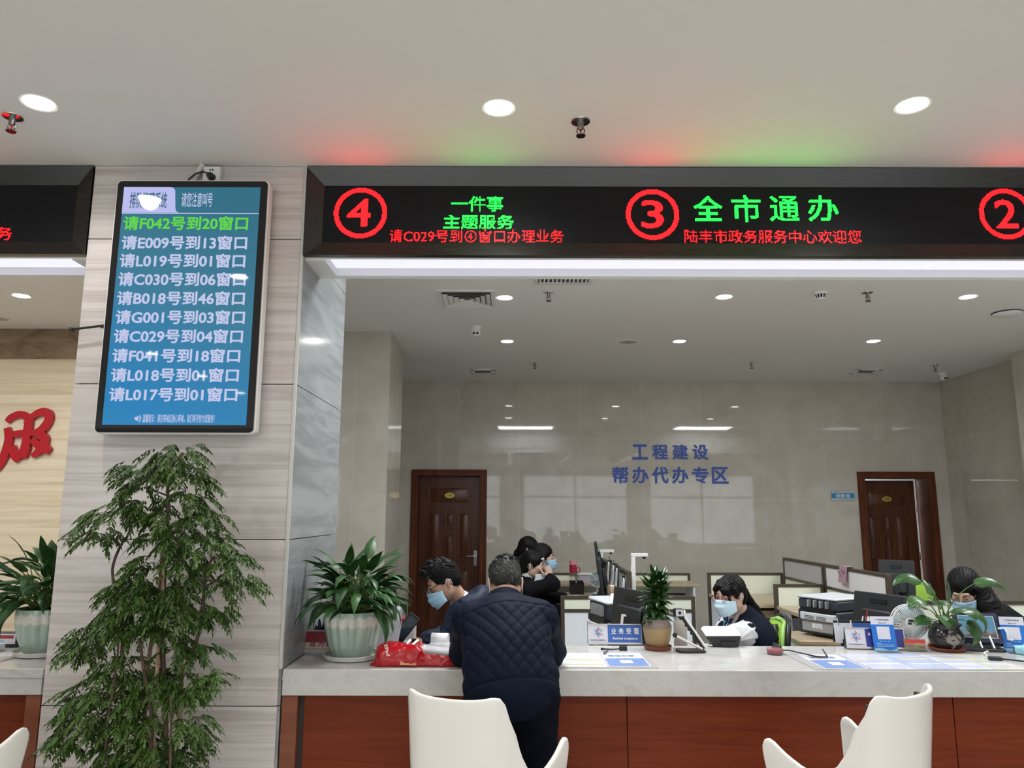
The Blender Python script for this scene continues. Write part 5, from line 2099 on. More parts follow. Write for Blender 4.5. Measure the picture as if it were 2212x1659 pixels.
    o = mb.build('hair_tie', mat('navy_satin', (.01, .02, .08), .3), f.t, 180)
    mb = MB()
    mb.sphere((-.018, -.118, -.014), .010, 10, 8, M).sphere((-.014, -.112, .012), .007, 10, 8, M).sphere((.02, -.118, -.010), .008, 10, 8, M)
    mb.build('hair_charm', mat('pearl_gold', (.75, .6, .45), .25, .4), o, 180)
    f.mask(m_mask_w if False else mat('mask_pale_blue', (.52, .70, .80), .7))
    f.glasses(mat('red_frame', (.22, .02, .035), .25), .0165, .0020, .004)
    f.eyes()


clerk_woman()


# -------- long haired woman at the right, bending to the left
def right_woman():
    hc = P(2082, 1277, Y=4.78)
    f = Fig('person', 'woman with long loose black hair, glasses and mask bending down at the right', (2.98, 4.85), hc, (-.60, -.66, -.45), .94)
    l = f.l
    nb = l(P(2122, 1318, Y=4.86))
    che = l(P(2170, 1372, Y=4.86))
    pel = np.array((che[0] + .16, che[1] + .02, .53))
    sh = (l(P(2120, 1338, Y=5.0)), l(P(2150, 1352, Y=4.68)))
    el = (l(P(2085, 1388, Y=4.96)), l(P(2120, 1400, Y=4.58)))
    wr = (l(P(2030, 1392, Y=4.85)), l(P(2050, 1398, Y=4.58)))
    hands = (((-.9, -.2, .0), (0, 0, -1), -1, .4), ((-.9, .2, .0), (0, 0, -1), 1, .5))
    seated(f, pel, che, nb, sh, el, wr, hands, (-.98, -.1, 0), skin=m_skin2)
    trousers(f, pel, m_trous)
    d = top(f, 'coat', m_blackc, pel, che, nb, sh, el, wr, .19, (.076, .066, .05), amp=.005, neck=.064, seed=8)
    d.mesh('coat', m_blackc, f.t, 1)
    tl = [f.w((.0, -.05, .045)), l(P(2108, 1285, Y=4.80)), l(P(2128, 1312, Y=4.76)), l(P(2148, 1342, Y=4.72)), l(P(2160, 1368, Y=4.70))]
    f.tail = [np.array(p) for p in tl]
    f.tail_r = [.088, .092, .086, .074, .05]
    f.hair(m_hair, 'long', .0045)
    # the side curtain of hair in front of the ear
    f.mask(m_mask)
    f.glasses(mat('rose_wire', (.30, .20, .17), .3, .7), .017, .0011, .004)
    f.eyes()


right_woman()


# -------- three women at the far left desks
def far_woman(label, px, py, Y, fwd, mask, tail, style, arms=None, chair_shift=0.0, drop=0.0):
    hc = P(px, py, Y=Y)
    f = Fig('person', label, (hc.x - .10, hc.y), hc, fwd, 1.0, group=None)
    l = f.l
    nb = f.w((0, -.045, -.155))
    nb[2] = f.c[2] - .15
    che = np.array((nb[0] - .05, nb[1], nb[2] - .20))
    pel = np.array((che[0] - .06, che[1], .53))
    sh = (np.array((nb[0] - .01, nb[1] + .16, nb[2] - .06)), np.array((nb[0] - .01, nb[1] - .16, nb[2] - .06)))
    if arms:
        el, wr, hands = arms(l)
    else:
        el = (sh[0] + np.array((.03, .03, -.27)), sh[1] + np.array((.03, -.03, -.27)))
        wr = (el[0] + np.array((.20, -.05, -.03)), el[1] + np.array((.20, .05, -.03)))
        hands = (((1, -.2, 0), (0, 0, -1), 1, .4), ((1, .2, 0), (0, 0, -1), -1, .4))
    seated(f, pel, che, nb, sh, el, wr, hands, (1, 0, 0), cell=.008, skin=m_skin2)
    trousers(f, pel, m_trous, .012)
    d = top(f, 'blazer', m_blackc, pel, che, nb, sh, el, wr, .165, (.064, .058, .045), amp=.003, neck=.062, cell=.008)
    d.mesh('blazer', m_blackc, f.t, 1)
    d = SDF(nb - .12, nb + .12, .006)
    d.cap(nb, f.w((0, -.03, -.085)), .060, .055, .01)
    d.mesh('shirt_collar', m_shirt, f.t, 1)
    if tail:
        f.tail = [f.w(p) for p in tail[0]]
        f.tail_r = tail[1]
    f.hair(m_hair, style, .006)
    if mask is not None:
        f.mask(mask, drop)
    f.eyes()
    return f


def bottle_arms(l):
    el = (l(P(1180, 1290, Y=7.05)), l(P(1194, 1262, Y=6.72)))
    wr = (l(P(1216, 1291, Y=6.92)), l(P(1188, 1250, Y=6.76)))
    return el, wr, (((1, -.2, 0), (0, 0, -1), 1, .4), ((-.15, .25, 1), (-.6, .8, 0), 1, .75))


far_woman('woman with black ponytail behind the other two at the far desks', 1143, 1186, 8.05, (.95, -.1, -.15), None, ([(0, -.09, .0), (0, -.12, -.06), (0, -.12, -.16), (0, -.11, -.24)], [.03, .03, .03, .012]), 'pony')
far_woman('woman with straight black hair and blue mask in profile at the far desks', 1174, 1203, 7.45, (.98, -.12, -.05), m_mask, ([(0, -.07, .04), (0, -.085, -.02), (0, -.085, -.10), (0, -.08, -.15)], [.075, .07, .06, .045]), 'long')
far_woman('woman in black blazer raising a water bottle, mask pulled under her chin', 1152, 1220, 6.85, (.97, -.20, -.12), m_mask_w, ([(0, -.10, .01), (0, -.125, .0), (0, -.14, -.02)], [.035, .045, .040]), 'pony', bottle_arms, drop=.045)
p = P(1182, 1229, Y=6.80)
t = thing('water_bottle', 'clear plastic water bottle held up by a woman at the far desks', 'bottle', p, R(0))
m_clear = mat('clear_plastic', (.9, .93, .95), .05, trans=.85, ior=1.2, alpha=.6)
MB().lathe([(.030, -.075), (.034, -.07), (.034, -.03), (.031, -.022), (.034, -.015), (.034, .03), (.030, .05), (.014, .075), (.013, .09)], 24).build('bottle_body', m_clear, t, 60)
MB().lathe([(.0145, .088), (.0145, .102), (0, .103)], 16).build('cap', mat('bottle_cap', (.7, .72, .75), .4), t, 60)
MB().lathe([(.0345, -.010), (.0345, .025)], 24).build('label_band', mat('bottle_label', (.55, .45, .36), .5), t, 60)
t.rotation_euler = (0, R(-25), 0)
# ------------------------------------------------------------------ doors
m_dwood = wood('dark_door_wood', (.050, .015, .006), (.085, .026, .010), (.125, .042, .016), (9, 1, .8), .3)
m_fwood = wood('door_frame_wood', (.075, .020, .008), (.11, .030, .012), (.15, .045, .018), (6, 1, .8), .5, spec=.25)
m_gold = mat('gold_plate', (.55, .40, .07), .35, .5)
m_engr = mat('engraved_black', (.01, .01, .01), .5)


def door_frame(idx, x0, x1, zt, label):
    t = thing('door_%d' % idx, label, 'door', ((x0 + x1) / 2, BY, 0))
    t['kind'] = 'structure'
    h = (x1 - x0) / 2
    fr = MB()
    for s in (-1, 1):
        a, b = sorted((s * h, s * (h - .09)))
        fr.box(a, b, -.035, .30, 0, zt)
        a, b = sorted((s * (h - .012), s * (h - .03)))
        fr.box(a, b, -.045, -.034, 0, zt - .012)
        a, b = sorted((s * (h - .060), s * (h - .075)))
        fr.box(a, b, -.043, -.034, 0, zt - .06)
    fr.box(-h + .09, h - .09, -.035, .30, zt - .08, zt)
    fr.box(-h + .03, h - .03, -.0448, -.034, zt - .03, zt - .012)
    fr.build('door_frame', m_fwood, t, bevel=.003)
    return t, h


def leaf_panels(lf, w, H):
    """raised panels of the door leaf, hinge at x = 0, leaf runs to +x, front at y = 0"""
    pan = [(.13, w - .13, H - .36, H - .13), (.12, .28, 1.0, H - .46), (.34, w - .34, H - .66, H - .46), (.34, w - .34, .95, H - .74), (w - .28, w - .12, 1.0, H - .46),
           (.12, .28, .14, .88), (w - .28, w - .12, .14, .88), (.34, w - .34, .14, .80)]
    for a, b, c, d in pan:
        lf.box(a, b, -.006, .0, c, d)
        lf.box(a + .012, b - .012, -.001, .001, c + .012, d - .012)
        fr = .014
        lf.box(a - fr, b + fr, -.012, 0, d, d + fr).box(a - fr, b + fr, -.012, 0, c - fr, c)
        lf.box(a - fr, a, -.012, 0, c, d).box(b, b + fr, -.012, 0, c, d)
        lf.add([(a + .02, -.006, c + .02), (b - .02, -.006, c + .02), (b - .02, -.006, d - .02), (a + .02, -.006, d - .02), (a + .045, -.018, c + .045), (b - .045, -.018, c + .045), (b - .045, -.018, d - .045), (a + .045, -.018, d - .045)],
               [(0, 1, 5, 4), (1, 2, 6, 5), (2, 3, 7, 6), (3, 0, 4, 7), (4, 5, 6, 7)])


def number_plate(par, s, x, z, y, Mx=None):
    M = Matrix.Translation((x, y, z)) @ XZ
    poly = []
    for k in range(24):
        a = 2 * PI * k / 24
        poly.append((.066 * math.copysign(abs(math.cos(a)) ** 1.35, math.cos(a)), .037 * math.sin(a)))
    pl = MB().prism(poly, 0, .008, M).build('number_plate', m_gold, par, 40)
    mb = MB()
    text_into(mb, s, M @ Matrix.Translation((0, 0, .0088)), -.030, .030, -.014, .014, .012)
    mb.build('number', m_engr, pl)


# closed door 103
t, h = door_frame(1, -1.305, -.324, 2.155, 'closed dark wooden door 103 with gold number plate')
w_, H_ = 2 * h - .18 - .008, 2.155 - .085
lf = MB().box(0, w_, .0, .045, .008, H_)
leaf_panels(lf, w_, H_)
L = lf.build('door_leaf', m_dwood, t, bevel=.0015)
L.location = (-h + .094, .12, 0)
number_plate(L, '103', w_ * .50, H_ - .245, -.012)
hd = MB()
hd.prism(rrect(.022, .10, .018), 0, .008, Matrix.Translation((w_ - .052, 0, 1.02)) @ XZ)
hd.cyl((w_ - .052, -.008, 1.05), (w_ - .052, -.05, 1.05), .010, n=12)
hd.tube([(w_ - .052, -.048, 1.05), (w_ - .085, -.052, 1.05), (w_ - .12, -.05, 1.046), (w_ - .165, -.046, 1.05)], [.010, .009, .008, .007], 10)
hd.build('door_handle', m_chrome, L, 50)

# half open door 102, hinged on the right, bright room behind
t, h = door_frame(2, 4.508, 5.513, 2.14, 'dark wooden door 102 standing slightly open at the right')
w_, H_ = 2 * h - .18 - .060, 2.14 - .10
lf = MB().box(0, w_, .0, .045, .008, H_)
leaf_panels(lf, w_, H_)
L = lf.build('door_leaf', m_dwood, t, bevel=.0015)
L.location = (-h + .40, .19, 0)
L.rotation_euler = (0, 0, 0)
# opened inwards about the right jamb
ang = R(-38)
L.location = (h - .09 - .056 - w_, .24, 0)
L.rotation_euler = (0, 0, 0)
number_plate(L, '102', w_ * .5, H_ - .245, -.012)
for z in (.3, 1.0, 1.62):
    MB().cyl((w_ + .014, .03, z), (w_ + .014, .03, z + .10), .014, n=10).build('hinge', m_chrome, L)
bk = MB()
bk.box(-2, 7, BY + 1.9, BY + 2.0, 0, 3)
struct(bk.build('wall_inner_room', mat('bright_inner_wall', (.8, .82, .85), .8)), 'white wall of the room seen through the gap of door 102', 'wall')
struct(MB().box(-2, 7, BY + .42, BY + 2.0, -.1, 0).build('floor_inner', m_floor), 'floor of the rooms behind the back wall', 'floor')
struct(MB().box(-2, 7, BY + .42, BY + 2.0, 2.8, 2.9).build('ceiling_inner', m_plaster), 'ceiling of the rooms behind the back wall', 'ceiling')
area('inner_room_lamp', (4.4, BY + 1.3, 2.7), (0, 0, 0), 1.2, .8, 45, (.92, .96, 1))

# blue room plate beside door 102
p0, p1 = P(1794, 1059, Y=BY), P(1846, 1082, Y=BY)
t = thing('room_plate', 'small blue and silver room plate left of the open door', 'sign', ((p0.x + p1.x) / 2, BY, (p0.z + p1.z) / 2))
hw, hh = abs(p1.x - p0.x) / 2, abs(p1.z - p0.z) / 2
MB().box(-hw, hw, -.012, 0, -hh, hh).build('plate', mat('silver_plate', (.50, .51, .52), .35, .4), t, bevel=.003)
b = MB().box(-hw + .003, hw - .003, -.0135, -.0115, -hh * .52, hh * .45).build('blue_band', mat('sign_cyan', (.02, .27, .52), .4), t)
mb = MB()
for i, chh in enumerate('调解室'):
    text_into(mb, chh, FRONT(-.0142), -.095 + i * .066, -.037 + i * .066, -.028, .022, .014)
mb.build('lettering', mat('sign_white', (.75, .78, .8), .5), b)
mb = MB()
mb.box(-hw + .03, -hw + .10, -.0128, -.0118, hh * .66, hh * .80).box(hw - .10, hw - .02, -.0128, -.0118, -hh * .82, -hh * .70)
mb.build('small_print', mat('sign_grey', (.3, .31, .33), .5), t)

# ------------------------------------------------------------------ red raised character on the left wall
m_redlet = mat('red_lacquer', (.46, .012, .020), .3)
t = thing('wall_character', 'large red raised brush script character on the cream wall', 'letter', (0, 7.13, 0))
t.location = P(60, 950, Y=7.13)


NB_ = [0]


def brush(pts, wd):
    """a brush stroke through photo points, as a thick raised band"""
    w = [P(x, y, Y=7.13) - t.location for x, y in pts]
    c = []
    for i in range(len(w)):
        p0, p1, p2, p3 = w[max(i - 1, 0)], w[i], w[min(i + 1, len(w) - 1)], w[min(i + 2, len(w) - 1)]
        if i == len(w) - 1:
            c.append((p1, wd[-1]))
            break
        for k in range(6):
            u = k / 6
            c.append((.5 * ((2 * p1) + (p2 - p0) * u + (2 * p0 - 5 * p1 + 4 * p2 - p3) * u * u + (3 * p1 - p0 - 3 * p2 + p3) * u ** 3), wd[i] * (1 - u) + wd[i + 1] * u))
    NB_[0] += 1
    fy = -.040 - .0008 * NB_[0]
    L_, R_ = [], []
    for i, (p, ww) in enumerate(c):
        d = c[min(i + 1, len(c) - 1)][0] - c[max(i - 1, 0)][0]
        n = Vector((-d.z, 0, d.x)).normalized() * ww * .0027
        L_.append(p + n)
        R_.append(p - n)
    V, Fc = [], []
    for a, b in zip(L_, R_):
        V += [(a.x, fy, a.z), (b.x, fy, b.z), (a.x, -.004, a.z), (b.x, -.004, b.z)]
    for i in range(len(L_) - 1):
        k = i * 4
        Fc += [(k, k + 1, k + 5, k + 4), (k + 2, k + 6, k + 7, k + 3), (k, k + 4, k + 6, k + 2), (k + 1, k + 3, k + 7, k + 5)]
    Fc += [(0, 2, 3, 1), (4 * len(L_) - 4, 4 * len(L_) - 3, 4 * len(L_) - 1, 4 * len(L_) - 2)]
    MB().add(V, Fc).build('brush_stroke', m_redlet, t)


brush([(20, 912), (30, 902), (50, 896), (66, 906), (64, 930), (60, 960), (48, 990)], [9, 11, 12, 13, 14, 14, 9])
brush([(20, 925), (24, 950), (14, 985), (2, 1008), (-14, 1022)], [10, 14, 14, 11, 4])
brush([(24, 940), (44, 938), (60, 936)], [8, 12, 12])
brush([(30, 965), (38, 985), (44, 996)], [12, 15, 9])
brush([(60, 918), (76, 900), (94, 891), (108, 894), (110, 908), (100, 924), (86, 934), (72, 936)], [8, 10, 13, 15, 14, 14, 12, 10])
brush([(72, 905), (66, 940), (62, 970), (56, 990)], [8, 9, 13, 9])
brush([(84, 942), (96, 942), (102, 952), (92, 972), (74, 986)], [11, 14, 14, 14, 6])
brush([(74, 950), (88, 962), (104, 970), (112, 976)], [9, 14, 16, 10])

# ------------------------------------------------------------------ office partitions and desks
m_rail = mat('bronze_rail', (.085, .068, .05), .4, .3)
m_cream = mat('cream_panel', (.80, .83, .69), .55)
m_wpan = mat('white_panel', (.80, .83, .87), .5)
m_gfab = cloth('grey_fabric_panel', (.50, .50, .50), .9, .2, 160)
m_lfab = cloth('pale_fabric_panel', (.76, .76, .77), .9, .2, 160)
m_dtop = wood('pale_oak_top', (.38, .29, .19), (.47, .37, .25), (.53, .43, .31), (1, 8, 8), .4)


def partition(label, a, b, z1, bands, group='office partitions', thick=.04):
    """screen from a to b (x, y) on the floor; bands = [(z0, z1, material)] between bronze rails"""
    a, b = Vector((*a, 0)), Vector((*b, 0))
    d = b - a
    t = thing('office_partition', label, 'partition', a, math.atan2(d.y, d.x), group)
    L = d.length
    for x in (0, L - .03):
        MB().box(x, x + .03, -thick / 2, thick / 2, 0, z1).build('post', m_rail, t, bevel=.002)
    for z0, zz, m in bands:
        MB().box(.03, L - .03, -thick / 2 + .006, thick / 2 - .006, z0, zz).build('panel', m, t)
        MB().box(.03, L - .03, -thick / 2, thick / 2, zz, zz + .024).build('rail', m_rail, t)
    return t


def px_x(x, y, Y):
    return P(x, y, Y=Y).x


# right hand workstations
partition('tall far section of the grey fabric screen at the right, nearest the back wall', (2.72, 7.75), (2.72, 6.77), 1.17, [(0, .80, m_wpan), (.824, .966, m_cream), (.99, 1.146, m_gfab)])
partition('tall near section of the fabric screen at the right, with the pink note on it', (2.72, 6.74), (2.72, 5.62), 1.17, [(0, .80, m_wpan), (.824, .966, m_cream), (.99, 1.146, m_lfab)])
partition('low cream screen behind the far desk at the right, in front of the back wall', (1.95, 7.77), (2.70, 7.77), 1.02, [(0, .70, m_wpan), (.724, .996, m_cream)])
partition('low cream screen between the two right hand desks', (2.265, 6.755), (2.69, 6.755), 1.0, [(0, .72, m_wpan), (.744, .976, m_cream)])
partition('low cream screen right of the open monitor, behind the long haired woman', (2.75, 5.60), (4.0, 5.60), .99, [(0, .80, m_wpan), (.824, .966, m_cream)])


def desk(label, x0, x1, y0, y1, z, panels, group='office desks', drawers=None):
    t = thing('office_desk', label, 'desk', ((x0 + x1) / 2, (y0 + y1) / 2, 0), 0, group)
    a, b = (x1 - x0) / 2, (y1 - y0) / 2
    MB().box(-a, a, -b, b, z - .028, z).build('desk_top', m_dtop, t, bevel=.003)
    for (px0, px1, py0, py1) in panels:
        MB().box(px0, px1, py0, py1, 0, z - .03).build('side_panel', m_wpan, t, bevel=.002)
    if drawers:
        x, y, w, dp = drawers
        MB().box(x - w / 2, x + w / 2, y - dp / 2, y + dp / 2, z - .12, z - .06).build('keyboard_tray', m_dtop, t)
    return t


desk('pale wooden desk against the far low screen at the right', 1.95, 2.69, 6.82, 7.74, .82, [(.33, .36, -.42, .42), (-.36, -.33, -.42, .42)], drawers=(-.12, -.18, .5, .4))
desk('pale wooden desk behind the grey printer at the right', 2.27, 2.69, 5.64, 6.72, .82, [(-.19, -.17, .30, .52), (.17, .20, -.5, .5)])
desk('pale wooden desk in front of the woman with long hair', 2.76, 3.9, 5.63, 6.5, .76, [(-.5, -.47, -.4, .4), (.47, .5, -.4, .4)])

# left hand workstations
partition('low white and cream desk screen behind the sign at the left desks', (.385, 6.15), (1.435, 6.15), .96, [(0, .838, m_wpan), (.862, .936, m_cream)])
partition('long grey fabric screen with clipped papers between the left desks', (.935, 6.2), (.935, 8.2), 1.14, [(0, .80, m_cream), (.824, 1.116, m_gfab)])
partition('low cream screen along the back wall behind the left desks', (.30, 8.75), (2.0, 8.75), .94, [(0, .70, m_wpan), (.724, .916, m_cream)])
desk('desk of the three women at the left', .46, .91, 6.2, 8.0, .80, [(-.22, -.20, -.85, -.5), (.20, .22, -.85, .85)])
desk('desk behind the left fabric screen', 0.96, 1.42, 6.2, 8.0, .80, [(.20, .22, -.85, .85), (-.24, -.22, -.85, .85)])
desk('narrow shelf desk along the back wall screen', .30, 2.0, 8.3, 8.72, .86, [(-.8, -.78, -.2, .2), (.78, .8, -.2, .2)])

DZ = .70
# clerks' own desks behind the stone counter
for i, (x0, x1, l) in enumerate(((-1.0, -.50, 'low clerk desk behind the counter, with the left clerk'), (.16, 1.24, 'low clerk desk behind the counter, with the ponytailed clerk'), (1.72, 2.62, 'low clerk desk behind the counter at the right'))):
    desk(l, x0, x1, 4.29, 4.95 if i == 0 else 5.3, DZ, [(-(x1 - x0) / 2 + .02, -(x1 - x0) / 2 + .05, -.3, .3), ((x1 - x0) / 2 - .05, (x1 - x0) / 2 - .02, -.3, .3)], 'clerk desks')


# ------------------------------------------------------------------ office chairs
m_mesh = mat('lime_mesh', (.30, .52, .055), .6)
m_lime = mat('lime_frame', (.36, .62, .16), .4)


def office_chair(loc, rz, label, proto=None):
    if proto:
        return dup(proto, (*loc, 0), rz, label)
    t = thing('office_chair', label, 'chair', (*loc, 0), rz, 'lime green office chairs')
    # back faces +y (sitter looks to +y); backrest stands at y = -.22
    V, Fc = [], []
    for i in range(13):
        u = -1 + 2 * i / 12
        for j in range(9):
            v = j / 8
            wdt = .215 * (1 - .15 * (1 - v)) * (1 if v < .9 else .97)
            V.append((u * wdt, -.22 - .03 * (1 - u * u) + .02 * math.sin(v * PI) - .05 * v, .52 + .44 * v - .02 * u ** 4 * (v > .5)))
    for i in range(12):
        for j in range(8):
            a = i * 9 + j
            Fc.append((a, a + 9, a + 10, a + 1))
    o = MB().add(V, Fc).build('backrest', m_mesh, t, 180)
    k = o.modifiers.new('s', 'SOLIDIFY')
    k.thickness = .012
    fr = MB()
    for s in (-1, 1):
        fr.tube([(s * .19, -.225, .50), (s * .205, -.235, .70), (s * .216, -.265, .86), (s * .205, -.275, .955), (s * .12, -.298, .972), (0, -.304, .975)], .013, 8)
    fr.build('back_frame', m_lime, t, 180)
    MB().tube([(0, -.26, .95), (0, -.275, .8), (0, -.30, .6), (0, -.24, .48), (0, -.05, .44)], [.016, .02, .024, .03, .03], 10).build('back_support', m_black, t, 180)
    sh = MB()
    for s in (-1, 1):
        sh.tube([(s * .21, -.25, .52), (s * .225, -.262, .72), (s * .236, -.288, .87), (s * .222, -.300, .968), (s * .12, -.320, .988), (0, -.326, .990)], .016, 8)
    sh.build('back_shell', m_black, t, 180)
    MB().prism(rrect(.24, .23, .09), .44, .50).build('seat', m_black, t, 50, bevel=.02)
    for s in (-1, 1):
        MB().tube([(s * .22, -.02, .46), (s * .27, -.02, .50), (s * .275, -.01, .66), (s * .27, .10, .67), (s * .268, -.12, .67)], .014, 8).build('armrest', m_black, t, 180)
    MB().cyl((0, 0, .10), (0, 0, .44), .028, n=14).build('gas_column', m_chrome, t, 40)
    b = MB()
    for k in range(5):
        a = 2 * PI * k / 5
        b.tube([(0, 0, .10), (.28 * math.cos(a), .28 * math.sin(a), .065)], [.024, .014], 8)
    b.build('star_base', m_black, t, 60)
    for k in range(5):
        a = 2 * PI * k / 5
        MB().cyl((.28 * math.cos(a) - .018 * math.sin(a), .28 * math.sin(a) + .018 * math.cos(a), .03), (.28 * math.cos(a) + .018 * math.sin(a), .28 * math.sin(a) - .018 * math.cos(a), .03), .03, n=14).build('caster', m_black, t, 40)
    return t


p = P(1655, 1325, Y=4.72)
oc = office_chair((p.x - .215, 4.74), R(80), 'lime green office chair right behind the ponytailed woman')
p = P(2195, 1335, Y=5.0)
office_chair((p.x - .20, 5.02), R(64), 'lime green office chair at the right edge behind the long haired woman', oc)
p = P(2012, 1262, Y=6.8)
office_chair((p.x, 6.95), R(180), 'lime green office chair standing before the open door', oc)


# ------------------------------------------------------------------ monitors, printers, cameras
def monitor(loc, rz, w, h, label, tilt=0.0, zc=.3, plate=False):
    """screen faces +y of its frame; loc is the foot on the desk"""
    t = thing('monitor', label, 'monitor', loc, rz)
    M = Matrix.Translation((0, 0, zc)) @ Matrix.Rotation(tilt, 4, 'X')
    MB().box(-w / 2, w / 2, -.012, .016, -h / 2, h / 2, M).build('housing', m_dgrey, t, bevel=.005)
    MB().box(-w / 2 + .012, w / 2 - .012, .0155, .0175, -h / 2 + .02, h / 2 - .012, M).build('screen', m_glass_black, t)
    MB().box(-w * .30, w * .30, -.035, -.010, -h * .32, h * .18, M).build('back_cover', m_dgrey, t, bevel=.012)
    MB().box(-w * .16, w * .16, -.0165, -.010, h * .30, h * .38, M).build('vent_slot', m_black, t)
    MB().tube([(0, -.05, .012), (0, -.045, zc * .5), (0, -.03, zc)], [.030, .026, .022], 10).build('stand_neck', m_dgrey, t, 60)
    MB().prism(rrect(.11, .085, .03), 0, .014, Matrix.Translation((0, -.03, 0))).build('stand_foot', m_dgrey, t, 50)
    if plate:
        MB().prism(rrect(.024, .042, .008), 0, .006, M @ Matrix.Translation((-.02 if plate is True else plate, -.035, -h * .12)) @ XZ).build('white_plate', m_white, t, 50)
    return t


p = P(1368, 1310, Y=4.75)
monitor((P(1366, 1310, Y=4.5).x, 4.52, DZ), R(-70), .46, .30, 'black monitor seen obliquely from behind, beside the tan pot', R(-8), .315, plate=-.03)
p = P(1893, 1330, Y=4.72)
monitor((P(1897, 1310, Y=4.46).x, 4.46, DZ), R(-68), .36, .29, 'black monitor seen from behind, between the printer and the small fan', R(-10), .31, plate=-.035)
p = P(1928, 1262, Y=5.95)
monitor((p.x + .01, 5.90, .76), R(-40), .25, .30, 'black monitor standing before the open door', R(-8), .345)
p = P(1297, 1235, Y=7.0)
monitor((.84, 7.60, .80), R(84), .46, .30, 'black monitor with red back edge at the far left desks', R(-6), .37)
monitor((.77, 6.72, .80), R(84), .46, .30, 'black monitor nearest the printer at the left desks', R(-6), .27)


def doc_camera(loc, rz, hgt, arm, label):
    t = thing('document_camera', label, 'document camera', loc, rz, 'white document cameras')
    MB().box(-.05, .05, -.05, .05, 0, .02).build('foot', m_dgrey, t, bevel=.006)
    m = MB().box(-.016, .016, -.014, .014, .02, hgt)
    m.box(-.020, -.015, -.016, .016, hgt - .16, hgt - .10)
    m.build('column', m_white, t, bevel=.004)
    MB().box(-.018, arm, -.015, .015, hgt - .028, hgt).build('arm', m_white, t, bevel=.004)
    MB().cyl((arm - .03, 0, hgt - .045), (arm - .03, 0, hgt - .028), .013, n=14).build('lens', m_black, t)


p = P(1299, 1187, Y=7.85)
doc_camera((p.x, 7.85, .80), 0, p.z - .80, .125, 'white document camera standing behind the black monitors')
p = P(1364, 1195, Y=6.3)
doc_camera((p.x + .012, 6.3, .80), 0, p.z - .80, .12, 'white document camera right of the fabric screen with papers')

# papers clipped on the grey screen
m_paper = mat('white_paper', (.74, .75, .77), .7)
for i, (y, dz, w) in enumerate(((6.75, .0, .18), (6.98, .01, .2), (6.35, -.05, .2), (7.3, .02, .2))):
    t = thing('clipped_paper', ['white sheet clipped to the grey screen, second from the front', 'white sheet clipped to the grey screen, third from the front', 'white sheet clipped to the front end of the grey screen', 'white sheet clipped to the far end of the grey screen'][i], 'paper', (.91, y, 1.135 + dz), 0, 'papers clipped to the grey screen')
    V = []
    for k in range(6):
        u = k / 5
        for q in (0, 1):
            V.append((-.004 - .03 * u * u * (1 + q * .6), -w / 2 + w * q * (1 - .25 * u * (i % 2)), -.28 * u))
    o = MB().add(V, [(2 * k, 2 * k + 1, 2 * k + 3, 2 * k + 2) for k in range(5)]).build('sheet', m_paper, t, 180)
    s = o.modifiers.new('s', 'SOLIDIFY')
    s.thickness = .003
    c = MB().box(-.012, .030, -.016, .016, -.03, .012)
    c.tube([(.008, -.006, .012), (.008, -.010, .04), (.008, .010, .04), (.008, .006, .012)], .0018, 5)
    c.build('binder_clip', m_black, t)


def printer(loc, rz, sc, label, hs=1.0):
    """multifunction printer; the narrow output side faces -x"""
    t = thing('printer', label, 'printer', loc, rz)
    a, b, h = .225 * sc, .20 * sc, .40 * sc * hs
    m_body = MATS.setdefault('printer_dark', mat('printer_dark', (.035, .042, .055), .45))
    m_grey = MATS.setdefault('printer_grey', mat('printer_grey', (.30, .31, .32), .45))
    m_lid = MATS.setdefault('printer_lid', mat('printer_lid', (.58, .60, .63), .4))
    MB().box(-a, a, -b, b, .012, h * .66).build('body', m_body, t, bevel=.01)
    MB().box(-a * .98, a * .98, -b * .98, b * .98, h * .675, h * .93).build('scanner_unit', m_body, t, bevel=.012)
    MB().box(-a * 1.03, a * 1.0, -b * 1.0, b * 1.0, h * .935, h).build('lid', m_lid, t, bevel=.012)
    s = MB().box(-a - .022, -a + .004, -b * .95, b * .70, .03, h * .40)
    s.build('rear_cover', m_grey, t, bevel=.008)
    s2 = MB().box(-a - .034, -a + .004, -b * .95, b * .70, h * .41, h * .60)
    s2.build('vented_cover', m_lid, t, bevel=.006)
    v = MB()
    for k in range(3):
        for q in (-.55, .05):
            v.box(-a - .0355, -a - .033, b * q - .01, b * q + b * .42, h * (.445 + k * .035), h * (.455 + k * .035))
    v.build('vent_slots', m_black, t)
    MB().box(-a - .02, -a + .01, -b * .9, b * .75, h * .62, h * .72).build('paper_slot', m_black, t)
    for q in (-.6, -.3, 0, .3):
        MB().box(-a - .028, -a, b * q - .004, b * q + .004, h * .74, h * .92).build('hinge_rib', m_grey, t)
    lb = MB().box(-a - .0232, -a - .0215, -b * .35, b * .15, h * .22, h * .34).build('paper_label', m_paper, t)
    ln = MB()
    for k in range(4):
        ln.box(-a - .0238, -a - .0230, -b * .30, b * (.08 - .06 * (k % 2)), h * (.235 + k * .024), h * (.241 + k * .024))
    ln.build('label_lines', mat('print_grey', (.25, .25, .26), .6), lb)
    return t


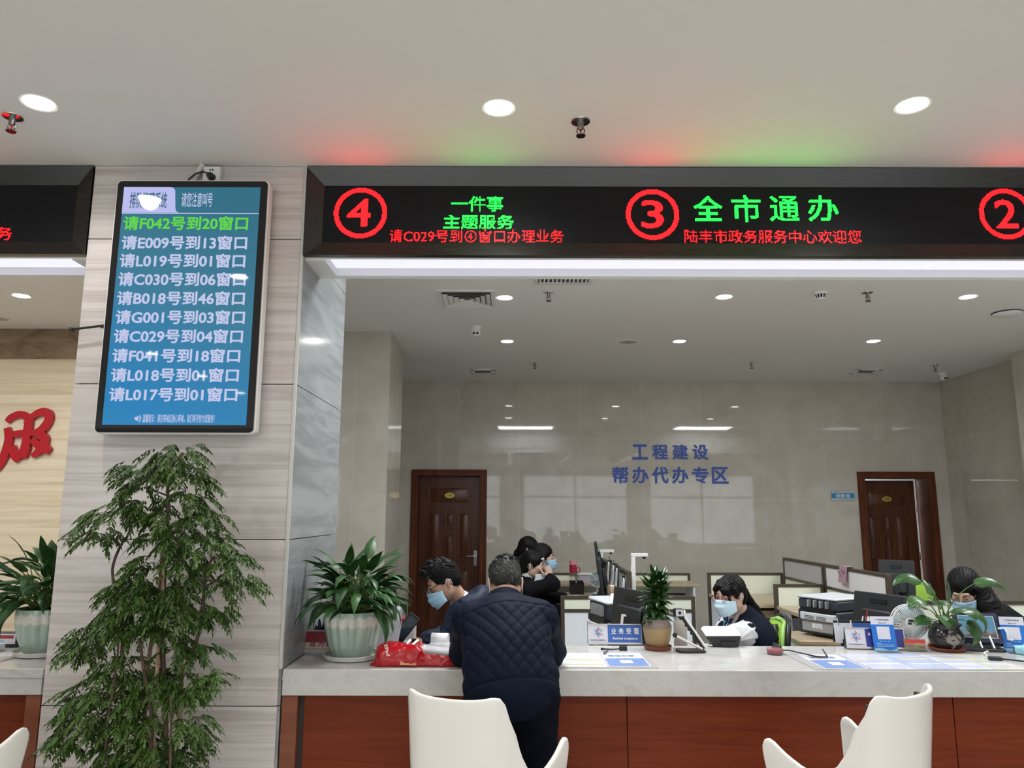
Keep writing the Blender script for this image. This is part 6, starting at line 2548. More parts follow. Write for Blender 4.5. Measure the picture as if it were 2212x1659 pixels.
# stand of the right printer
p = P(1700, 1372, Y=4.62)
pr_z = .80
t = thing('printer_stand', 'low pale wooden stand under the right printer', 'stand', (2.0, 5.0, DZ))
MB().box(-.26, .30, -.22, .20, .115, .14).build('stand_top', m_dtop, t, bevel=.003)
for x in (-.255, .27):
    MB().box(x, x + .02, -.21, .2, 0, .115).build('side_board', m_wpan, t)
printer((2.07, 5.02, DZ + .141), R(28), .76, 'grey and black multifunction printer left of the right monitor', .80)
p = P(1325, 1320, Y=4.9)
printer((.735, 5.02, DZ + .001), R(14), .86, 'black and white printer with paper on its lid, behind the blue acceptance sign', 1.06)
o = MB().add([(-.14, -.10, 0), (.12, -.13, .0), (.15, .08, .012), (-.11, .11, .016)], [(0, 1, 2, 3)]).build('paper_sheet', m_paper)
s = o.modifiers.new('s', 'SOLIDIFY')
s.thickness = .004
o.location = (.76, 5.02, DZ + .3665)
tag(o, 'loose white sheets lying on the lid of the left printer', 'paper')
o = MB().box(-.19, .17, -.13, .13, .001, .41).build('computer_case', m_dgrey, None, bevel=.008)
o.location = (2.46, 6.2, 0)
tag(o, 'dark grey computer case standing on the floor below the right desk', 'computer')

# pink note on the right screen
t = thing('sticky_note', 'pink handwritten note hanging over the pale fabric screen', 'note', (2.697, 6.33, 1.18))
V = []
for k, (x, z) in enumerate(((.05, -.03), (.05, -.004), (.045, .0), (-.004, .0), (-.008, -.02), (-.03, -.13))):
    V += [(x, -.075 - .01 * (k == 5), z), (x, .065 - .01 * (k == 5), z)]
o = MB().add(V, [(2 * k, 2 * k + 1, 2 * k + 3, 2 * k + 2) for k in range(5)]).build('paper', mat('pink_paper', (.42, .26, .33), .7), t)
s = o.modifiers.new('s', 'SOLIDIFY')
s.thickness = .003
hw = MB()
rnd = random.Random(2)
for k in range(4):
    y = .045 - k * .034
    for q in range(4):
        a = (-.0175 - .0005, y + rnd.uniform(-.010, .010), -.055 + rnd.uniform(-.02, .02))
        b = (a[0] - .002, a[1] + rnd.uniform(-.012, .012), a[2] + rnd.uniform(-.014, .014))
        hw.tube([(-.015 - (.0 - a[2]) * .20, a[1], a[2]), (-.015 - (.0 - b[2]) * .20, b[1], b[2])], .0018, 5)
hw.build('handwriting', m_engr, t)

# ------------------------------------------------------------------ small things on the far left desks
m_pinkp = mat('pink_plastic', (.62, .12, .22), .3)
m_redp = mat('red_plastic', (.45, .02, .03), .35)
p = P(1238, 1242, Y=8.45)
t = thing('pink_cup', 'pink tumbler with paler lid on the back shelf', 'cup', (p.x, 8.45, .86))
MB().lathe([(.030, 0), (.034, .01), (.038, .12), (0, .12)], 20).build('cup_body', m_clear, t, 50)
MB().lathe([(.039, .10), (.040, .19), (0, .19)], 20).build('sleeve', mat('crimson_sleeve', (.40, .02, .07), .4), t, 50)
MB().lathe([(.041, .19), (.041, .235), (.03, .24), (0, .24)], 20).build('lid', mat('pale_pink', (.65, .30, .34), .4), t, 50)
p = P(1249, 1258, Y=7.9)
t = thing('scissors', 'red handled scissors standing in a black holder', 'scissors', (p.x - .02, 7.90, .872))
for s in (-1, 1):
    ring = [(s * .022 + .018 * math.cos(2 * PI * k / 14), 0, .16 + .026 * math.sin(2 * PI * k / 14)) for k in range(15)]
    MB().tube(ring, .005, 6).build('handle', m_redp, t, 180)
    MB().box(-.006 + s * .003, .006 + s * .003, -.001 + s * .002, .001 + s * .002, .0, .14).build('blade', m_chrome, t)
t = thing('pen_holder', 'black mesh desk organiser in front of the scissors', 'organiser', (p.x - .02, 7.86, .80))
MB().box(-.07, .07, -.05, .05, 0, .012).box(-.07, .07, -.05, -.045, .012, .10).box(-.07, .07, .045, .05, .012, .13).box(-.07, -.065, -.045, .045, .012, .12).box(.065, .07, -.045, .045, .012, .12).box(-.003, .003, -.045, .045, .012, .11).build('box', m_black, t)
p = P(1222, 1270, Y=6.75)
t = thing('tissue_pack', 'pink and white pack of tissues on the left desk', 'tissue pack', (.55, 6.85, .80), R(8))
pk = SDF((-.13, -.09, -.01), (.13, .09, .12), .005)
pk.rbox((0, 0, .042), (.075, .035, .025), .016, None, .01)
folds(pk, .004, 50, 3)
pk.plane((0, 0, 0.001), (0, 0, -1))
pk.mesh('pack', mat('pack_white', (.70, .62, .64), .4), t, 1)
for x in (-.055, .06):
    MB().box(x - .012, x + .012, -.054, .054, .004, .0845).build('pink_band', mat('pack_pink', (.58, .06, .14), .4), t, bevel=.01)
t = thing('leaf_ornament', 'bright green leaf shaped card holder on the left desk', 'ornament', (.70, 6.72, .80))
lfm, st = MB(), MB()
blade(lfm, st, (0, 0, .012), R(15), R(35), .02, .14, .022, .3, .8, .2)
lfm.build('leaf', mat('lime_leaf', (.12, .50, .03), .4), t, 180)
MB().box(-.06, .05, -.03, .03, 0, .012).build('base', m_white, t, bevel=.003)
t = thing('letter_tray', 'black tray with yellow memo block on the left desk', 'tray', (.665, 6.45, .80))
MB().box(-.05, .05, -.05, .05, 0, .006).box(-.05, -.045, -.05, .05, .006, .07).box(.045, .05, -.05, .05, .006, .07).box(-.045, .045, .045, .05, .006, .07).build('tray', m_black, t)
MB().box(-.035, .03, -.055, -.02, .006, .055).build('memo_block', mat('yellow_paper', (.62, .55, .10), .7), t)
t = thing('tea_flask', 'champagne coloured vacuum flask right of the dark monitors', 'flask', (.80, 6.26, .80))
MB().lathe([(.030, 0), (.033, .005), (.033, .17), (0, .17)], 24).build('flask_body', mat('champagne_metal', (.45, .36, .25), .3, .8), t, 50)
MB().lathe([(.034, .17), (.034, .225), (.028, .235), (0, .235)], 24).build('flask_cap', mat('champagne_cap', (.55, .45, .32), .3, .8), t, 50)
t = thing('stacked_boxes', 'clear plastic storage box with pale lids on the back shelf', 'box', (.86, 8.45, .86))
MB().box(-.14, .08, -.08, .08, 0, .085).build('box_body', mat('lavender_box', (.52, .48, .55), .4), t, bevel=.006)
MB().box(-.15, .09, -.09, .09, .085, .10).build('box_lid', m_white, t, bevel=.004)
t = thing('desk_fan', 'small round pale blue fan behind the left monitors', 'fan', (.87, 7.9, .80), R(-20))
MB().lathe([(.05, 0), (.045, .015), (.012, .02), (.012, .06), (0, .06)], 20).build('foot', m_white, t, 50)
mb = MB()
mb.cyl((0, -.022, .14), (0, .022, .14), .075, n=28)
mb.build('cage', mat('pale_blue_fan', (.42, .55, .58), .5), t, 40)
mb = MB()
for a in (20, 80, 140):
    d = Vector((math.cos(R(a)), 0, math.sin(R(a)))) * .074
    mb.tube([(-d.x, -.026, .14 - d.z), (d.x, -.026, .14 + d.z)], .005, 6)
mb.tube([(.076 * math.cos(2 * PI * k / 24), -.022, .14 + .076 * math.sin(2 * PI * k / 24)) for k in range(25)], .006, 6)
mb.build('front_guard', m_white, t, 180)
t = thing('dark_canister', 'dark grey canister beside the document camera', 'canister', (1.20, 6.32, .80))
MB().lathe([(.05, 0), (.052, .01), (.052, .13), (0, .13)], 24).build('can_body', mat('slate_plastic', (.06, .085, .09), .4), t, 50)
MB().lathe([(.054, .13), (.054, .155), (0, .158)], 24).build('can_lid', mat('slate_lid', (.09, .13, .14), .4), t, 50)
o = MB().box(-.16, .14, -.10, .10, 0, .012).build('paper_stack', m_paper, None)
o.location = (.64, 6.62, .80)
tag(o, 'flat stack of papers on the left desk edge', 'papers')
t = thing('computer_tower', 'black computer tower beside the left desk', 'computer', (.35, 6.32, 0))
MB().box(-.09, .09, -.2, .2, .0, .45).build('case', m_black, t, bevel=.006)
MB().box(-.06, .06, -.203, -.199, .25, .33).build('drive_bay', m_dgrey, t)
# ------------------------------------------------------------------ things on the counters
m_signw = mat('sign_white_print', (.66, .66, .74), .35)
m_signb = mat('sign_blue_print', (.045, .13, .44), .3)
m_signn = mat('sign_indigo_print', (.035, .045, .26), .3)
m_wtext = mat('white_print', (.80, .82, .86), .5)
m_alu = mat('aluminium', (.60, .60, .61), .3, .8)
m_dk = mat('print_dark', (.08, .08, .12), .6)
ARC = [mat('arc_red', (.55, .03, .05), .5), mat('arc_green', (.10, .38, .25), .5), mat('arc_rose', (.60, .10, .10), .5), mat('arc_blue', (.06, .11, .45), .5), mat('arc_ochre', (.55, .45, .15), .5), mat('arc_teal', (.08, .35, .42), .5)]


def at(x, y, dy=0.0):
    """point on the stone top seen at photo pixel (x, y), slid dy back along the sight line's ground track"""
    p = P(x, y, Z=CT)
    return Vector((p.x * (p.y + dy) / p.y, p.y + dy, CT))


def emblem(par, M, cx, cy, r):
    """ring of six little figures, each an arc with a dot, around a swirl"""
    for k in range(6):
        a = R(90 - 60 * k)
        c = (cx + r * math.cos(a), cy + r * math.sin(a))
        mb = MB()
        pts = []
        for q in range(-60, 61, 15):
            b = a + PI + R(q)
            pts.append((c[0] + r * .36 * math.cos(b), c[1] + r * .36 * math.sin(b)))
        for i, (u, v) in enumerate(zip(pts[:-1], pts[1:])):
            d = Vector((v[1] - u[1], u[0] - v[0])).normalized() * r * .075
            mb.add([(u[0] - d.x, u[1] - d.y, 0), (u[0] + d.x, u[1] + d.y, 0), (v[0] + d.x, v[1] + d.y, 0), (v[0] - d.x, v[1] - d.y, 0)], [(0, 1, 2, 3)], M)
        dc = (c[0] + r * .02 * math.cos(a), c[1] + r * .02 * math.sin(a))
        mb.add([(dc[0] + r * .12 * math.cos(2 * PI * q / 10), dc[1] + r * .12 * math.sin(2 * PI * q / 10), 0) for q in range(10)], [tuple(range(10))], M)
        mb.build('emblem_figure', ARC[k], par)
    mb = MB()
    for (r0, a0, a1, w) in ((.42, 60, 330, .09), (.20, 150, 400, .07)):
        pts = [(cx + r * r0 * math.cos(R(q)), cy + r * r0 * math.sin(R(q))) for q in range(a0, a1 + 1, 15)]
        for u, v in zip(pts[:-1], pts[1:]):
            d = Vector((v[1] - u[1], u[0] - v[0])).normalized() * r * w
            mb.add([(u[0] - d.x, u[1] - d.y, 0), (u[0] + d.x, u[1] + d.y, 0), (v[0] + d.x, v[1] + d.y, 0), (v[0] - d.x, v[1] - d.y, 0)], [(0, 1, 2, 3)], M)
    mb.build('emblem_swirl', ARC[3], par)


def face_quad(par, name, m, M, x0, x1, y0, y1, n=0.0):
    return MB().add([(x0, y0, n), (x1, y0, n), (x1, y1, n), (x0, y1, n)], [(0, 1, 2, 3)], M).build(name, m, par)


def tent_sign(loc, rz, w, h, label, blue, rows, small=None, split=.36):
    t = thing('desk_sign', label, 'sign', loc, rz, 'tent shaped desk signs')
    tl = R(12)
    d = h * math.sin(tl) + .004
    M = Matrix.Translation((0, -d, .004)) @ Matrix.Rotation(-tl, 4, 'X') @ XZ
    Hh = h
    MB().box(-w / 2, w / 2, .0, Hh, -.004, 0, M).build('front_plate', m_alu, t)
    Mb = Matrix.Translation((0, d, .004)) @ Matrix.Rotation(tl, 4, 'X') @ XZ
    MB().box(-w / 2, w / 2, .0, Hh, 0, .004, Mb).build('back_plate', m_dgrey, t)
    for s in (-1, 1):
        MB().add([(s * w / 2, -d, .004), (s * w / 2, d, .004), (s * w / 2, 0, .004 + Hh * math.cos(tl))], [(0, 1, 2)]).build('end_cap', m_black, t)
    MB().box(-w / 2, w / 2, 0, .010, 0, .004, M).box(-w / 2, w / 2, Hh - .005, Hh, 0, .004, M).build('edge_rail', m_alu, t)
    xs = -w / 2 + w * split
    face_quad(t, 'white_field', m_signw, M, -w / 2 + .003, xs, .010, Hh - .005, .0008)
    pr = face_quad(t, 'blue_field', blue, M, xs, w / 2 - .004, .010, Hh - .005, .0008)
    emblem(t, M @ Matrix.Translation((0, 0, .0014)), -w / 2 + w * split * .52, Hh * .58, Hh * .235)
    mb = MB()
    text_into(mb, '陆丰市政务服务中心', M @ Matrix.Translation((0, 0, .0014)), -w / 2 + w * split * .12, xs - w * split * .08, Hh * .17, Hh * .235, .02)
    mb.build('small_print', m_dk, t)
    for s, x0, x1, y0, y1, off in rows:
        mb = MB()
        text_into(mb, s, M @ Matrix.Translation((0, 0, .0016)), x0 * w - w / 2, x1 * w - w / 2, y0 * Hh, y1 * Hh, off)
        mb.build('lettering', m_wtext, pr)
    return t


p = at(1328, 1394, .03)
tent_sign((p.x, p.y, CT), R(-2), .292, .106, 'aluminium desk sign with blue field reading Business acceptance, left of the tan pot', m_signb, [
    ('业', .435, .525, .50, .80, .025), ('务', .575, .665, .50, .80, .025), ('受', .715, .805, .50, .80, .025), ('理', .855, .945, .50, .80, .025), ('Business acceptance', .46, .92, .20, .36, .02)], split=.37)
p = at(1890, 1404, .03)
tent_sign((p.x, p.y, CT), R(-6), .30, .106, 'white and indigo tent sign with white characters, behind the blue QR stand', m_signn, [
    ('“', .39, .425, .62, .78, .02), ('全', .48, .57, .52, .80, .025), ('咨', .50, .59, .16, .44, .025), ('询', .64, .73, .16, .44, .025), ('市', .62, .71, .52, .80, .025)], split=.34)
p = at(1884, 1396)
t = thing('desk_sign', 'second tent sign standing right behind the indigo one, with a thin blue stripe', 'sign', (p.x - .01, p.y + .085, CT), R(-6), 'tent shaped desk signs')
M = Matrix.Translation((0, -.02, .004)) @ Matrix.Rotation(R(-12), 4, 'X') @ XZ
MB().box(-.15, .15, 0, .118, -.004, 0, M).build('front_plate', m_signw, t)
MB().box(-.15, .15, 0, .118, 0, .004, Matrix.Translation((0, .028, .004)) @ Matrix.Rotation(R(12), 4, 'X') @ XZ).build('back_plate', m_dgrey, t)
face_quad(t, 'blue_field', m_signb, M, -.05, .14, .012, .108, .0008)

# pen cup behind the signs
p = P(1836, 1356, Y=4.34)
t = thing('pen_cup', 'dark cup with pens and a red pencil behind the tent signs', 'pen holder', (P(1834, 1350, Y=4.36).x, 4.36, DZ))
MB().lathe([(.045, 0), (.048, .004), (.048, .22), (.044, .22), (.043, .01), (0, .01)], 20).build('cup', m_dgrey, t, 50)
rnd = random.Random(4)
for k, (dx, dy, lx, ly, m, L) in enumerate(((-.02, 0, -.04, .01, m_chrome, .26), (-.008, .01, -.012, .02, m_black, .265), (.01, -.01, .0, .01, m_white, .25), (.0, .0, .02, .02, m_black, .245), (.02, .0, .09, .0, mat('red_pencil', (.30, .03, .03), .4), .31), (.015, .01, .075, .01, m_white, .27))):
    b = Vector((dx, dy, .012))
    e = Vector((dx + lx, dy + ly, L + .07))
    MB().tube([b, b * .06 + e * .94, e], [.0042, .0042, .001 if k == 4 else .0038], 8).build('pencil' if k == 4 else 'pen', m, t, 60)

# blue QR stands: plain white square where the code would be
m_qrb = mat('stand_blue', (.015, .17, .60), .25)


def qr_stand(loc, rz, label):
    t = thing('card_stand', label, 'card stand', loc, rz, 'blue and white card stands')
    M = Matrix.Translation((0, 0, .002)) @ Matrix.Rotation(R(-14), 4, 'X') @ XZ
    w, h = .115, .172
    MB().box(-w / 2, w / 2, 0, h, -.004, 0, M).build('panel', m_qrb, t)
    MB().box(-w / 2, w / 2, -.075, .0, 0, .003, Matrix.Translation((0, .0, .0))).build('foot', m_clear, t)
    face_quad(t, 'white_header', m_signw, M, -w / 2, w / 2, h * .76, h, .0008)
    face_quad(t, 'white_square', m_signw, M, -.032, .032, h * .33, h * .70, .0008)
    mb = MB()
    text_into(mb, '广东陆丰政务', M @ Matrix.Translation((0, 0, .0014)), -.036, .036, h * .875, h * .925, .02)
    text_into(mb, '微信公众号', M @ Matrix.Translation((0, 0, .0014)), -.018, .020, h * .79, h * .82, .02)
    mb.build('header_print', m_dk, t)
    mb = MB()
    for k, (a, b) in enumerate(((-.025, -.012), (-.004, .006), (.014, .026))):
        mb.add([(a, h * .27, .0012), (b, h * .27, .0012), (b, h * .285, .0012), (a, h * .285, .0012)], [(0, 1, 2, 3)], M)
    for k, (a, b) in enumerate(((-.045, -.02), (-.04, .045), (-.045, .045))):
        y = h * (.20 - .04 * k)
        mb.add([(a, y, .0012), (b, y, .0012), (b, y + .003, .0012), (a, y + .003, .0012)], [(0, 1, 2, 3)], M)
    mb.build('small_print', mat('pale_blue_print', (.35, .55, .80), .5), t)
    pts = [(-w / 2, 0)] + [(-w / 2 + w * k / 10, h * (.05 + .03 * math.sin(k * .7))) for k in range(11)] + [(w / 2, 0)]
    MB().add([(x, y, .001) for x, y in pts], [tuple(range(len(pts)))], M).build('wave_pattern', mat('pale_wave', (.30, .55, .78), .4), t)


p = at(1915, 1409, .03)
qr_stand((p.x, p.y, CT), R(-6), 'blue and white card stand in front of the indigo tent sign')
p = at(2197, 1410, .03)
qr_stand((p.x, p.y, CT), R(-14), 'blue and white card stand at the right edge beside the tablet')

# small fan
p = at(1968, 1404, .10)
t = thing('desk_fan', 'small white desk fan with pale blue blades behind the red and yellow cards', 'fan', (p.x, p.y, CT), R(-14))
MB().lathe([(.05, 0), (.052, .006), (.046, .016), (0, .018)], 28).build('foot', m_white, t, 50)
MB().tube([(0, .01, .012), (0, .014, .03), (0, .012, .05), (0, .0, .085)], [.014, .011, .012, .016], 10).build('neck', m_white, t, 180)
fc = Vector((0, 0, .130))
rim = MB()
for y in (-.028, .018):
    rim.tube([(fc.x + .086 * math.cos(2 * PI * k / 40), y, fc.z + .086 * math.sin(2 * PI * k / 40)) for k in range(41)], .004, 6)
rim.build('rim', m_white, t, 180)
g = MB()
for k in range(48):
    a = 2 * PI * k / 48
    c, s = math.cos(a), math.sin(a)
    for y0, y1, sg in ((-.030, -.044, -1), (.020, .034, 1)):
        g.tube([(fc.x + .026 * c, y1, fc.z + .026 * s), (fc.x + .062 * c, y1, fc.z + .062 * s), (fc.x + .086 * c, y0, fc.z + .086 * s)], .0021, 5)
    if k % 2 == 0:
        g.tube([(fc.x + .086 * c, -.028, fc.z + .086 * s), (fc.x + .086 * c, .018, fc.z + .086 * s)], .0013, 4)
g.build('guard_wires', m_white, t, 180)
MB().cyl((fc.x, -.046, fc.z), (fc.x, .034, fc.z), .028, n=24).build('motor_hub', m_white, t, 50)
o = MB().box(-.012, .012, -.0475, -.0455, fc.z + .004, fc.z + .016).box(-.016, .004, -.0475, -.0455, fc.z - .010, fc.z + .0)
o.build('hub_label', m_dgrey, t)
bl = MB()
for k in range(5):
    a0 = 2 * PI * k / 5
    V = []
    for i in range(7):
        for j in range(5):
            a = a0 + i * .15
            r = .028 + j * .0128
            V.append((fc.x + r * math.cos(a), -.020 + .030 * i / 6, fc.z + r * math.sin(a)))
    bl.add(V, [(i * 5 + j, i * 5 + j + 1, i * 5 + j + 6, i * 5 + j + 5) for i in range(6) for j in range(4)])
bl.build('blades', mat('fan_blue', (.42, .62, .68), .4), t, 60)

# acrylic card holder with red and yellow cards
p = at(1980, 1408, .01)
t = thing('card_holder', 'clear holder with red and yellow cards in front of the small fan', 'card holder', (p.x, p.y, CT), R(-8))
M = Matrix.Rotation(R(-14), 4, 'X') @ XZ
MB().box(-.05, .05, 0, .052, -.018, .0, Matrix.Translation((0, .0, .008)) @ M).build('cards', mat('card_yellow', (.62, .50, .14), .4), t)
cf = face_quad(t, 'red_field', mat('card_red', (.50, .05, .04), .4), Matrix.Translation((0, 0, .008)) @ M, -.05, .05, .032, .052, .0006)
MB().add([(-.05, .032, .0006), (-.05, .012, .0006), (-.03, .012, .0006), (.0, .032, .0006)], [(0, 1, 2, 3)], Matrix.Translation((0, 0, .008)) @ M).build('orange_field', mat('card_orange', (.55, .20, .08), .4), t)
face_quad(t, 'red_badge', mat('card_badge', (.45, .02, .03), .4), Matrix.Translation((0, 0, .008)) @ M, .014, .044, .010, .019, .0008)
MB().box(-.055, .055, 0, .004, -.045, .012, Matrix.Translation((0, 0, .0)) @ M).box(-.055, .055, .0, .028, .003, .0055, Matrix.Translation((0, 0, .008)) @ M).box(-.055, .055, .0, .06, -.024, -.021, Matrix.Translation((0, 0, .008)) @ M).build('acrylic_holder', m_clear, t)

# tablet on a sloping stand
p = at(2120, 1411, .10)
t = thing('tablet_terminal', 'dark tablet terminal on a stand showing a landscape picture', 'tablet', (p.x, p.y, CT), R(-14))
M = Matrix.Translation((.0, -.015, .045)) @ Matrix.Rotation(R(-28), 4, 'X') @ XZ
m_tab = mat('navy_plastic', (.020, .026, .055), .35)
MB().prism([(x, y + .075) for x, y in rrect(.108, .08, .012)], -.016, 0, M).build('tablet_body', m_tab, t, 40)
m_pic = mat('tablet_picture', (.01, .01, .01), .08)
sp = nt(m_pic)[0].new('ShaderNodeSeparateXYZ')
nt(m_pic)[1].new(coords(m_pic), sp.inputs[0])
nz = noise(m_pic, mapping(m_pic, coords(m_pic), (16, 16, 34)), 1.5, 4)
gg = _math(m_pic, 'ADD', _math(m_pic, 'MULTIPLY', sp.outputs[2], 7.5), _math(m_pic, 'MULTIPLY', nz, .55))
setin(m_pic, 'Emission Color', ramp(m_pic, gg, [(.62, (.045, .035, .03)), (.85, (.12, .10, .09)), (.95, (.20, .24, .28)), (1.0, (.10, .25, .36))]))
nt(m_pic)[0]['Principled BSDF'].inputs['Emission Strength'].default_value = 1.0
face_quad(t, 'screen_border', mat('screen_edge', (.4, .42, .45), .3, emit=(.5, .55, .6), estr=.4), M, -.086, .086, .018, .138, .0006)
face_quad(t, 'screen', m_pic, M, -.083, .083, .021, .135, .0011)
MB().prism(rrect(.10, .07, .02), 0, .014).build('stand_base', m_black, t, 50, bevel=.003)
for x in (-.012, .045):
    MB().tube([(x, -.062, .016), (x + .002, -.03, .040), (x, .02, .085)], [.0065, .006, .006], 8).build('stand_bar', m_alu, t, 60)
MB().tube([(.09, .0, .11), (.118, -.005, .115), (.128, -.01, .09), (.125, -.015, .06), (.15, -.01, .055)], .006, 8).build('white_cable', m_white, t, 180)
MB().cyl((.0, .045, .178), (.0, .03, .19), .018, n=16).build('camera_bump', m_dgrey, t, 50)

# dongle with cable in front of the tablet
p = at(2150, 1428)
t = thing('cable_adapter', 'black adapter box with cable in front of the tablet', 'adapter', (p.x, p.y, CT), R(-12))
MB().box(-.028, .028, -.016, .016, .002, .020).build('box', m_black, t, bevel=.003)
MB().tube([(.028, 0, .010), (.07, .004, .008), (.12, -.015, .006), (.2, -.03, .006)], .004, 8).build('cable', m_black, t, 180)
MB().tube([(-.02, .016, .012), (-.03, .05, .03), (-.005, .065, .035)], .0035, 8).build('white_lead', m_white, t, 180)
p = at(2206, 1412)
o = SDF((-.06, -.06, -.01), (.06, .06, .06), .004)
o.rbox((0, 0, .018), (.035, .03, .008), .01, rotz(.5), .01)
folds(o, .006, 60, 2)
o.plane((0, 0, .001), (0, 0, -1))
tag(o.mesh('folded_mask', mat('pale_cyan_cloth', (.30, .62, .72), .7), None, 1), 'crumpled pale blue face mask on the counter at the right edge', 'mask').location = (p.x + .02, p.y - .02, CT)
p = at(2085, 1398)
t = thing('clear_block', 'small clear acrylic card block right of the dark pot', 'card holder', (p.x + .02, p.y + .05, CT), R(-10))
MB().box(-.03, .03, -.01, .01, .0, .055).build('block', m_clear, t)
p = P(2008, 1392, Y=4.24)
o = MB().box(-.012, .012, -.012, .012, 0, .028).build('orange_clip', mat('orange_plastic', (.65, .22, .03), .4), None, bevel=.003)
o.location = (p.x, 4.22, CT)
tag(o, 'small orange clip left of the dark pot', 'clip')


# ------------------------------------------------------------------ desk mats with papers under clear sheets
m_matb = mat('mat_grey', (.40, .40, .40), .25)
m_film = mat('clear_film', (1, 1, 1), .04, alpha=.12, spec=.6)
m_p1 = mat('print_white', (.70, .70, .74), .4)
m_p2 = mat('print_yellow', (.62, .58, .20), .4)
m_p3 = mat('print_blue', (.06, .20, .58), .35)
m_p4 = mat('print_lilac', (.55, .56, .72), .4)
m_p5 = mat('print_pale_blue', (.36, .48, .72), .4)
m_p6 = mat('print_cream', (.66, .62, .42), .4)


def desk_mat(label, x0, x1, y0, y1, sheets):
    t = thing('desk_mat', label, 'desk mat', ((x0 + x1) / 2, (y0 + y1) / 2, CT), 0, 'grey desk mats under clear film')
    a, b = (x1 - x0) / 2, (y1 - y0) / 2
    MB().box(-a, a, -b, b, 0.0003, .0025).build('mat_base', m_matb, t)
    rnd = random.Random(len(sheets))
    for (u0, u1, v0, v1, m, extra) in sheets:
        sx0, sx1, sy0, sy1 = -a + 2 * a * u0, -a + 2 * a * u1, -b + 2 * b * v0, -b + 2 * b * v1
        sh = MB().box(sx0, sx1, sy0, sy1, .0026, .0030).build('sheet', m, t)
        if extra == 'text':
            mb = MB()
            n = 9
            for k in range(n):
                y = sy1 - (sy1 - sy0) * (.1 + .8 * k / n)
                mb.add([(sx0 + .012, y, .0033), (sx0 + .012 + (sx1 - sx0 - .024) * rnd.uniform(.4, 1), y, .0033), (sx0 + .012 + (sx1 - sx0 - .024) * .4, y + .004, .0033), (sx0 + .012, y + .004, .0033)], [(0, 1, 2, 3)])
            mb.build('print_lines', mat('print_lines', (.35, .35, .42), .5), sh)
            face_quad(sh, 'yellow_stripe', m_p2, None, sx0 + .01, sx1 - .02, sy0 + (sy1 - sy0) * .45, sy0 + (sy1 - sy0) * .52, .0034)
            face_quad(sh, 'yellow_stripe', m_p2, None, sx0 + .01, sx1 - .01, sy0 + (sy1 - sy0) * .14, sy0 + (sy1 - sy0) * .19, .0034)
        if extra == 'blue':
            face_quad(sh, 'blue_field', m_p3, None, sx0 + .006, sx1 - .006, sy0 + .006, sy0 + (sy1 - sy0) * .56, .0034)
            face_quad(sh, 'white_square', m_p1, None, (sx0 + sx1) / 2 - .03, (sx0 + sx1) / 2 + .03, sy0 + (sy1 - sy0) * .22, sy0 + (sy1 - sy0) * .42, .0038)
            mb = MB()
            text_into(mb, '微信办事', Matrix.Translation((0, 0, .0036)), sx0 + .03, sx1 - .04, sy0 + (sy1 - sy0) * .68, sy0 + (sy1 - sy0) * .82, .03)
            mb.build('heading', mat('heading_blue', (.05, .12, .40), .5), sh)
        if extra == 'poster':
            for k in range(5):
                y = sy0 + (sy1 - sy0) * (.12 + .16 * k)
                face_quad(sh, 'print_band', [m_p4, m_p1, m_p5, m_p6, m_p4][(k + len(sheets)) % 5], None, sx0 + .01 + .02 * (k % 2), sx1 - .012, y, y + (sy1 - sy0) * .09, .0034)
    MB().box(-a + .002, a - .002, -b + .002, b - .002, .0042, .0052).build('clear_sheet', m_film, t)


q0, q1 = at(1425, 1444), at(1390, 1410)
x1 = (q0.x + q1.x) / 2
desk_mat('grey desk mat with printed sheets to the right of the standing man', x1 - .80, x1, q0.y, q1.y, [(.30, .71, .04, .93, m_p1, 'text'), (.715, .965, .08, .95, m_p1, 'blue'), (.02, .28, .06, .9, m_p1, 'text')])
q0, q1, q2 = at(1750, 1448), at(1702, 1412), at(2200, 1446)
x0 = (q0.x + q1.x) / 2
desk_mat('long grey desk mat with posters in front of the tent signs at the right', x0, q2.x + .06, q0.y, q1.y, [(.055, .25, .06, .92, m_p1, 'blue'), (.27, .47, .05, .95, m_p4, 'poster'), (.475, .66, .05, .95, m_p5, 'poster'), (.665, .83, .05, .95, m_p1, 'poster'), (.835, .985, .05, .95, m_p6, 'poster')])

# pens, stamp pad, adapters
p = at(1677, 1415)
t = thing('stamp_pad', 'round clear box with red ink pad', 'ink pad', (p.x, p.y + .02, CT))
MB().lathe([(.034, 0), (.040, .004), (.040, .016), (0, .016)], 32).build('box', m_clear, t, 50)
MB().lathe([(0, .006), (.035, .006), (.036, .022), (0, .022)], 32).build('ink', mat('ink_red', (.60, .06, .10), .4), t, 50)
MB().lathe([(.041, .016), (.041, .028), (.036, .032), (0, .033)], 32).build('lid', m_clear, t, 50)
p, q, r = at(1677, 1408), at(1698, 1412), at(1788, 1425)
t = thing('pen_stand', 'black counter pen lying on its cord across the mat edge', 'pen', (q.x, q.y, CT))
l = lambda v: Vector(v) - t.location
MB().sphere((-.035, .03, .022), (.026, .022, .024), 16, 10).box(-.052, -.045, .02, .034, .02, .050).build('holder', m_black, t, 180)
MB().tube([(-.02, .02, .014), (.02, .0, .016), l((r.x - .05, r.y + .01, CT + .012)), l((r.x, r.y, CT + .012))], [.003, .0035, .0042, .0035], 8).build('pen_body', m_black, t, 180)
MB().tube([l((r.x, r.y, CT + .012)), l((r.x - .012, r.y + .025, CT + .045))], [.004, .003], 8).build('pen_tip', m_dgrey, t, 60)
p = at(1346, 1405)
t = thing('card_reader', 'small black card reader with a short cable in front of the acceptance sign', 'card reader', (p.x, p.y, CT), R(-4))
MB().box(-.020, .020, -.016, .016, .001, .022).build('box', m_black, t, bevel=.002)
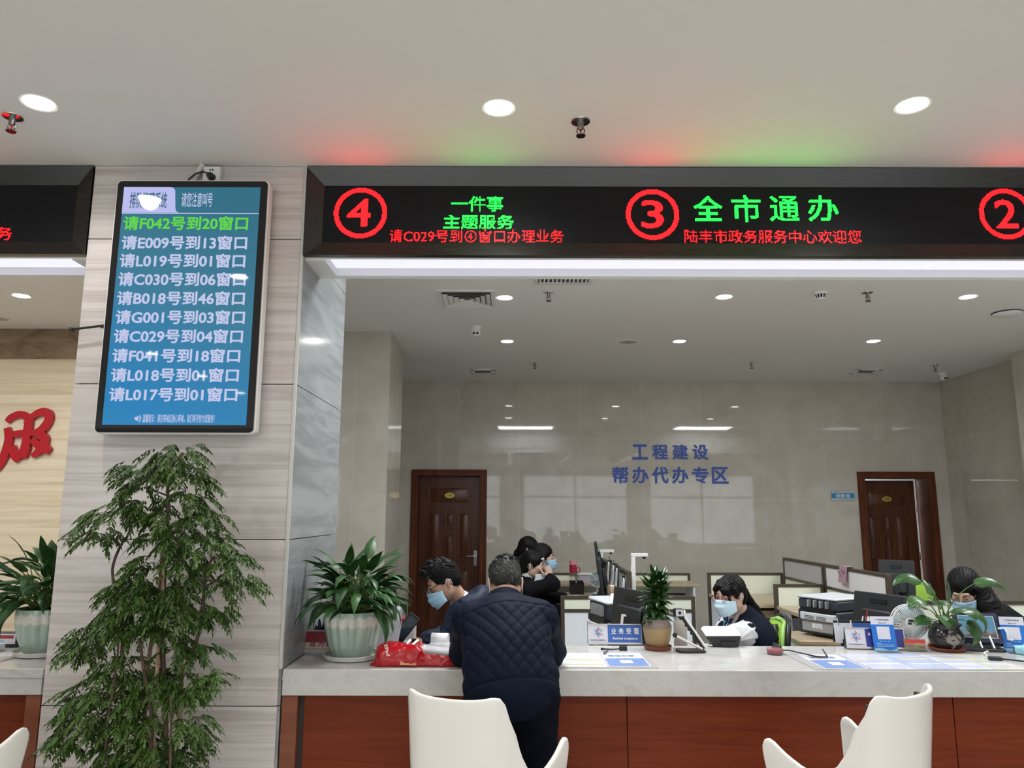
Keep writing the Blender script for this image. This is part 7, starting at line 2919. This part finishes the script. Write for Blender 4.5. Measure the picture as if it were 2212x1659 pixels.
MB().tube([(-.02, .0, .008), (-.05, -.008, .006), (-.09, .0, .006), (-.115, .002, .006)], [.003, .003, .004, .006], 8).build('cable', m_black, t, 180)
p = at(1309, 1413)
t = thing('pen', 'dark pen lying on the desk mat near the acceptance sign', 'pen', (p.x, p.y, CT + .011), R(70))
MB().tube([(-.045, 0, 0), (.035, 0, 0), (.055, 0, 0)], [.0045, .0045, .0015], 8).build('barrel', mat('pen_grey', (.12, .11, .14), .3), t, 60)
MB().tube([(-.04, .004, .004), (-.01, .004, .005)], .0014, 6).build('clip', m_chrome, t)

# folding camera stand with webcam
p = at(1490, 1408)
t = thing('camera_stand', 'folding black and white arm stand with a small webcam right of the tan pot', 'camera stand', (p.x, p.y, CT))
bz = lambda x, y, Y: Vector(P(x, y, Y=Y)) - t.location
Yc = t.location.y
MB().prism(rrect(.072, .045, .02), 0, .012, Matrix.Translation((.005, .0, 0))).build('base_plate', m_black, t, 50, bevel=.003)
a0, a1 = bz(1520, 1404, Yc), bz(1472, 1332, Yc + .02)
a0.z = max(a0.z, .014)
off = Vector((.012, -.008, .006))
MB().tube([a0, a1], .0075, 8).build('lower_arm', m_black, t, 60)
MB().tube([a0 + off, a1 + off], .0055, 8).build('white_arm', m_white, t, 60)
for k in range(5):
    f = .25 + .12 * k
    MB().sphere(tuple(a0 * (1 - f) + a1 * f + Vector((-.008, -.006, 0))), .008, 8, 6).build('joint', m_black, t, 180)
MB().sphere(tuple(a1), .017, 14, 10).build('elbow', m_black, t, 180)
b1 = bz(1440, 1326, Yc + .05)
MB().tube([a1, b1], [.011, .009], 8).build('upper_arm', mat('beige_arm', (.45, .42, .37), .4), t, 60)
c0, c1, c2 = bz(1518, 1410, Yc - .01), bz(1458, 1372, Yc), bz(1452, 1415, Yc - .03)
c2.z = .004
c0.z = .014
MB().tube([c0, c1], .0065, 8).build('strut', m_white, t, 60)
MB().sphere(tuple(c1), .013, 12, 8).build('strut_joint', m_black, t, 180)
MB().tube([c1, (c1 + c2) * .5 + Vector((-.006, 0, 0)), c2], .003, 6).build('cable', m_white, t, 180)
wc = bz(1466, 1323, Yc + .0)
Mw = Matrix.Translation(wc) @ Matrix.Rotation(R(4), 4, 'Z')
MB().box(-.024, .024, -.018, .022, -.019, .019, Mw).build('webcam_case', m_dgrey, t, bevel=.004)
fp = MB().prism(rrect(.020, .0165, .005), .0185, .0205, Mw @ XZ)
fp.build('webcam_front', mat('pale_grey_plastic', (.55, .57, .62), .35), t, 40)
MB().cyl((0, -.0225, 0), (0, -.020, 0), .008, n=18, M=Mw).build('webcam_lens', m_black, t)
MB().tube([wc + Vector((0, 0, -.019)), wc * .3 + a1 * .7 + Vector((0, 0, .004))], .007, 8).build('webcam_mount', m_black, t, 60)

# beige cup behind the stand
p = P(1472, 1388, Y=4.40)
t = thing('insulated_cup', 'tall beige insulated cup standing behind the camera stand', 'cup', (p.x, 4.42, DZ))
MB().lathe([(.034, 0), (.036, .004), (.037, .30), (.034, .31), (0, .31)], 28).build('cup_body', mat('beige_enamel', (.50, .45, .40), .3), t, 50)
MB().lathe([(.030, .31), (.033, .315), (.033, .36), (.028, .365), (0, .366)], 28).build('lid', m_white, t, 50)

# desk telephone / terminal
p = at(1566, 1398)
t = thing('desk_terminal', 'black desk terminal with white sloping top in front of the ponytailed woman', 'terminal', (p.x, p.y + .05, CT), R(-3))
V = [(-.055, -.05, .0), (.075, -.05, 0), (.075, .06, 0), (-.055, .06, 0), (-.098, -.06, .055), (.088, -.06, .058), (.088, .08, .075), (-.098, .08, .075)]
MB().add(V, [(0, 3, 2, 1), (0, 1, 5, 4), (1, 2, 6, 5), (2, 3, 7, 6), (3, 0, 4, 7), (4, 5, 6, 7)]).build('black_base', m_dgrey, t, bevel=.003)
V = [(-.100, -.062, .055), (.090, -.062, .058), (.090, .082, .075), (-.100, .082, .075), (-.085, -.056, .070), (.086, -.056, .074), (.086, .08, .092), (-.085, .08, .090)]
MB().add(V, [(0, 3, 2, 1), (0, 1, 5, 4), (1, 2, 6, 5), (2, 3, 7, 6), (3, 0, 4, 7), (4, 5, 6, 7)]).build('white_top', m_white, t, bevel=.004)
MB().box(-.02, .06, -.058, -.052, .012, .04, Matrix.Rotation(R(9), 4, 'X') @ Matrix.Translation((0, -.002, 0))).build('recess', m_black, t)
MB().cyl((-.045, -.0575, .036), (-.045, -.0545, .036), .004, n=10).build('socket_hole', m_black, t)

# ------------------------------------------------------------------ left part of the counter
# red plastic bag
q0, q1 = at(812, 1442), at(990, 1440)
t = thing('red_bag', 'crumpled shiny red plastic bag lying on the counter', 'bag', ((q0.x + q1.x) / 2, q0.y + .10, CT))
L2 = (q1.x - q0.x) / 2
d = SDF((-L2 - .06, -.16, -.02), (L2 + .10, .16, .13), .0045)
d.rbox((.0, .0, .022), (L2 * .86, .070, .010), .014, None, .02)
d.rbox((-L2 * .45, -.005, .045), (L2 * .42, .060, .018), .018, None, .03)
d.ell((-L2 * .75, -.01, .040), (.055, .075, .045), None, .03)
d.rbox((L2 * .6, .02, .012), (L2 * .5, .06, .003), .010, None, .02)
d.cap((-L2 * .9, -.05, .012), (-L2 - .03, -.06, .006), .014, .004, .02)
X, Y, Z = d.grid()
folds(d, .0045, 17, 21)
folds(d, .0022, 45, 22)
d.plane((0, 0, .0015), (0, 0, -1))
m_bag = mat('red_film', (.40, .008, .014), .16, spec=.6)
n = noise(m_bag, coords(m_bag), 38, 3, .6, 1.5)
bump(m_bag, n, .3, .004)
bag = d.mesh('bag_body', m_bag, t, 1)
mb = MB()
V = [(-L2 * .42, -.098, .012), (-L2 * .02, -.098, .010), (-L2 * .03, -.094, .034), (-L2 * .41, -.094, .036)]
mb.add(V, [(0, 1, 2, 3)])
mb.build('tan_label', mat('tan_print', (.55, .28, .13), .4), t)
mb = MB()
text_into(mb, 'EPad', Matrix.Translation((-L2 * .76, -.090, .074)) @ Matrix.Rotation(R(52), 4, 'X') @ Matrix.Rotation(R(-72), 4, 'Z'), -.03, .03, -.006, .010, .03)
mb.build('white_print', mat('bag_print', (.7, .5, .5), .5), t)
# clear document wallet on top of the bag
t = thing('document_wallet', 'clear zip wallet with white slider lying on the red bag', 'wallet', (t.location.x + .055, t.location.y - .01, CT + .066), R(-8))
d = SDF((-.16, -.12, -.05), (.17, .12, .06), .004)
d.rbox((.0, .0, .0), (.10, .065, .004), .006, None, .01)
d.rbox((.05, -.01, .012), (.05, .045, .006), .006, None, .02)
folds(d, .004, 30, 31)
m_wal = mat('clear_wallet', (.88, .89, .90), .12, spec=.6, alpha=.3)
n = noise(m_wal, coords(m_wal), 45, 3, .6, 2)
bump(m_wal, n, .7, .006)
d.mesh('wallet_film', m_wal, t, 1)
MB().box(-.07, .10, -.05, .05, -.003, .006, Matrix.Rotation(R(5), 4, 'Y')).build('papers_inside', mat('papers_grey', (.58, .57, .60), .6), t)
MB().tube([(-.118, .055, .030), (-.122, .01, .020), (-.126, -.05, .0), (-.105, -.075, -.018)], .0065, 8).build('zip_edge', m_white, t, 180)
MB().tube([(-.082, .06, .030), (-.088, .0, .020), (-.088, -.06, .004), (-.092, -.085, -.022)], .0065, 8).build('zip_slider', m_white, t, 180)

# acrylic sign with red print
p = at(682, 1414)
t = thing('acrylic_sign', 'clear acrylic stand with red printed card beside the pillar', 'sign', (p.x + .04, p.y + .02, CT), R(-2))
M = Matrix.Rotation(R(-12), 4, 'X') @ XZ
m_acr = mat('acrylic_edge', (.62, .63, .64), .1, alpha=.5)
MB().box(-.12, .12, .004, .115, -.0035, -.001, M).box(-.12, .12, .0, .006, -.05, .0, M).build('acrylic', m_acr, t)
pr = face_quad(t, 'printed_card', mat('card_pale', (.60, .50, .48), .4), M, -.108, .115, .012, .108, .0)
face_quad(pr, 'red_field', mat('deep_red_print', (.28, .02, .035), .4), M, -.108, .115, .055, .108, .0006)
face_quad(pr, 'sand_stripe', mat('sand_print', (.50, .36, .18), .4), M, -.108, .115, .018, .026, .0006)
mb = MB()
for i, c in enumerate('我为群众'):
    text_into(mb, c, M @ Matrix.Translation((0, 0, .0010)), -.082 + i * .042, -.050 + i * .042, .034, .062, .03)
mb.build('lettering', mat('letter_red', (.32, .05, .05), .5), pr)

# blue pen caddy
p = P(694, 1366, Y=4.20)
t = thing('pen_caddy', 'blue caddy full of black pens next to the pillar', 'pen holder', (p.x + .02, 4.20, CT))
m_bluep = mat('blue_plastic', (.012, .045, .30), .35)
MB().box(-.06, .06, -.035, .035, 0, .006).box(-.06, .06, -.035, -.031, .006, .085).box(-.06, .06, .031, .035, .006, .10).box(-.06, -.056, -.031, .031, .006, .09).box(.056, .06, -.031, .031, .006, .09).build('caddy', m_bluep, t)
for k in range(9):
    x = -.05 + .011 * k
    L = .10 + .045 * ((k * 37) % 10) / 10
    MB().tube([(x, -.01 + .02 * (k % 2), .008), (x + .004, -.012 + .02 * (k % 2), L), (x + .005, -.012 + .02 * (k % 2), L + .012)], [.006, .007, .003], 8).build('pen', m_black, t, 60)
for s in (-.012, .016):
    MB().tube([(.02 + s + .012 * math.cos(2 * PI * k / 12), .0, .125 + .018 * math.sin(2 * PI * k / 12)) for k in range(13)], .0045, 6).build('scissor_ring', m_black, t, 180)

# leaning sheet of paper, terminal box, device in the clerk's hand
p = P(830, 1400, Y=4.12)
t = thing('notice_sheet', 'grey white sheet of paper standing upright behind the green pot', 'paper', (p.x, 4.14, CT))
M = Matrix.Rotation(R(-14), 4, 'X') @ Matrix.Rotation(R(8), 4, 'Y') @ XZ
MB().box(-.062, .062, 0, .150, -.0012, 0, M).build('sheet', mat('greyish_paper', (.50, .50, .54), .7), t)
MB().tube([(.0, .01, .10), (.0, .06, .0)], .003, 6).build('prop', m_clear, t)
st = MB()
for k in range(5):
    st.tube([(-.02 + .009 * k, .075 + .006 * (k % 2), .0006), (-.012 + .009 * k, .082 - .004 * (k % 3), .0006)], .0007, 4, M)
st.build('handwriting', mat('pale_ink', (.30, .30, .42), .6), t)
p = P(880, 1357, Y=4.46)
t = thing('handheld_terminal', 'dark handheld terminal held up at a slant in front of the blue masked man', 'terminal', (p.x, 4.40, P(880, 1357, Y=4.40).z))
M = Matrix.Rotation(R(-52), 4, 'Y') @ Matrix.Rotation(R(16), 4, 'X') @ XZ
MB().prism(rrect(.085, .036, .008), -.016, .0, M).build('terminal_body', m_dgrey, t, 40, bevel=.002)
m_ref = mat('terminal_glass', (.03, .05, .07), .05)
face_quad(t, 'screen', m_ref, M, -.050, .070, -.028, .028, .0008)
MB().box(-.083, -.068, -.02, .02, -.026, .006, M).build('top_cap', m_black, t)
pz = t.location.z
MB().tube([(.045, .02, -.06), (.05, .03, DZ - pz + .02), (.05, .04, DZ - pz)], [.014, .018, .05], 12).build('stand', m_black, t, 60)
p = P(897, 1362, Y=4.75)
o = MB()
t = thing('white_box', 'white box with red stripe behind the handheld terminal', 'box', (p.x - .05, 4.80, DZ))
MB().box(-.045, .045, -.045, .045, .0, P(897, 1338, Y=4.75).z - DZ).build('carton', m_white, t, bevel=.002)
hgt = P(897, 1338, Y=4.75).z - DZ
MB().box(-.046, -.010, -.0462, .0462, .001, hgt + .001).build('red_stripe', mat('carton_red', (.45, .015, .04), .4), t)
p = P(952, 1394, Z=CT)
t = thing('receipt_roll', 'curling white receipt paper behind the red bag', 'paper', (p.x, 4.22, CT), R(-6))
V, Fc = [], []
for k in range(26):
    a = R(-90 + 320 * k / 18) if k < 19 else None
    if a is not None:
        x, z = .036 * math.cos(a) * 0, 0
        V += [(-.045, .034 * math.cos(a), .037 + .034 * math.sin(a)), (.045, .034 * math.cos(a), .037 + .034 * math.sin(a))]
n = len(V) // 2
for k in range(n - 1):
    Fc.append((2 * k, 2 * k + 1, 2 * k + 3, 2 * k + 2))
o = MB().add(V, Fc).build('curl', m_paper, t, 180)
s = o.modifiers.new('s', 'SOLIDIFY')
s.thickness = .001
MB().box(-.05, .09, -.10, -.035, .0005, .003).build('flat_sheet', m_paper, t)
# dark keyboard / papers heap between the pot and the clerk
t = thing('printer_tray', 'grey tray of mixed papers left of the blue masked man', 'tray', (P(840, 1385, Y=4.5).x, 4.50, DZ))
MB().box(-.13, .12, -.12, .12, 0, .16).build('tray', m_dgrey, t, bevel=.006)
for k in range(4):
    MB().box(-.12 + .01 * k, .10 - .01 * k, -.11, .10, .161 + .006 * k, .165 + .006 * k, Matrix.Rotation(R(4 * k - 6), 4, 'Z')).build('paper_layer', [m_paper, mat('papers_blue', (.40, .45, .55), .6), m_paper, mat('papers_tint', (.60, .55, .58), .6)][k], t)
t = thing('desk_phone', 'dark rounded desk phone half hidden behind the green pot', 'telephone', (P(838, 1335, Y=4.72).x, 4.72, DZ))
MB().box(-.07, .07, -.08, .08, .0, .26).build('phone_body', m_dgrey, t, bevel=.02)
MB().box(.04, .075, -.075, .075, .18, .34).build('handset', mat('silver_plastic', (.40, .42, .45), .35), t, bevel=.012)

# left counter: mat, brochures
p = at(40, 1420)
desk_mat('grey desk mat on the counter at the left edge', -2.9, -2.42, p.y - .12, p.y + .12, [(.05, .6, .06, .94, m_p4, 'poster'), (.62, .95, .06, .94, m_p1, 'text')])
p = P(28, 1375, Y=4.2)
t = thing('brochure_rack', 'dark rack with a colourful brochure behind the left green pot', 'rack', (p.x - .04, 4.18, CT))
MB().box(-.07, .09, -.02, .03, 0, .075).build('rack', m_dgrey, t, bevel=.003)
face_quad(t, 'brochure', m_p1, FRONT(-.0206), -.06, .08, .018, .07, 0)
face_quad(t, 'brochure_red', mat('brochure_red', (.40, .04, .05), .4), FRONT(-.0212), -.05, .07, .045, .062, 0)
face_quad(t, 'brochure_blue', m_p5, FRONT(-.0212), -.05, .02, .022, .04, 0)
p = P(2, 1392, Y=4.05)
o = MB().box(-.05, .0, -.03, .03, 0, .035).build('small_white_box', m_white, None, bevel=.003)
o.location = (p.x + .005, 4.05, CT)
tag(o, 'small white box on the counter at the left edge', 'box')
